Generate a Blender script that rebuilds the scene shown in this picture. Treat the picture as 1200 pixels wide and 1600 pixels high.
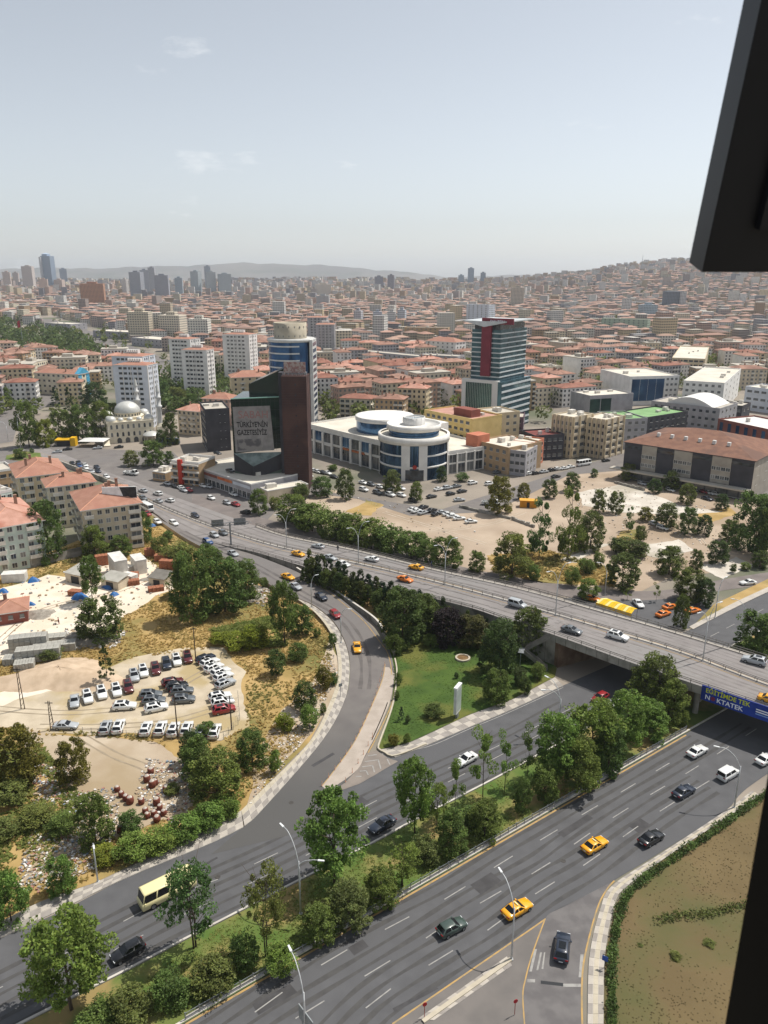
import bpy, math, random
import numpy as np
from mathutils import Vector, Matrix
for o in list(bpy.data.objects): bpy.data.objects.remove(o)
S = bpy.context.scene; COL = S.collection
R = random.Random(11); PI = math.pi; rad = math.radians

# ------------------------------------------------------------------ camera, sky, sun, exposure
H = 80.0; PITCH = rad(17.1); F = 1200.0
cam = bpy.data.cameras.new('camera'); camo = bpy.data.objects.new('camera', cam); COL.objects.link(camo)
cam.sensor_fit = 'VERTICAL'; cam.sensor_height = 36; cam.lens = 27.0; cam.clip_start = 0.05; cam.clip_end = 40000
camo.location = (0, 0, H); camo.rotation_euler = (PI/2 - PITCH, 0, 0); S.camera = camo
cam.dof.use_dof = True; cam.dof.focus_distance = 250; cam.dof.aperture_fstop = 12
SUN_EL = rad(61); SUN_AZ = rad(64)
W = bpy.data.worlds.new('World'); S.world = W; W.use_nodes = True
nt = W.node_tree; nt.nodes.clear(); N = nt.nodes.new; LK = nt.links.new
sky = N('ShaderNodeTexSky'); sky.sky_type = 'NISHITA'; sky.sun_disc = False
sky.sun_elevation = SUN_EL; sky.sun_rotation = SUN_AZ; sky.altitude = 900; sky.air_density = 1.0; sky.dust_density = 2.0; sky.ozone_density = 1.0
hsv = N('ShaderNodeHueSaturation'); hsv.inputs['Saturation'].default_value = 0.38; hsv.inputs['Hue'].default_value = 0.492; hsv.inputs['Value'].default_value = 1.03
tc = N('ShaderNodeTexCoord'); mp = N('ShaderNodeMapping'); mp.inputs['Scale'].default_value = (1.6, 1.6, 5.0); mp.inputs['Location'].default_value = (5.280, 5.795, -0.269)
n1 = N('ShaderNodeTexNoise'); n1.inputs['Scale'].default_value = 3.2; n1.inputs['Detail'].default_value = 9; n1.inputs['Roughness'].default_value = 0.62
r1 = N('ShaderNodeValToRGB'); r1.color_ramp.elements[0].position = 0.595; r1.color_ramp.elements[1].position = 0.74
r1.color_ramp.elements[1].color = (0.65, 0.65, 0.65, 1)
mx = N('ShaderNodeMix'); mx.data_type = 'RGBA'; mx.inputs['B'].default_value = (8.2, 8.3, 8.3, 1)
bg = N('ShaderNodeBackground'); bg.inputs['Strength'].default_value = 0.094; wo = N('ShaderNodeOutputWorld')
LK(tc.outputs['Generated'], mp.inputs['Vector']); LK(mp.outputs[0], n1.inputs['Vector']); LK(n1.outputs['Fac'], r1.inputs[0])
LK(sky.outputs[0], hsv.inputs['Color']); LK(hsv.outputs[0], mx.inputs['A']); LK(r1.outputs[0], mx.inputs['Factor']); LK(mx.outputs['Result'], bg.inputs['Color']); LK(bg.outputs[0], wo.inputs['Surface'])
sl = bpy.data.lights.new('sun', 'SUN'); sl.energy = 3.45; sl.angle = rad(0.5); sl.color = (1.0, 0.95, 0.87)
so = bpy.data.objects.new('sun', sl); COL.objects.link(so)
sdir = Vector((math.sin(SUN_AZ)*math.cos(SUN_EL), math.cos(SUN_AZ)*math.cos(SUN_EL), math.sin(SUN_EL)))
so.rotation_euler = sdir.to_track_quat('Z', 'Y').to_euler(); so.location = (0, 0, 300)
S.view_settings.view_transform = 'Standard'; S.view_settings.look = 'None'; S.view_settings.gamma = 1.0
S.view_settings.use_curve_mapping = False; S.view_settings.exposure = 0.5
S.render.engine = 'CYCLES'; S.cycles.max_bounces = 8; S.cycles.diffuse_bounces = 4; S.cycles.glossy_bounces = 2; S.cycles.transmission_bounces = 4
S.cycles.transparent_max_bounces = 8; S.cycles.volume_bounces = 1; S.cycles.use_denoising = True; S.cycles.use_adaptive_sampling = True

# ------------------------------------------------------------------ surveying helpers: photograph point -> place on the ground
CT, ST = math.cos(PITCH), math.sin(PITCH)
def at(px, py, z=0.0):
    u = (px-600)/F; v = (800-py)/F; k = (z-H)/(v*CT-ST)
    return Vector((u*k, (CT+v*ST)*k, z))
def pix(p):
    z = p[2]-H; d = p[1]*CT - z*ST; w = p[1]*ST + z*CT
    return (600+F*p[0]/d, 800-F*w/d, d)
def hgt_at(py, Y):
    v = (800-py)/F; return H + (v*CT-ST)*Y/(CT+v*ST)
def lerpt(tab, x):
    if x <= tab[0][0]: return tab[0][1]
    for (a, b), (c, d) in zip(tab, tab[1:]):
        if x <= c: return b+(d-b)*(x-a)/(c-a)
    return tab[-1][1]
def sst(a, b, x):
    t = min(1, max(0, (x-a)/(b-a))); return t*t*(3-2*t)
def inpoly(x, y, P):
    c = False; j = len(P)-1
    for i in range(len(P)):
        if (P[i][1] > y) != (P[j][1] > y) and x < (P[j][0]-P[i][0])*(y-P[i][1])/(P[j][1]-P[i][1])+P[i][0]: c = not c
        j = i
    return c
def smooth(pts, n=6):
    out = []; P = [Vector(p) for p in pts]
    for i in range(len(P)-1):
        p0 = P[max(i-1, 0)]; p1 = P[i]; p2 = P[i+1]; p3 = P[min(i+2, len(P)-1)]
        for k in range(n):
            t = k/n
            out.append(0.5*((2*p1)+(p2-p0)*t+(2*p0-5*p1+4*p2-p3)*t*t+(3*p1-p0-3*p2+p3)*t**3))
    out.append(P[-1]); return out
def resample(pts, n):
    P = [Vector(p) for p in pts]; L = [0]
    for a, b in zip(P, P[1:]): L.append(L[-1]+(b-a).length)
    out = []; j = 0
    for k in range(n):
        s = L[-1]*k/(n-1)
        while j < len(L)-2 and L[j+1] < s: j += 1
        t = (s-L[j])/max(L[j+1]-L[j], 1e-6); out.append(P[j].lerp(P[j+1], min(1, t)))
    return out
def length(P): return sum((b-a).length for a, b in zip(P, P[1:]))
def ragged(poly, amp, lev=3, seed=1):
    r = random.Random(seed); P = [Vector(p) for p in poly]
    for l in range(lev):
        Q = []
        for i in range(len(P)):
            a = P[i]; b = P[(i+1) % len(P)]; d = b-a; nrm = Vector((-d.y, d.x, 0)); Q += [a, (a+b)/2+nrm*r.uniform(-amp, amp)]
        P = Q
    return P
# ------------------------------------------------------------------ materials
def lin(h):
    h = h.lstrip('#'); c = [int(h[i:i+2], 16)/255 for i in (0, 2, 4)]
    return tuple(x/12.92 if x < .04045 else ((x+.055)/1.055)**2.4 for x in c)+(1,)
MATS = {}
def mat(name, c1, c2=None, scale=1.0, rough=.85, metal=0.0, spec=.3, detail=5.0, lo=.38, hi=.62, bump=0.0, bscale=None, c3=None, s3=None, world=False, coat=0.0, trans=0.0, attr=None, rnd=None, rlo=.55, rhi=1.0):
    if name in MATS: return MATS[name]
    m = bpy.data.materials.new(name); m.use_nodes = True; t = m.node_tree; b = t.nodes['Principled BSDF']
    c1 = lin(c1) if isinstance(c1, str) else tuple(c1)+(1,)*(4-len(c1))
    b.inputs['Base Color'].default_value = c1; b.inputs['Roughness'].default_value = rough; b.inputs['Metallic'].default_value = metal
    b.inputs['Specular IOR Level'].default_value = spec; b.inputs['Coat Weight'].default_value = coat
    src = None
    if c2 is not None or bump:
        if world: g = t.nodes.new('ShaderNodeNewGeometry'); vec = g.outputs['Position']
        else: g = t.nodes.new('ShaderNodeTexCoord'); vec = g.outputs['Object']
    def noise(sc, det):
        n = t.nodes.new('ShaderNodeTexNoise'); n.inputs['Scale'].default_value = sc; n.inputs['Detail'].default_value = det; t.links.new(vec, n.inputs['Vector']); return n
    def mixc(fac, a, bcol):
        x = t.nodes.new('ShaderNodeMix'); x.data_type = 'RGBA'; t.links.new(fac, x.inputs['Factor'])
        for k, q in (('A', a), ('B', bcol)):
            if isinstance(q, tuple): x.inputs[k].default_value = q
            else: t.links.new(q, x.inputs[k])
        return x.outputs['Result']
    def ramp(o, l, h):
        r = t.nodes.new('ShaderNodeMapRange'); r.inputs['From Min'].default_value = l; r.inputs['From Max'].default_value = h; t.links.new(o, r.inputs['Value']); return r.outputs['Result']
    if c2 is not None:
        c2 = lin(c2) if isinstance(c2, str) else tuple(c2)+(1,)*(4-len(c2))
        src = mixc(ramp(noise(scale, detail).outputs['Fac'], lo, hi), c1, c2)
        if c3 is not None:
            c3 = lin(c3) if isinstance(c3, str) else tuple(c3)+(1,)*(4-len(c3))
            src = mixc(ramp(noise(s3 or scale*.3, 6).outputs['Fac'], .5, .62), src, c3)
    if rnd:
        oi = t.nodes.new('ShaderNodeObjectInfo'); src = mixc(ramp(oi.outputs['Random'], rlo, rhi), src if src is not None else c1, lin(rnd))
    if attr:
        a = t.nodes.new('ShaderNodeAttribute'); a.attribute_name = attr
        x = t.nodes.new('ShaderNodeMix'); x.data_type = 'RGBA'; x.blend_type = 'MULTIPLY'; x.inputs['Factor'].default_value = 1
        if src is None: x.inputs['A'].default_value = c1
        else: t.links.new(src, x.inputs['A'])
        t.links.new(a.outputs['Color'], x.inputs['B']); src = x.outputs['Result']
    if src is not None: t.links.new(src, b.inputs['Base Color'])
    if bump:
        bp = t.nodes.new('ShaderNodeBump'); bp.inputs['Strength'].default_value = min(1, bump); bp.inputs['Distance'].default_value = bump*.2
        t.links.new(noise(bscale or scale*4, 4).outputs['Fac'], bp.inputs['Height']); t.links.new(bp.outputs[0], b.inputs['Normal'])
    if trans:
        tr = t.nodes.new('ShaderNodeBsdfTranslucent'); ms = t.nodes.new('ShaderNodeMixShader'); ms.inputs[0].default_value = trans
        if src is not None: t.links.new(src, tr.inputs['Color'])
        else: tr.inputs['Color'].default_value = c1
        t.links.new(b.outputs[0], ms.inputs[1]); t.links.new(tr.outputs[0], ms.inputs[2]); t.links.new(ms.outputs[0], t.nodes['Material Output'].inputs['Surface'])
    MATS[name] = m; return m
# ------------------------------------------------------------------ mesh builder
class MB:
    def __init__(s): s.v = []; s.f = []; s.m = []
    def add(s, vs, fs, m=0):
        b = len(s.v); s.v += [tuple(v) for v in vs]; s.f += [tuple(i+b for i in f) for f in fs]; s.m += [m]*len(fs); return s
    def poly(s, pts, m=0): return s.add(pts, [tuple(range(len(pts)))], m)
    def box(s, x0, x1, y0, y1, z0, z1, m=0, rz=0, c=None):
        vs = [(x, y, z) for z in (z0, z1) for x, y in ((x0, y0), (x1, y0), (x1, y1), (x0, y1))]
        if rz:
            cx, cy = c or ((x0+x1)/2, (y0+y1)/2); k, q = math.cos(rz), math.sin(rz)
            vs = [(cx+(x-cx)*k-(y-cy)*q, cy+(x-cx)*q+(y-cy)*k, z) for x, y, z in vs]
        return s.add(vs, [(3, 2, 1, 0), (4, 5, 6, 7), (0, 1, 5, 4), (1, 2, 6, 5), (2, 3, 7, 6), (3, 0, 4, 7)], m)
    def prism(s, P, z0, z1, m=0, mt=None):
        n = len(P); vs = [(p[0], p[1], z0) for p in P]+[(p[0], p[1], z1) for p in P]
        s.add(vs, [(i, (i+1) % n, n+(i+1) % n, n+i) for i in range(n)], m)
        s.add([(p[0], p[1], z1) for p in P], [tuple(range(n))], m if mt is None else mt)
        return s.add([(p[0], p[1], z0) for p in P], [tuple(range(n))[::-1]], m)
    def slab(s, q, t, m=0):                       # a quad given thickness along its normal
        q = [Vector(p) for p in q]; n = (q[1]-q[0]).cross(q[3]-q[0]).normalized()*t
        vs = q+[p+n for p in q]
        return s.add(vs, [(3, 2, 1, 0), (4, 5, 6, 7), (0, 1, 5, 4), (1, 2, 6, 5), (2, 3, 7, 6), (3, 0, 4, 7)], m)
    def tube(s, P, r0, r1=None, n=6, m=0, cap=True):
        P = [Vector(p) for p in P]; r1 = r0 if r1 is None else r1; b = len(s.v); k = len(P)
        for i, p in enumerate(P):
            d = (P[min(i+1, k-1)]-P[max(i-1, 0)]).normalized(); a = Vector((0, 0, 1)) if abs(d.z) < .9 else Vector((1, 0, 0))
            u = d.cross(a).normalized(); w = d.cross(u); r = r0+(r1-r0)*i/max(1, k-1)
            s.v += [tuple(p+u*math.cos(2*PI*j/n)*r+w*math.sin(2*PI*j/n)*r) for j in range(n)]
        for i in range(k-1):
            for j in range(n):
                s.f.append((b+i*n+j, b+i*n+(j+1) % n, b+(i+1)*n+(j+1) % n, b+(i+1)*n+j)); s.m.append(m)
        if cap:
            s.f += [tuple(b+j for j in range(n))[::-1], tuple(b+(k-1)*n+j for j in range(n))]; s.m += [m, m]
        return s
    def lathe(s, prof, n=24, cx=0, cy=0, m=0, a0=0, a1=2*PI):
        b = len(s.v); full = abs(a1-a0-2*PI) < 1e-6; c = n if full else n+1
        for r, z in prof: s.v += [(cx+r*math.cos(a0+(a1-a0)*j/n), cy+r*math.sin(a0+(a1-a0)*j/n), z) for j in range(c)]
        for i in range(len(prof)-1):
            for j in range(n):
                q = (j+1) % c; s.f.append((b+i*c+j, b+i*c+q, b+(i+1)*c+q, b+(i+1)*c+j)); s.m.append(m)
        return s
    def strip(s, A, B, m=0):
        n = len(A); return s.add(list(A)+list(B), [(i, i+1, n+i+1, n+i) for i in range(n-1)], m)
    def mesh(s, name, mats, sm=False):
        me = bpy.data.meshes.new(name); me.from_pydata(s.v, [], s.f)
        for m in (mats if isinstance(mats, (list, tuple)) else [mats]): me.materials.append(m)
        if any(s.m): me.polygons.foreach_set('material_index', s.m)
        if sm: me.polygons.foreach_set('use_smooth', [True]*len(s.f))
        me.update(); return me
    def build(s, name, mats, parent=None, sm=False, **kw): return ob(name, s.mesh(name, mats, sm), parent, **kw)
def ob(name, data, parent=None, loc=None, rz=0, scale=None, kind=None):
    o = bpy.data.objects.new(name, data); COL.objects.link(o)
    if parent is not None: o.parent = parent
    if loc is not None: o.location = loc
    if rz: o.rotation_euler = (0, 0, rz)
    if scale is not None: o.scale = scale
    if kind: o['kind'] = kind
    return o
def tag(o, label=None, cat=None, group=None, kind=None):
    if label: o['label'] = label
    if cat: o['category'] = cat
    if group: o['group'] = group
    if kind: o['kind'] = kind
    return o
def root(name, label, cat, loc=(0, 0, 0), rz=0, group=None, scale=None):
    return tag(ob(name, None, None, loc, rz, scale), label, cat, group)
def inst(parts, name, label, cat, loc, rz=0, scale=None, group=None, over={}):
    """a thing made of shared meshes; parts: (name, mesh, place, key, kind, subparts)"""
    r = root(name, label, cat, loc, rz, group, scale)
    def put(ps, par):
        for p in ps:
            o = ob(p[0], p[1], par, p[2], kind=p[4] if len(p) > 4 else None)
            for i, key in enumerate(p[3] if isinstance(p[3], (tuple, list)) else [p[3]]):
                if key in over: o.material_slots[i].link = 'OBJECT'; o.material_slots[i].material = over[key]
            if len(p) > 5: put(p[5], o)
    put(parts, r); return r
ONES = 'zeroth first second third fourth fifth sixth seventh eighth ninth tenth eleventh twelfth thirteenth fourteenth fifteenth sixteenth seventeenth eighteenth nineteenth'.split()
TENS = 'x x twenty thirty forty fifty sixty seventy eighty ninety'.split()
def ordn(n):
    if n < 20: return ONES[n]
    if n < 100: return TENS[n//10][:-1]+'ieth' if n % 10 == 0 else TENS[n//10]+'-'+ONES[n % 10]
    return 'hundred-and-'+ordn(n-100) if n > 100 else 'hundredth'
LANDMARKS = [((210, 640), 'the domed mosque'), ((405, 690), 'the poster-covered glass block'), ((455, 560), 'the round blue glass tower'), ((640, 700), 'the white rotunda mall'), ((772, 560), 'the red-striped tower'),
 ((712, 640), 'the yellow office block'), ((910, 680), 'the beige ribbed offices'), ((1000, 655), 'the green-roofed block'), ((1090, 715), 'the long brown-roofed hall'), ((1050, 595), 'the white hospital-like block'), ((150, 820), 'the billboard-topped apartments'),
 ((215, 610), 'the blue-grey tower slab'), ((320, 580), 'the white tower slabs'), ((510, 530), 'the twin grey slabs'), ((714, 1100), 'the totem sign on the lawn'), ((970, 945), 'the yellow striped canopy'), ((185, 870), 'the white containers'),
 ((560, 1000), 'the curving slip road'), ((230, 1260), 'the rubbish dump'), ((240, 1070), 'the car lot'), ((860, 1010), 'the bridge abutment'), ((1150, 1100), 'the blue bridge banner'), ((630, 1380), 'the grassy median'), ((720, 800), 'the bare dirt lot'),
 ((80, 430), 'the curved skyline tower'), ((1050, 470), 'the dark twin hillside tower'), ((250, 440), 'the far slab towers'), ((620, 440), 'the dark far blocks'), ((735, 430), 'the far spike tower'), ((30, 690), 'the roundabout'), ((880, 830), 'the tall poplars'), ((1160, 830), 'the dense dark grove'), ((600, 560), 'the long grey school'), ((100, 590), 'the turquoise-gabled house'), ((930, 500), 'the pale green block'), ((1150, 640), 'the red brick building')]
PENDING = []
def later(o, desc): PENDING.append((o, desc)); return o
def label_all():
    dist = []
    for o, d in PENDING:
        w = o.location; x, y, _ = pix((w[0], w[1], w[2]+2)); k = min(range(len(LANDMARKS)), key=lambda i: (LANDMARKS[i][0][0]-x)**2+(LANDMARKS[i][0][1]-y)**2)
        lx, ly = LANDMARKS[k][0]; dx, dy = x-lx, y-ly
        rel = ('behind' if dy < 0 else 'in front of') if abs(dy) > abs(dx)*.6 else 'beside'
        dist.append((math.hypot(dx, dy), o, d, rel, LANDMARKS[k][1]))
    dist.sort(key=lambda t: t[0]); cnt = {}; tot = {}
    for _, o, d, rel, lm in dist: tot[(d, rel, lm)] = tot.get((d, rel, lm), 0)+1
    for _, o, d, rel, lm in dist:
        c = cnt[(d, rel, lm)] = cnt.get((d, rel, lm), 0)+1
        o['label'] = f'{d} {rel} {lm}' if tot[(d, rel, lm)] == 1 else f'{d}, {ordn(c)} {"out " if rel=="beside" else ""}{rel if rel!="beside" else "beside"} {lm}'.replace('out beside', 'out beside')
# ------------------------------------------------------------------ the ground
def hill(x, y):
    u = x/max(y, 1.0)
    h = 36*sst(1700, 4200, y)
    h += 92*sst(1350, 3300, y)*sst(.10, .38, u)*(1+.12*math.sin(x*.004+1)+.08*math.sin(x*.011))
    return h+ (5*math.sin(x*.003+y*.002)*sst(1500, 2500, y))
m_asph = mat('asphalt_dark', '#515153', '#5c5c5e', .35, .9, lo=.3, hi=.7, c3='#575759', s3=.05, world=True, bump=.12, bscale=6)
m_asph2 = mat('asphalt_worn', '#6a6563', '#78736f', .25, .9, lo=.3, hi=.7, c3='#706c6a', s3=.04, world=True)
m_deck = mat('asphalt_pale', '#7d7876', '#8a8583', .2, .9, lo=.3, hi=.7, c3='#83807e', s3=.03, world=True)
m_front = mat('asphalt_brownish', '#6d6663', '#7b736f', .2, .9, world=True)
m_ground = mat('city_ground', '#7c746b', '#948a7e', .03, .95, world=True, c3='#5f6350', s3=.012)
m_dry = mat('dry_grass_ground', '#9a8150', '#ae9362', .16, .95, c3='#6f6c3d', s3=.045, world=True, bump=.3, bscale=1.5)
m_dirt = mat('pale_dirt', '#a4937e', '#b6a894', .12, .95, c3='#9b8a70', s3=.035, world=True, bump=.15, bscale=1)
m_dirt2 = mat('stone_dust', '#d0c2ae', '#dccfbe', .2, .95, world=True)
m_gravel = mat('car_lot_gravel', '#ada08b', '#bfb29c', .25, .95, c3='#a59470', s3=.09, world=True)
m_lot = mat('bare_lot', '#a08f7d', '#b09f8c', .07, .95, c3='#988672', s3=.03, world=True)
m_conc = mat('pale_concrete_ground', '#b8b0a4', '#cbc4b9', .15, .9, c3='#a79f90', s3=.05, world=True)
m_lawn = mat('lawn_ground', '#3a501e', '#475d25', .25, .95, c3='#62642f', s3=.09, world=True)
m_field = mat('dry_field', '#63553a', '#6d5e41', .12, .95, c3='#565534', s3=.06, world=True, bump=.2, bscale=1)
m_median = mat('median_ground', '#66703a', '#4f662c', .25, .95, c3='#8d7b4f', s3=.12, world=True)
m_slab = [mat('paving_light', '#a9a299', '#b3aca2', .8, .9, world=True), mat('paving_grey', '#8c8680', '#96908a', .8, .9, world=True), mat('paving_cream', '#aea593', '#b8af9d', .8, .9, world=True)]
m_kerb = mat('kerb_concrete', '#b4aea6', '#c5c0b8', .5, .9, world=True)
m_white = mat('road_paint_white', '#989692', '#7c7a77', 1.2, .8, world=True, lo=.45, hi=.75)
m_yel = mat('road_paint_yellow', '#b08f58', '#8f7f62', 1.0, .8, world=True, lo=.4, hi=.7)
m_pav = mat('hatched_paving', '#a0958a', '#aca196', .4, .9, world=True)
m_steel = mat('galvanised_steel', '#9a9ea2', '#868a8e', 2, .5, .6)
m_lamp = mat('lamp_paint', '#c6c8c9', '#b5b8ba', 1, .5, .2)
m_concw = mat('concrete_wall', '#8a867e', '#a29d94', .5, .9, c3='#6b6860', s3=.2, world=True)
m_dark = mat('dark_metal', '#26282b', None, rough=.5)

ys = [-400, -100, 0, 150, 400, 800, 1100]+list(range(1300, 5000, 110))+[5300, 6000, 7000, 9000, 12000]
us = [-1.6, -1.1, -.8]+[-.65+.026*i for i in range(51)]+[.8, 1.1, 1.6]
mb = MB()
for y in ys:
    for u in us:
        x = u*max(y, 900); mb.v.append((x, y, hill(x, y) if y > 0 else 0))
n = len(us)
for j in range(len(ys)-1):
    for i in range(n-1): mb.f.append((j*n+i, j*n+i+1, (j+1)*n+i+1, (j+1)*n+i)); mb.m.append(0)
tag(mb.build('ground', m_ground, sm=True), kind='structure')
# far mountain ridges
m_mtn = mat('mountain', '#57524d', '#655f57', .0008, .95, world=True, c3='#4d4d42', s3=.0025)
for name, Y, prof in (('mountain', 10500, [(-400, 428), (0, 421), (100, 419), (200, 419), (260, 417), (340, 414), (400, 411), (450, 412), (520, 415), (600, 422), (640, 426), (690, 434), (740, 431), (800, 430), (900, 434), (1600, 434)]),
                      ('mountain', 11800, [(-500, 425), (-100, 417), (40, 420), (300, 425), (700, 433), (1600, 433)])):
    mb = MB(); rows = []; P = []
    for k in range(181):
        px = -400+2000*k/180; top = hgt_at(lerpt(prof, px)-1.2*math.sin(k*.9)*math.sin(k*.37)-.6*math.sin(k*2.1), Y); x = (px-600)/F*Y*1.05
        P.append([(x*(1+d), Y+Y*d, 2+(top-2)*f+12*math.sin(k*.8+j)*(0 < f < 1)) for j, (d, f) in enumerate(((-.16, 0), (-.09, .3), (-.05, .62), (-.02, .9), (0, 1), (.05, .7), (.1, 0)))])
    for row in P: mb.v += row
    for k in range(180):
        for j in range(6): mb.f.append((k*7+j, k*7+7+j, k*7+8+j, k*7+1+j)); mb.m.append(0)
    tag(mb.build(name, m_mtn, sm=True), kind='structure')

def sheet(name, px, m, z, rag=0, kind='structure', lev=3, seed=3):
    P = [at(*p) for p in px]
    if rag: P = ragged(P, rag, lev, seed)
    mb = MB(); mb.poly([(p.x, p.y, z) for p in P], 0); o = mb.build(name, m)
    # keep the sheet facing up
    if o.data.polygons[0].normal.z < 0: o.data.flip_normals()
    return tag(o, kind=kind)
def strip_px(name, A, B, m, z=0.05, n=60, zf=None, parent=None, kind='structure', sm=5):
    f = zf or (lambda p: z)
    a = resample(smooth([at(p[0], p[1], f(p)) for p in A], sm), n); b = resample(smooth([at(p[0], p[1], f(p)) for p in B], sm), n)
    mb = MB(); mb.strip(b, a); o = mb.build(name, m, parent)
    if parent is None: tag(o, kind=kind)
    return o, a, b
# lots and verges
sheet('dry_grass_field', [(-60, 905), (60, 870), (230, 800), (330, 862), (400, 905), (470, 935), (525, 985), (530, 1057), (513, 1103), (483, 1160), (400, 1243), (377, 1272), (333, 1290), (153, 1377), (0, 1440), (-80, 1478)], m_dry, .02)
sheet('stone_yard_ground', [(-20, 925), (75, 898), (120, 905), (160, 885), (225, 872), (250, 888), (282, 915), (225, 945), (195, 962), (170, 990), (160, 1005), (105, 1015), (60, 1010), (-20, 1040)], m_dirt2, .05, .09)
sheet('car_lot_ground', [(-30, 1082), (60, 1075), (130, 1062), (200, 1030), (290, 1012), (350, 1012), (385, 1050), (380, 1100), (390, 1135), (345, 1158), (200, 1145), (100, 1146), (-30, 1132)], m_gravel, .06, .06)
sheet('sand_patch', [(-30, 1090), (40, 1070), (60, 1045), (90, 1035), (150, 1042), (160, 1058), (120, 1075), (30, 1092), (-30, 1115)], m_dirt2, .08, .08)
sheet('dump_ground', [(40, 1140), (150, 1150), (250, 1163), (300, 1200), (305, 1250), (285, 1275), (215, 1300), (120, 1330), (60, 1370), (30, 1380), (70, 1310), (120, 1240), (80, 1190), (40, 1170)], m_dirt, .07, .1)
sheet('bare_slope', [(440, 1110), (500, 1050), (515, 1000), (528, 1030), (524, 1090), (470, 1165), (385, 1262), (395, 1210)], m_dirt, .07, .05)
sheet('bare_dirt_lot', [(432, 790), (470, 770), (520, 765), (600, 790), (690, 800), (760, 795), (800, 765), (900, 738), (980, 735), (1260, 800), (1260, 870), (1040, 905), (1000, 925), (830, 915), (720, 885), (640, 865), (560, 838), (480, 812)], m_lot, .03, .03)
sheet('dry_grass_patch', [(540, 800), (570, 780), (600, 790), (580, 806)], m_dry, .06, .15)
sheet('dry_grass_patch', [(760, 868), (850, 860), (900, 870), (960, 890), (960, 918), (830, 908), (770, 895)], m_dry, .06, .1)
sheet('dry_grass_patch', [(1080, 800), (1140, 790), (1150, 805), (1110, 818)], m_dry, .06, .12)
sheet('dry_grass_patch', [(970, 830), (1000, 825), (1000, 845), (960, 850)], m_dry, .06, .12)
sheet('concrete_slab_ground', [(900, 770), (975, 755), (1060, 790), (1130, 800), (1050, 805), (960, 800), (910, 790)], m_conc, .07, .06)
sheet('concrete_slab_ground', [(1010, 850), (1060, 843), (1085, 860), (1040, 875), (1010, 868)], m_conc, .07, .08)
sheet('concrete_slab_ground', [(875, 875), (930, 850), (955, 850), (900, 880)], m_conc, .07, .08)
sheet('concrete_slab_ground', [(1090, 885), (1150, 870), (1180, 885), (1130, 905)], m_conc, .07, .08)
sheet('mall_forecourt', [(425, 765), (470, 735), (520, 770), (600, 783), (690, 796), (790, 765), (960, 712), (1010, 700), (1240, 770), (1240, 795), (975, 735), (890, 742), (770, 800), (640, 806), (560, 780), (500, 772), (430, 800)], m_asph2, .05)
sheet('junction_plaza', [(-60, 715), (60, 690), (160, 702), (270, 706), (300, 735), (420, 775), (430, 800), (400, 830), (300, 797), (200, 757), (90, 730), (-60, 760)], m_asph2, .04)
sheet('road', [(-80, 705), (-80, 650), (0, 628), (60, 610), (140, 598), (150, 612), (80, 632), (30, 655), (20, 690)], m_asph2, .03)
sheet('boulevard', [(40, 498), (75, 497), (150, 520), (290, 572), (240, 588), (130, 535)], m_asph2, .03)
sheet('roundabout_island', [(10, 712), (35, 705), (62, 708), (66, 716), (30, 720), (8, 718)], m_median, .14, .05)
sheet('field', [(943, 1640), (945, 1493), (962, 1413), (980, 1390), (1040, 1338), (1147, 1270), (1187, 1242), (1260, 1200), (1700, 1200), (1700, 1700)], m_field, .03)
# lower road, near carriageway
NE = [(190, 1655), (290, 1597), (400, 1533), (627, 1402), (800, 1302), (1072, 1145), (1300, 1015)]
SE = [(560, 1640), (613, 1600), (800, 1472), (957, 1377), (1030, 1333), (1133, 1267), (1193, 1213), (1420, 1075)]
road1, a1, b1 = strip_px('road', NE, SE, m_asph, .05, 90)
# exit ramp and traffic island
RL = [(870, 1422), (852, 1435), (832, 1490), (821, 1530), (817, 1560), (823, 1640)]; RR = [(960, 1376), (948, 1390), (933, 1420), (914, 1493), (909, 1547), (911, 1640)]
ramp, _, _ = strip_px('exit_ramp', RL, RR, mat('asphalt_ramp', '#605d5d', '#6d6a69', .5, .9, world=True), .07, 40)
sheet('traffic_island', [(852, 1436), (832, 1490), (821, 1530), (817, 1560), (823, 1640), (560, 1640), (613, 1601), (800, 1473)], mat('island_asphalt', '#686461', '#726d69', .3, .9, world=True), .075)
# far carriageway
FN = [(-120, 1526), (0, 1466), (93, 1425), (200, 1371), (327, 1319), (367, 1300), (480, 1240), (590, 1176), (667, 1164), (733, 1136), (800, 1108), (880, 1071), (1077, 984), (1200, 924), (1380, 840)]
FS = [(-120, 1680), (40, 1598), (200, 1517), (273, 1478), (357, 1435), (453, 1385), (567, 1327), (673, 1270), (800, 1204), (950, 1120), (1070, 1050), (1240, 960), (1450, 850)]
road2, a2, b2 = strip_px('road', FN, FS, m_asph, .045, 110)
# median
strip_px('median_strip', FS, NE[:-1]+[(1300, 1015), (1500, 905)], m_median, .16, 80)
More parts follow.
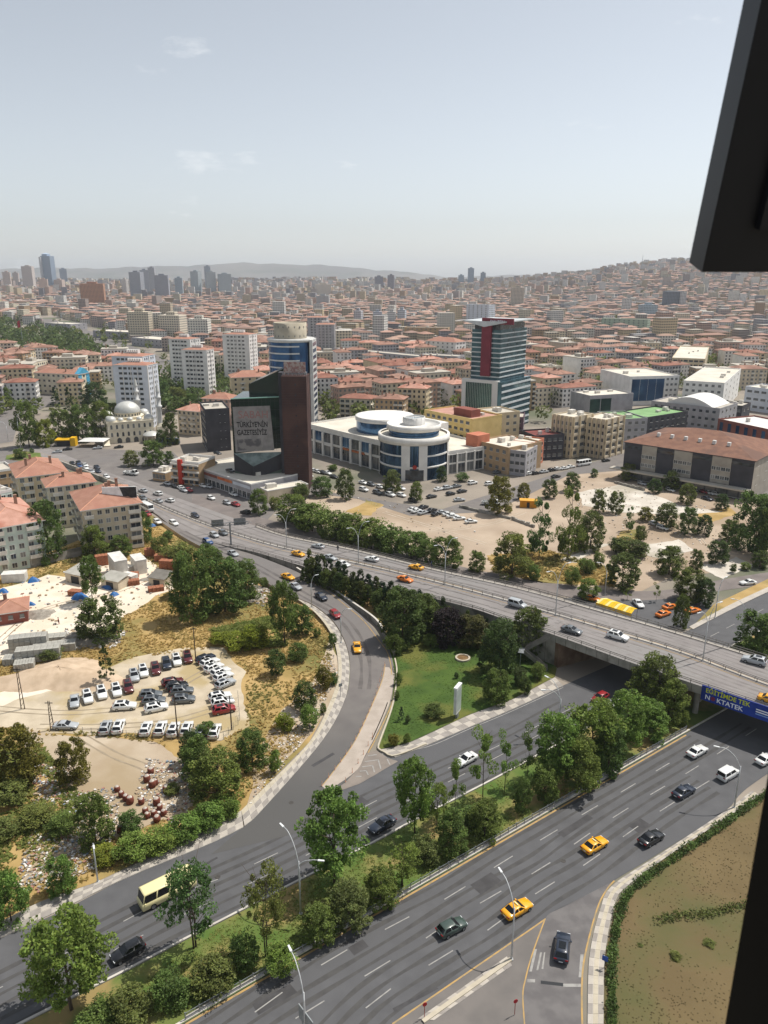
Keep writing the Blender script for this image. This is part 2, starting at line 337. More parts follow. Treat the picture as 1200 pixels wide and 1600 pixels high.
# slip road
def zd(p): return lerpt([(0, .1), (150, .1), (250, .4), (347, 1.0), (500, 2.2), (600, 3.8), (700, 5.3), (850, 7.0), (900, 7.2), (3000, 7.2)], p[0])
def zs(p): return .06 if p[1] > 1040 else lerpt([(840, 1.0), (870, 1.3), (900, 1.4), (940, 1.1), (1000, .35), (1040, .06)], p[1])
SL = [(240, 807), (285, 838), (330, 862), (385, 890), (433, 920), (467, 935), (493, 947), (523, 973), (542, 1010), (547, 1047), (540, 1090), (503, 1157), (467, 1200), (400, 1273), (330, 1335)]
SR = [(300, 836), (345, 852), (400, 868), (463, 893), (483, 905), (513, 921), (543, 944), (573, 970), (597, 1001), (610, 1020), (616, 1053), (610, 1095), (585, 1155), (560, 1200), (470, 1300)]
m_slip = mat('asphalt_slip', '#6a6563', '#78736f', .25, .9, lo=.3, hi=.7, c3='#706c6a', s3=.04, world=True)
t = m_slip.node_tree; src = t.nodes['Principled BSDF'].inputs['Base Color'].links[0].from_socket; gg = t.nodes.new('ShaderNodeNewGeometry'); sp = t.nodes.new('ShaderNodeSeparateXYZ'); t.links.new(gg.outputs['Position'], sp.inputs[0]); mr = t.nodes.new('ShaderNodeMapRange'); mr.inputs['From Min'].default_value = 140; mr.inputs['From Max'].default_value = 104; t.links.new(sp.outputs[1], mr.inputs['Value']); mm_ = t.nodes.new('ShaderNodeMix'); mm_.data_type = 'RGBA'; t.links.new(mr.outputs[0], mm_.inputs['Factor']); t.links.new(src, mm_.inputs['A']); mm_.inputs['B'].default_value = lin('#545352'); t.links.new(mm_.outputs['Result'], t.nodes['Principled BSDF'].inputs['Base Color'])   # newer dark surfacing where it joins the lower road
slip, sa, sb = strip_px('slip_road', SL, SR, m_slip, .06, 120, zf=zs)
mb = MB(); mb.strip(sa, [Vector((p.x, p.y, -.05)) for p in sa]); mb.build('embankment', m_dirt, slip)
# paler hatched strip beside the slip road, with chevrons
BL = [(602, 1035), (598, 1060), (582, 1100), (555, 1157), (525, 1200), (503, 1228)]; BR = [(616, 1053), (611, 1090), (601, 1118), (584, 1155), (571, 1179), (556, 1205), (512, 1236)]
hz, _, _ = strip_px('painted_gore', BL, BR, m_pav, .09, 40)
gp = sheet('chevron_island', [(574, 1177), (588, 1173), (606, 1185), (622, 1190), (560, 1226), (520, 1240), (556, 1206)], mat('tan_asphalt', '#79716a', '#857c74', .5, .9, world=True), .085, .02)
for q in ([(575, 1181), (588, 1179)], [(570, 1190), (591, 1187), (595, 1201)], [(566, 1198), (582, 1196), (585, 1206)], [(562, 1205), (572, 1204), (575, 1210)], [(605, 1186), (609, 1194)], [(556, 1213), (564, 1213)]):
    P = [at(x, y, .1) for x, y in q]
    for a, b in zip(P, P[1:]):
        d = (b-a).normalized(); nn = Vector((-d.y, d.x, 0))*.11; MB().poly([a-nn, b-nn+d*.1, b+nn+d*.1, a+nn]).build('chevron_bar', m_white, gp)
# the overpass: left highway running up onto the deck
DN = [(20, 700), (95, 724), (150, 746), (205, 774), (240, 800), (285, 832), (347, 851), (400, 863), (475, 885), (560, 908), (640, 926), (733, 949), (787, 967), (857, 989), (980, 1033), (1053, 1058), (1200, 1107), (1420, 1182), (1600, 1245)]
DC = [(30, 700), (93, 720), (187, 758), (233, 783), (310, 815), (400, 845), (467, 862), (550, 879), (667, 906), (800, 941), (947, 984), (1067, 1021), (1200, 1071), (1440, 1150), (1640, 1215)]
DF = [(75, 700), (150, 730), (197, 748), (250, 768), (300, 786), (400, 822), (450, 838), (550, 858), (673, 888), (800, 916), (910, 946), (1060, 989), (1200, 1032), (1460, 1110), (1680, 1178)]
def dline(L, n=160, dz=0): return [p+Vector((0, 0, dz)) for p in resample(smooth([at(p[0], p[1], zd(p)) for p in L], 6), n)]
dn, dc, df = dline(DN), dline(DC), dline(DF)
mb = MB(); mb.strip(dc, dn); mb.strip(df, dc); deck = mb.build('highway', m_deck); tag(deck, kind='structure')
def isbridge(p): x, y, _ = pix(p); return x > 868
mb = MB()
for L, sg in ((dn, -1), (df, 1)):
    for a, b in zip(L, L[1:]):
        low = (lambda p: p.z-1.7) if isbridge((a+b)/2) else (lambda p: -.05)
        q = [a-Vector((0, 0, .01)), b-Vector((0, 0, .01)), Vector((b.x, b.y, low(b))), Vector((a.x, a.y, low(a)))]
        mb.poly(q if sg < 0 else q[::-1])
mb.build('retaining_wall', m_concw, deck)
mb = MB(); idx = [i for i in range(len(dn)) if isbridge(dn[i])]
mb.strip([dn[i]-Vector((0, 0, 1.7)) for i in idx], [df[i]-Vector((0, 0, 1.7)) for i in idx]); mb.build('deck_soffit', m_concw, deck)
# abutment and piers
i0 = idx[0]; ab = MB(); ab.slab([dn[i0]-Vector((0, 0, 1.6)), df[i0]-Vector((0, 0, 1.6)), Vector((df[i0].x, df[i0].y, -.1)), Vector((dn[i0].x, dn[i0].y, -.1))], -1.2)
ab.build('abutment', mat('abutment_stone', '#6d5747', '#7f6a58', .6, .9, world=True), deck)
for k in (1090,):
    for f in (.12, .37, .63, .88):
        p = at(k, lerpt(DN, k), 7.2).lerp(at(k+20, lerpt(DF, k+20), 7.2), f); mb = MB(); mb.lathe([(.55, 0), (.55, 5.2), (.8, 5.6)], 14, p.x, p.y); mb.build('pier', m_concw, deck, sm=True)
# kerbs
def kerb(name, pts, w=.25, h=.14, z0=None, m=m_kerb, parent=None, side=1):
    P = pts; mb = MB(); A = []
    for i, p in enumerate(P):
        d = (P[min(i+1, len(P)-1)]-P[max(i-1, 0)]).normalized(); A.append((p, p+Vector((-d.y, d.x, 0))*w*side))
    up = Vector((0, 0, h)); a = [x[0] for x in A]; b = [x[1] for x in A]
    mb.strip([p+up for p in a], [p+up for p in b]); mb.strip(a, [p+up for p in a]); mb.strip([p+up for p in b], b)
    o = mb.build(name, m, parent); 
    if parent is None: tag(o, kind='structure')
    return o
def pl(L, z=.05, n=60, zf=None, off=(0, 0)): return resample(smooth([at(p[0]+off[0], p[1]+off[1], zf(p) if zf else z) for p in L], 5), n)
kerb('kerb', pl(FS, .05, 90), .3, .22); kerb('kerb', pl(NE, .05, 90), .3, .22, side=1)
kerb('kerb', pl([(663, 1600), (800, 1502)], .07, 20), .5, .2, m=m_slab[2])
# yellow edge lines
def line(name, L, w, m, z, parent, zf=None, n=80, off=(0, 0)):
    P = pl(L, z, n, zf, off); mb = MB(); A = []; B = []
    for i, p in enumerate(P):
        d = (P[min(i+1, n-1)]-P[max(i-1, 0)]).normalized(); nn = Vector((-d.y, d.x, 0))*w/2; A.append(p+nn); B.append(p-nn)
    mb.strip(A, B); return mb.build(name, m, parent)
line('edge_line', [(x, y+3.5) for x, y in NE[1:-1]], .28, m_yel, .075, road1)
line('edge_line', [(613, 1600), (800, 1472), (852, 1436)], .2, m_yel, .085, road1)
line('edge_line', RL[1:], .16, m_yel, .095, ramp); line('edge_line', RR, .2, m_yel, .095, ramp)
line('edge_line', [(x-4, y+1) for x, y in SR[4:13]], .18, m_yel, 0, slip, zf=lambda p: zs(p)+.03)
line('edge_line', BL[:], .15, m_yel, .11, hz); line('edge_line', [(620, 1062), (612, 1100), (588, 1152), (575, 1176)], .2, m_yel, .12, hz)
line('edge_line', [(x, y+3) for x, y in FN[7:12]], .15, m_white, .07, road2)
for L, dy in ((DC, 4.5), (DC, -3.5)): line('edge_line', [(x, y+dy*.8) for x, y in L], .15, m_yel, 0, deck, zf=lambda p: zd(p)+.02, n=120)
line('edge_line', [(x, y-4) for x, y in DN[6:]], .14, m_white, 0, deck, zf=lambda p: zd(p)+.02, n=120)
# lane dashes: each one a piece of its road
mbd = MB(); mbd.box(-1.9, 1.9, -.075, .075, 0, .006); dashmesh = mbd.mesh('lane_dash', m_white)
def dashes(parent, P, z, step, off=0, skip=lambda p: False):
    s = off; L = 0
    for a, b in zip(P, P[1:]):
        d = b-a; l = d.length
        while s < L+l:
            p = a+d*((s-L)/l)
            if not skip(p): ob('lane_dash', dashmesh, parent, (p.x, p.y, p.z+z), math.atan2(d.y, d.x))
            s += step
        L += l
def between(A, B, f): return [a.lerp(b, f) for a, b in zip(A, B)]
aa = pl(NE, .05, 90); bb = resample(smooth([at(*p) for p in [(520, 1655), (613, 1600), (800, 1472), (957, 1377), (1040, 1328), (1140, 1262), (1420, 1075)]], 5), 90)
base = at(524, 1505); 
NL = [[(290, 1655), (396, 1583), (507, 1505), (623, 1447-6), (708, 1397), (784-0, 1348), (857, 1305), (918, 1268), (975, 1235), (1028, 1203), (1100, 1160)],
      [(330, 1685), (430, 1612), (554, 1535), (650, 1476), (737, 1419), (845-0, 1362-5), (886, 1327), (948, 1284), (1004, 1249), (1058, 1217), (1105, 1188), (1180, 1140)],
      [(480, 1675), (582, 1567), (680, 1502), (768, 1449), (844, 1392), (912, 1352), (977, 1305), (1040, 1262), (1100, 1225)]]
for L, o_ in zip(NL, (1, 3, 2)):
    P = [at(x, y, .055) for x, y in L]; P = resample(smooth(P, 4), 80); dashes(road1, P, .006, 9.4, o_)
fa = pl(FN, .05, 110); 
for L, o_ in (([(-60, 1575), (20, 1533), (120, 1480), (250, 1410), (365, 1370-6), (455, 1322), (590, 1250), (690, 1205), (790, 1160), (890, 1108), (930, 1090)], 2.5), ([(-60, 1612), (25, 1568), (150, 1500), (265, 1440), (372, 1389), (462, 1345), (610, 1248+18), (685, 1262), (780, 1190)][:7]+[(640, 1250), (700, 1222), (820, 1160), (905, 1112)], 0.5)):
    P = resample(smooth([at(x, y, .052) for x, y in L], 4), 80); dashes(road2, P, .006, 9.2, o_)
P = resample([at(1080, 1010, .05), at(1200, 948, .05)], 10); dashes(road2, P, .006, 7, 3)
for f in (.36, .68):
    dashes(deck, [p+Vector((0, 0, .012)) for p in between(dn, dc, f)], .006, 8, 1, lambda p: pix(p)[0] < 330); dashes(deck, [p+Vector((0, 0, .012)) for p in between(dc, df, f)], .006, 8, 4, lambda p: pix(p)[0] < 330)
# frontage road, taxi rank, side roads beyond the overpass
fr, _, _ = strip_px('frontage_road', [(300, 770), (400, 806), (500, 832), (633, 862), (733, 888), (830, 906), (943, 921), (1040, 922), (1130, 905), (1260, 885)], [(300, 786), (400, 822), (500, 850), (633, 882), (733, 908), (830, 925), (943, 937), (1040, 936), (1140, 921), (1260, 905)], m_front, .06, 60)
sheet('taxi_rank_ground', [(880, 935), (943, 932), (1010, 933), (1100, 935), (1115, 948), (1078, 982), (1000, 985), (900, 965)], m_asph, .055)
sheet('verge', [(1115, 945), (1200, 905), (1260, 885), (1260, 895), (1200, 924), (1078, 984)], m_dry, .085)
sidew = strip_px('sidewalk', [(1077, 979), (1140, 945), (1200, 917), (1260, 890)], [(1083, 983), (1145, 951), (1206, 922), (1266, 896)], m_slab[0], .19, 12)
# lawn
sheet('lawn', [(605, 1000), (640, 975), (700, 985), (780, 1005), (850, 1010), (870, 1045), (867, 1058), (800, 1093), (733, 1117), (640, 1160), (592, 1172), (592, 1160), (612, 1100), (618, 1053)], m_lawn, .1)
sheet('verge', [(470, 903), (520, 905), (620, 930), (760, 965), (860, 1000), (850, 1012), (700, 990), (640, 980), (606, 1000), (590, 973), (550, 945)], m_dry, .085)
# checkered pavements made of slabs
def pavement(name, outer, inner, z=.17, rows=2, tile=1.55, zf=None, cream=None, curb=True):
    A = smooth([at(p[0], p[1], (zf(p) if zf else 0)+z) for p in outer], 6); B = smooth([at(p[0], p[1], (zf(p) if zf else 0)+z) for p in inner], 6)
    n = max(3, int(length(B)/tile)); A = resample(A, n+1); B = resample(B, n+1)
    mb = MB(); mb.strip([p-Vector((0, 0, .02)) for p in A], [p-Vector((0, 0, .02)) for p in B]); mb.strip([Vector((p.x, p.y, p.z-.2)) for p in B], [p-Vector((0, 0, .02)) for p in B])
    par = mb.build(name, m_kerb); tag(par, kind='structure'); k = 0
    for i in range(n):
        for r in range(rows):
            f0, f1 = r/rows+.015, (r+1)/rows-.015; g = .012
            q = [A[i].lerp(A[i+1], g).lerp(B[i].lerp(B[i+1], g), f0), A[i].lerp(A[i+1], g).lerp(B[i].lerp(B[i+1], g), f1), A[i].lerp(A[i+1], 1-g).lerp(B[i].lerp(B[i+1], 1-g), f1), A[i].lerp(A[i+1], 1-g).lerp(B[i].lerp(B[i+1], 1-g), f0)]
            if (q[1]-q[0]).cross(q[3]-q[0]).z < 0: q = q[::-1]
            m = m_slab[2] if cream == r else m_slab[(i+r) % 2]
            MB().slab([p-Vector((0, 0, .02)) for p in q], .03+R.uniform(0, .01)).build('paving_slab', m, par)
    return par
pavement('sidewalk', [(-60, 1468), (0, 1440), (67, 1407), (153, 1377), (233, 1340), (333, 1290), (377, 1266)], [(-60, 1492), (0, 1464), (90, 1423), (200, 1370), (327, 1318), (380, 1292)], rows=3, tile=1.3)
pavement('sidewalk', [(377, 1266), (400, 1243), (483, 1160), (513, 1103), (528, 1057), (525, 1013), (513, 983), (490, 955), (460, 933)], [(382, 1290), (410, 1264), (503, 1157), (538, 1094), (546, 1047), (541, 1010), (522, 974), (494, 949), (467, 936)], zf=lambda p: max(0, zs(p)-.06), rows=3, cream=0)
pavement('sidewalk', [(592, 1171), (640, 1160), (733, 1117), (800, 1093), (867, 1058)], [(617, 1183), (667, 1164), (733, 1136), (800, 1108), (880, 1071)], rows=2, tile=1.8)
pavement('sidewalk', [(943, 1600), (945, 1493), (960, 1413), (977, 1387), (1040, 1340), (1147, 1270), (1187, 1242)], [(918, 1600), (921, 1493), (938, 1420), (957, 1383), (1030, 1335), (1133, 1267), (1175, 1235)], rows=3, tile=1.3, cream=1)
pavement('sidewalk', [(678, 1594), (800, 1508)], [(652, 1592), (792, 1494)], rows=2, tile=1.3, z=.12)

# tyre-darkened wheel paths, patches and joints on the roads
m_track = mat('tyre_dark', '#454444', '#504f4e', .8, .9, world=True, lo=.3, hi=.7); m_patch = mat('asphalt_patch', '#403f40', '#4a494a', .6, .9, world=True); m_trackd = mat('tyre_dark_pale', '#736e6c', '#7f7a77', .5, .9, world=True); m_tracks = mat('tyre_dark_slip', '#5b5755', '#676260', .5, .9, world=True)
def track(P, off, w, m, parent, dz):
    A = []; B = []; n = len(P)
    for i, p in enumerate(P):
        d = (P[min(i+1, n-1)]-P[max(i-1, 0)]).normalized(); nn = Vector((-d.y, d.x, 0)); ww = w*(1+.3*math.sin(i*.7+off*3)); A.append(p+nn*(off+ww/2)+Vector((0, 0, dz))); B.append(p+nn*(off-ww/2)+Vector((0, 0, dz)))
    mb = MB(); mb.strip(A, B); return mb.build('wheel_track', m, parent)
for L in NL:
    P = resample(smooth([at(x, y, .053) for x, y in L], 4), 60)
    for off in (1.0, 2.6): track(P, off, .55, m_track, road1, .003)
P = resample(smooth([at(x, y, .053) for x, y in NL[2]], 4), 60)
for off in (-1.0, -2.6): track(P, off, .55, m_track, road1, .003)
P = resample(smooth([at(x, y, .05) for x, y in [(-60, 1594), (100, 1510), (258, 1426), (368, 1376), (458, 1333), (600, 1258), (700, 1212), (800, 1165), (900, 1110)]], 4), 60)
for off in (-4.4, -2.6, -.8, .8, 2.4, 4.0): track(P, off, .55, m_track, road2, .003)
P = between(sa, sb, .36)[8:88]
for off in (-.9, .9): track(P, off, .7, m_tracks, slip, .02)
for f in (.18, .5, .82):
    for A_, B_ in ((dn, dc), (dc, df)):
        P = between(A_, B_, f)[18:]
        for off in (-.8, .8): track(P, off, .5, m_trackd, deck, .006)
rp = random.Random(9)
for px, py, lx, ly in ((430, 1560, 5, 1.6), (760, 1380, 4, 2.2), (900, 1290, 7, 1.2), (1000, 1290, 3, 2), (560, 1480, 2.2, 1.4), (650, 1560, 6, .5), (330, 1345, 2.0, .35), (505, 1187, 5, .7), (480, 1172, 4, .5), (120, 1450, 4, 1.5), (560, 1255, 3, 2.0), (150, 1530, 6, .6)):
    g = at(px, py, .07); q = at(px+30, py-17, .07); a = math.atan2(q.y-g.y, q.x-g.x)+rp.uniform(-.05, .05); mb = MB(); mb.poly([(-lx/2, -ly/2, 0), (lx/2, -ly/2*rp.uniform(.8, 1.1), 0), (lx/2*rp.uniform(.9, 1.05), ly/2, 0), (-lx/2, ly/2, 0)]); o = mb.build('asphalt_patch', m_patch, road1, loc=(g.x, g.y, .066), rz=a)
mh = MB(); mh.lathe([(0, 0), (.35, 0), (.4, -.004)], 14); mhm = mh.mesh('manhole_cover', mat('iron', '#3a3836', '#4a4744', 3, .7))
for px, py in ((455, 1254), (700, 1440), (880, 1345), (340, 1370)): g = at(px, py, .075); ob('manhole_cover', mhm, road1, tuple(g))
for k in (30, 52, 74, 92, 108, 122, 136):
    mb = MB(); a, b = dn[k], df[k]; e = (dn[k+1]-dn[k]).normalized()*.14; mb.poly([a-e+Vector((0, 0, .025)), a+e+Vector((0, 0, .025)), b+e+Vector((0, 0, .025)), b-e+Vector((0, 0, .025))]); mb.build('expansion_joint', m_patch, deck)
mb = MB()
for k in range(22, len(dn)-1):
    a = dn[k]; low = a.z-1.7 if isbridge(a) else 0; mb.slab([Vector((a.x-.03, a.y-.01, low)), Vector((a.x+.03, a.y-.01, low)), Vector((a.x+.03, a.y-.01, a.z)), Vector((a.x-.03, a.y-.01, a.z))], .02)
mb.build('panel_joints', mat('joint_dark', '#4f4c48', None), deck, kind='stuff')
# ------------------------------------------------------------------ foliage
m_bark = mat('bark', '#4b4038', '#5e5146', 3, .95)
LEAF = {k: mat('leaf_'+k, a, b, .6, .6, spec=.25, trans=.4, attr='tint', lo=.3, hi=.7, rnd='#86893f', rlo=.1, rhi=2.2) for k, a, b in (
    ('bright', '#76944a', '#637f3c'), ('mid', '#637b42', '#546b38'), ('dark', '#506539', '#435731'), ('olive', '#707a48', '#5f6a3c'), ('autumn', '#75702f', '#5f5a2b'),
    ('blue', '#3b5545', '#304838'), ('needle', '#374d36', '#2c412d'), ('purple', '#3c3236', '#2f282a'), ('yellow', '#8c9233', '#6d7f2f'), ('wisp', '#5d7a45', '#4d693a'))}
def leafmesh(name, gen, nleaf, size, seed, up=.9, nee=False):
    r = np.random.RandomState(seed); C, tone = gen(r, nleaf); n = len(C)
    d = r.normal(size=(n, 3)); d[:, 2] += up; d /= np.linalg.norm(d, axis=1)[:, None]
    a = r.normal(size=(n, 3)); u = np.cross(d, a); u /= np.linalg.norm(u, axis=1)[:, None]; w = np.cross(d, u)
    s = size*r.uniform(.6, 1.35, n)[:, None]; e = (s*.62)
    bend = d*s*.18
    V = np.stack([C-u*s, C-w*e-bend, C+u*s, C+w*e-bend], 1).reshape(-1, 3)
    me = bpy.data.meshes.new(name); me.vertices.add(n*4); me.vertices.foreach_set('co', V.astype('f').ravel()); me.loops.add(n*4); me.loops.foreach_set('vertex_index', np.arange(n*4, dtype='i'))
    me.polygons.add(n); me.polygons.foreach_set('loop_start', np.arange(0, n*4, 4, dtype='i')); me.polygons.foreach_set('loop_total', np.full(n, 4, dtype='i'))
    at_ = me.attributes.new('tint', 'FLOAT_COLOR', 'FACE'); t = np.clip(tone, .35, 1.7); col = np.stack([t*r.uniform(.92, 1.1, n), t, t*r.uniform(.85, 1.05, n), np.ones(n)], 1); at_.data.foreach_set('color', col.astype('f').ravel())
    me.update(calc_edges=True); me.materials.append(LEAF['mid']); return me
def clumpy(nclump, rc, z0, z1, wfun, flat=1.0, hole=.0):
    def gen(r, n):
        cs = []; 
        while len(cs) < nclump:
            z = r.uniform(z0, z1); a = r.uniform(0, 2*PI); rr = wfun((z-z0)/(z1-z0))*(r.uniform(.25, 1)**.5)*(r.uniform(1.0, 1.22) if r.rand() < .22 else r.uniform(.85, 1.0))
            cs.append((rr*math.cos(a), rr*math.sin(a), z, rc*r.uniform(.45, 1.5), r.uniform(.68, 1.32)))
        k = r.randint(0, nclump, n); cs = np.array(cs); d = r.normal(size=(n, 3)); d /= np.linalg.norm(d, axis=1)[:, None]; rad_ = r.uniform(.35, 1, n)**.5
        C = cs[k, :3]+d*(cs[k, 3]*rad_)[:, None]*np.array([1, 1, .8*flat]); return C, cs[k, 4]*r.uniform(.7, 1.35, n)
    return gen
def dome(p=.5): return lambda t: .36*max(0.05, math.sin(PI*min(1, .12+.84*t)))**p
PROT = {}
def fulld(p): return lambda t: .37*max(.05, math.sin(PI*min(1, .24+.72*t)))**p
def trunkmesh(seed, h0, top, r0, limbs=5, spread=.25, multi=1):
    r = random.Random(seed); mb = MB()
    for q in range(multi):
        ox, oy = (r.uniform(-.06, .06), r.uniform(-.06, .06)) if multi > 1 else (0, 0)
        P = [(ox, oy, -.02)]
        for k in range(1, 6): P.append((ox+r.uniform(-.02, .02)*k/2, oy+r.uniform(-.02, .02)*k/2, top*k/5))
        mb.tube(P, r0, r0*.3, 7)
        for i in range(limbs):
            z = h0+(top-h0)*(i+.3)/limbs; a = r.uniform(0, 2*PI); l = spread*r.uniform(.7, 1.2)
            mb.tube([(ox, oy, z), (ox+math.cos(a)*l*.5, oy+math.sin(a)*l*.5, z+l*.35), (ox+math.cos(a)*l, oy+math.sin(a)*l, z+l*.9)], r0*.45, r0*.12, 5)
    return mb.mesh('trunk', m_bark, True)
def proto(key, crowns, trunks): PROT[key] = [(c, trunks[i % len(trunks)]) for i, c in enumerate(crowns)]
proto('broad', [leafmesh('crown', clumpy(95, .078, .25, .95, dome(.55)), 12500, .0165, s) for s in (1, 2, 3)], [trunkmesh(s, .25, .75, .018) for s in (1, 2)])
proto('round', [leafmesh('crown', clumpy(95, .082, .05, .94, fulld(.45)), 11500, .0175, s) for s in (4, 5, 6)], [trunkmesh(3, .12, .7, .018)])
proto('wispy', [leafmesh('crown', clumpy(60, .075, .34, .97, dome(.6)), 5200, .015, s) for s in (7, 8)], [trunkmesh(4, .2, .85, .013, 8, .28, 2)])
proto('thin', [leafmesh('crown', clumpy(13, .085, .32, .97, lambda t: .16+.1*math.sin(7*t)), 2600, .0155, s) for s in (9, 10)], [trunkmesh(5, .2, .92, .010, 7, .16)])
proto('poplar', [leafmesh('crown', clumpy(44, .085, .14, .95, lambda t: .05+.31*math.sin(PI*min(1, .2+.75*t))), 8000, .0155, s) for s in (11, 12)], [trunkmesh(6, .12, .85, .016)])
proto('cypress', [leafmesh('crown', clumpy(60, .07, .04, .93, lambda t: .36*(1-t)**.7+.03), 6000, .019, s, .9) for s in (13, 14)], [trunkmesh(7, .3, .8, .014, 1, .05)])
proto('spruce', [leafmesh('crown', clumpy(46, .06, .16, .98, lambda t: .36*(1-t)**.9+.01, .6), 5200, .017, s, .7) for s in (15,)], [trunkmesh(8, .3, .95, .014, 1, .05)])
proto('bush', [leafmesh('crown', clumpy(55, .12, .12, .88, dome(.35)), 6000, .024, s) for s in (16, 17, 18)], [trunkmesh(9, .03, .5, .02, 6, .2)])
proto('far', [leafmesh('crown', clumpy(20, .13, .2, .92, dome(.45)), 700, .06, s) for s in (19, 20)], [trunkmesh(10, .15, .6, .02, 2)])
TREES = []
def tree(px, py, ytop, wpx, kind='round', leaf='mid', desc=None, name=None, z=0.08, group=None):
    g = at(px, py, z); d = pix(g)[2]; w = wpx*d/F; lo, hi = .5, 40.0
    for _ in range(24):
        h = (lo+hi)/2; t = min(pix((g.x, g.y+.92*w/2*math.cos(q), z+h*(.56+.41*math.sin(q))))[1] for q in (0, .3, .6, .9, 1.2, 1.57))
        if t > ytop: lo = h
        else: hi = h
    h = max(h, .55*w if kind != 'bush' else .5*w)
    crown, trunk = R.choice(PROT[kind]); cw = w*1.02/(.92 if kind in ('broad', 'round', 'bush', 'wispy', 'far') else .72)
    nm = name or {'bush': 'bush', 'cypress': 'cypress_tree', 'spruce': 'spruce_tree', 'poplar': 'poplar_tree'}.get(kind, 'leafy_tree')
    r = root(nm, None, 'bush' if kind == 'bush' else 'tree', (g.x, g.y, z), R.uniform(0, 6.28), group or 'trees and bushes between the roads', (cw, cw, h))
    o = ob('crown', crown, r); o.material_slots[0].link = 'OBJECT'; o.material_slots[0].material = LEAF[leaf]
    ob('trunk', trunk, r)
    adj = {'bright': 'bright green', 'mid': 'mid green', 'dark': 'dark green', 'olive': 'olive green', 'autumn': 'brownish green', 'blue': 'bluish green', 'needle': 'very dark', 'purple': 'purplish dark', 'yellow': 'yellowish green', 'wisp': 'pale feathery'}[leaf]
    kn = {'broad': 'broad leafy tree', 'round': 'dense round tree', 'wispy': 'loose airy tree', 'thin': 'slender sparse tree', 'poplar': 'tall poplar', 'cypress': 'pointed cypress', 'spruce': 'conical conifer', 'bush': 'bushy shrub', 'far': 'small tree'}[kind]
    size = ('large ' if h > 11 else 'low ' if h < 2.2 and kind == 'bush' else '')
    if desc: r['label'] = desc
    else: later(r, f'{size}{adj} {kn}')
    TREES.append(r); return r
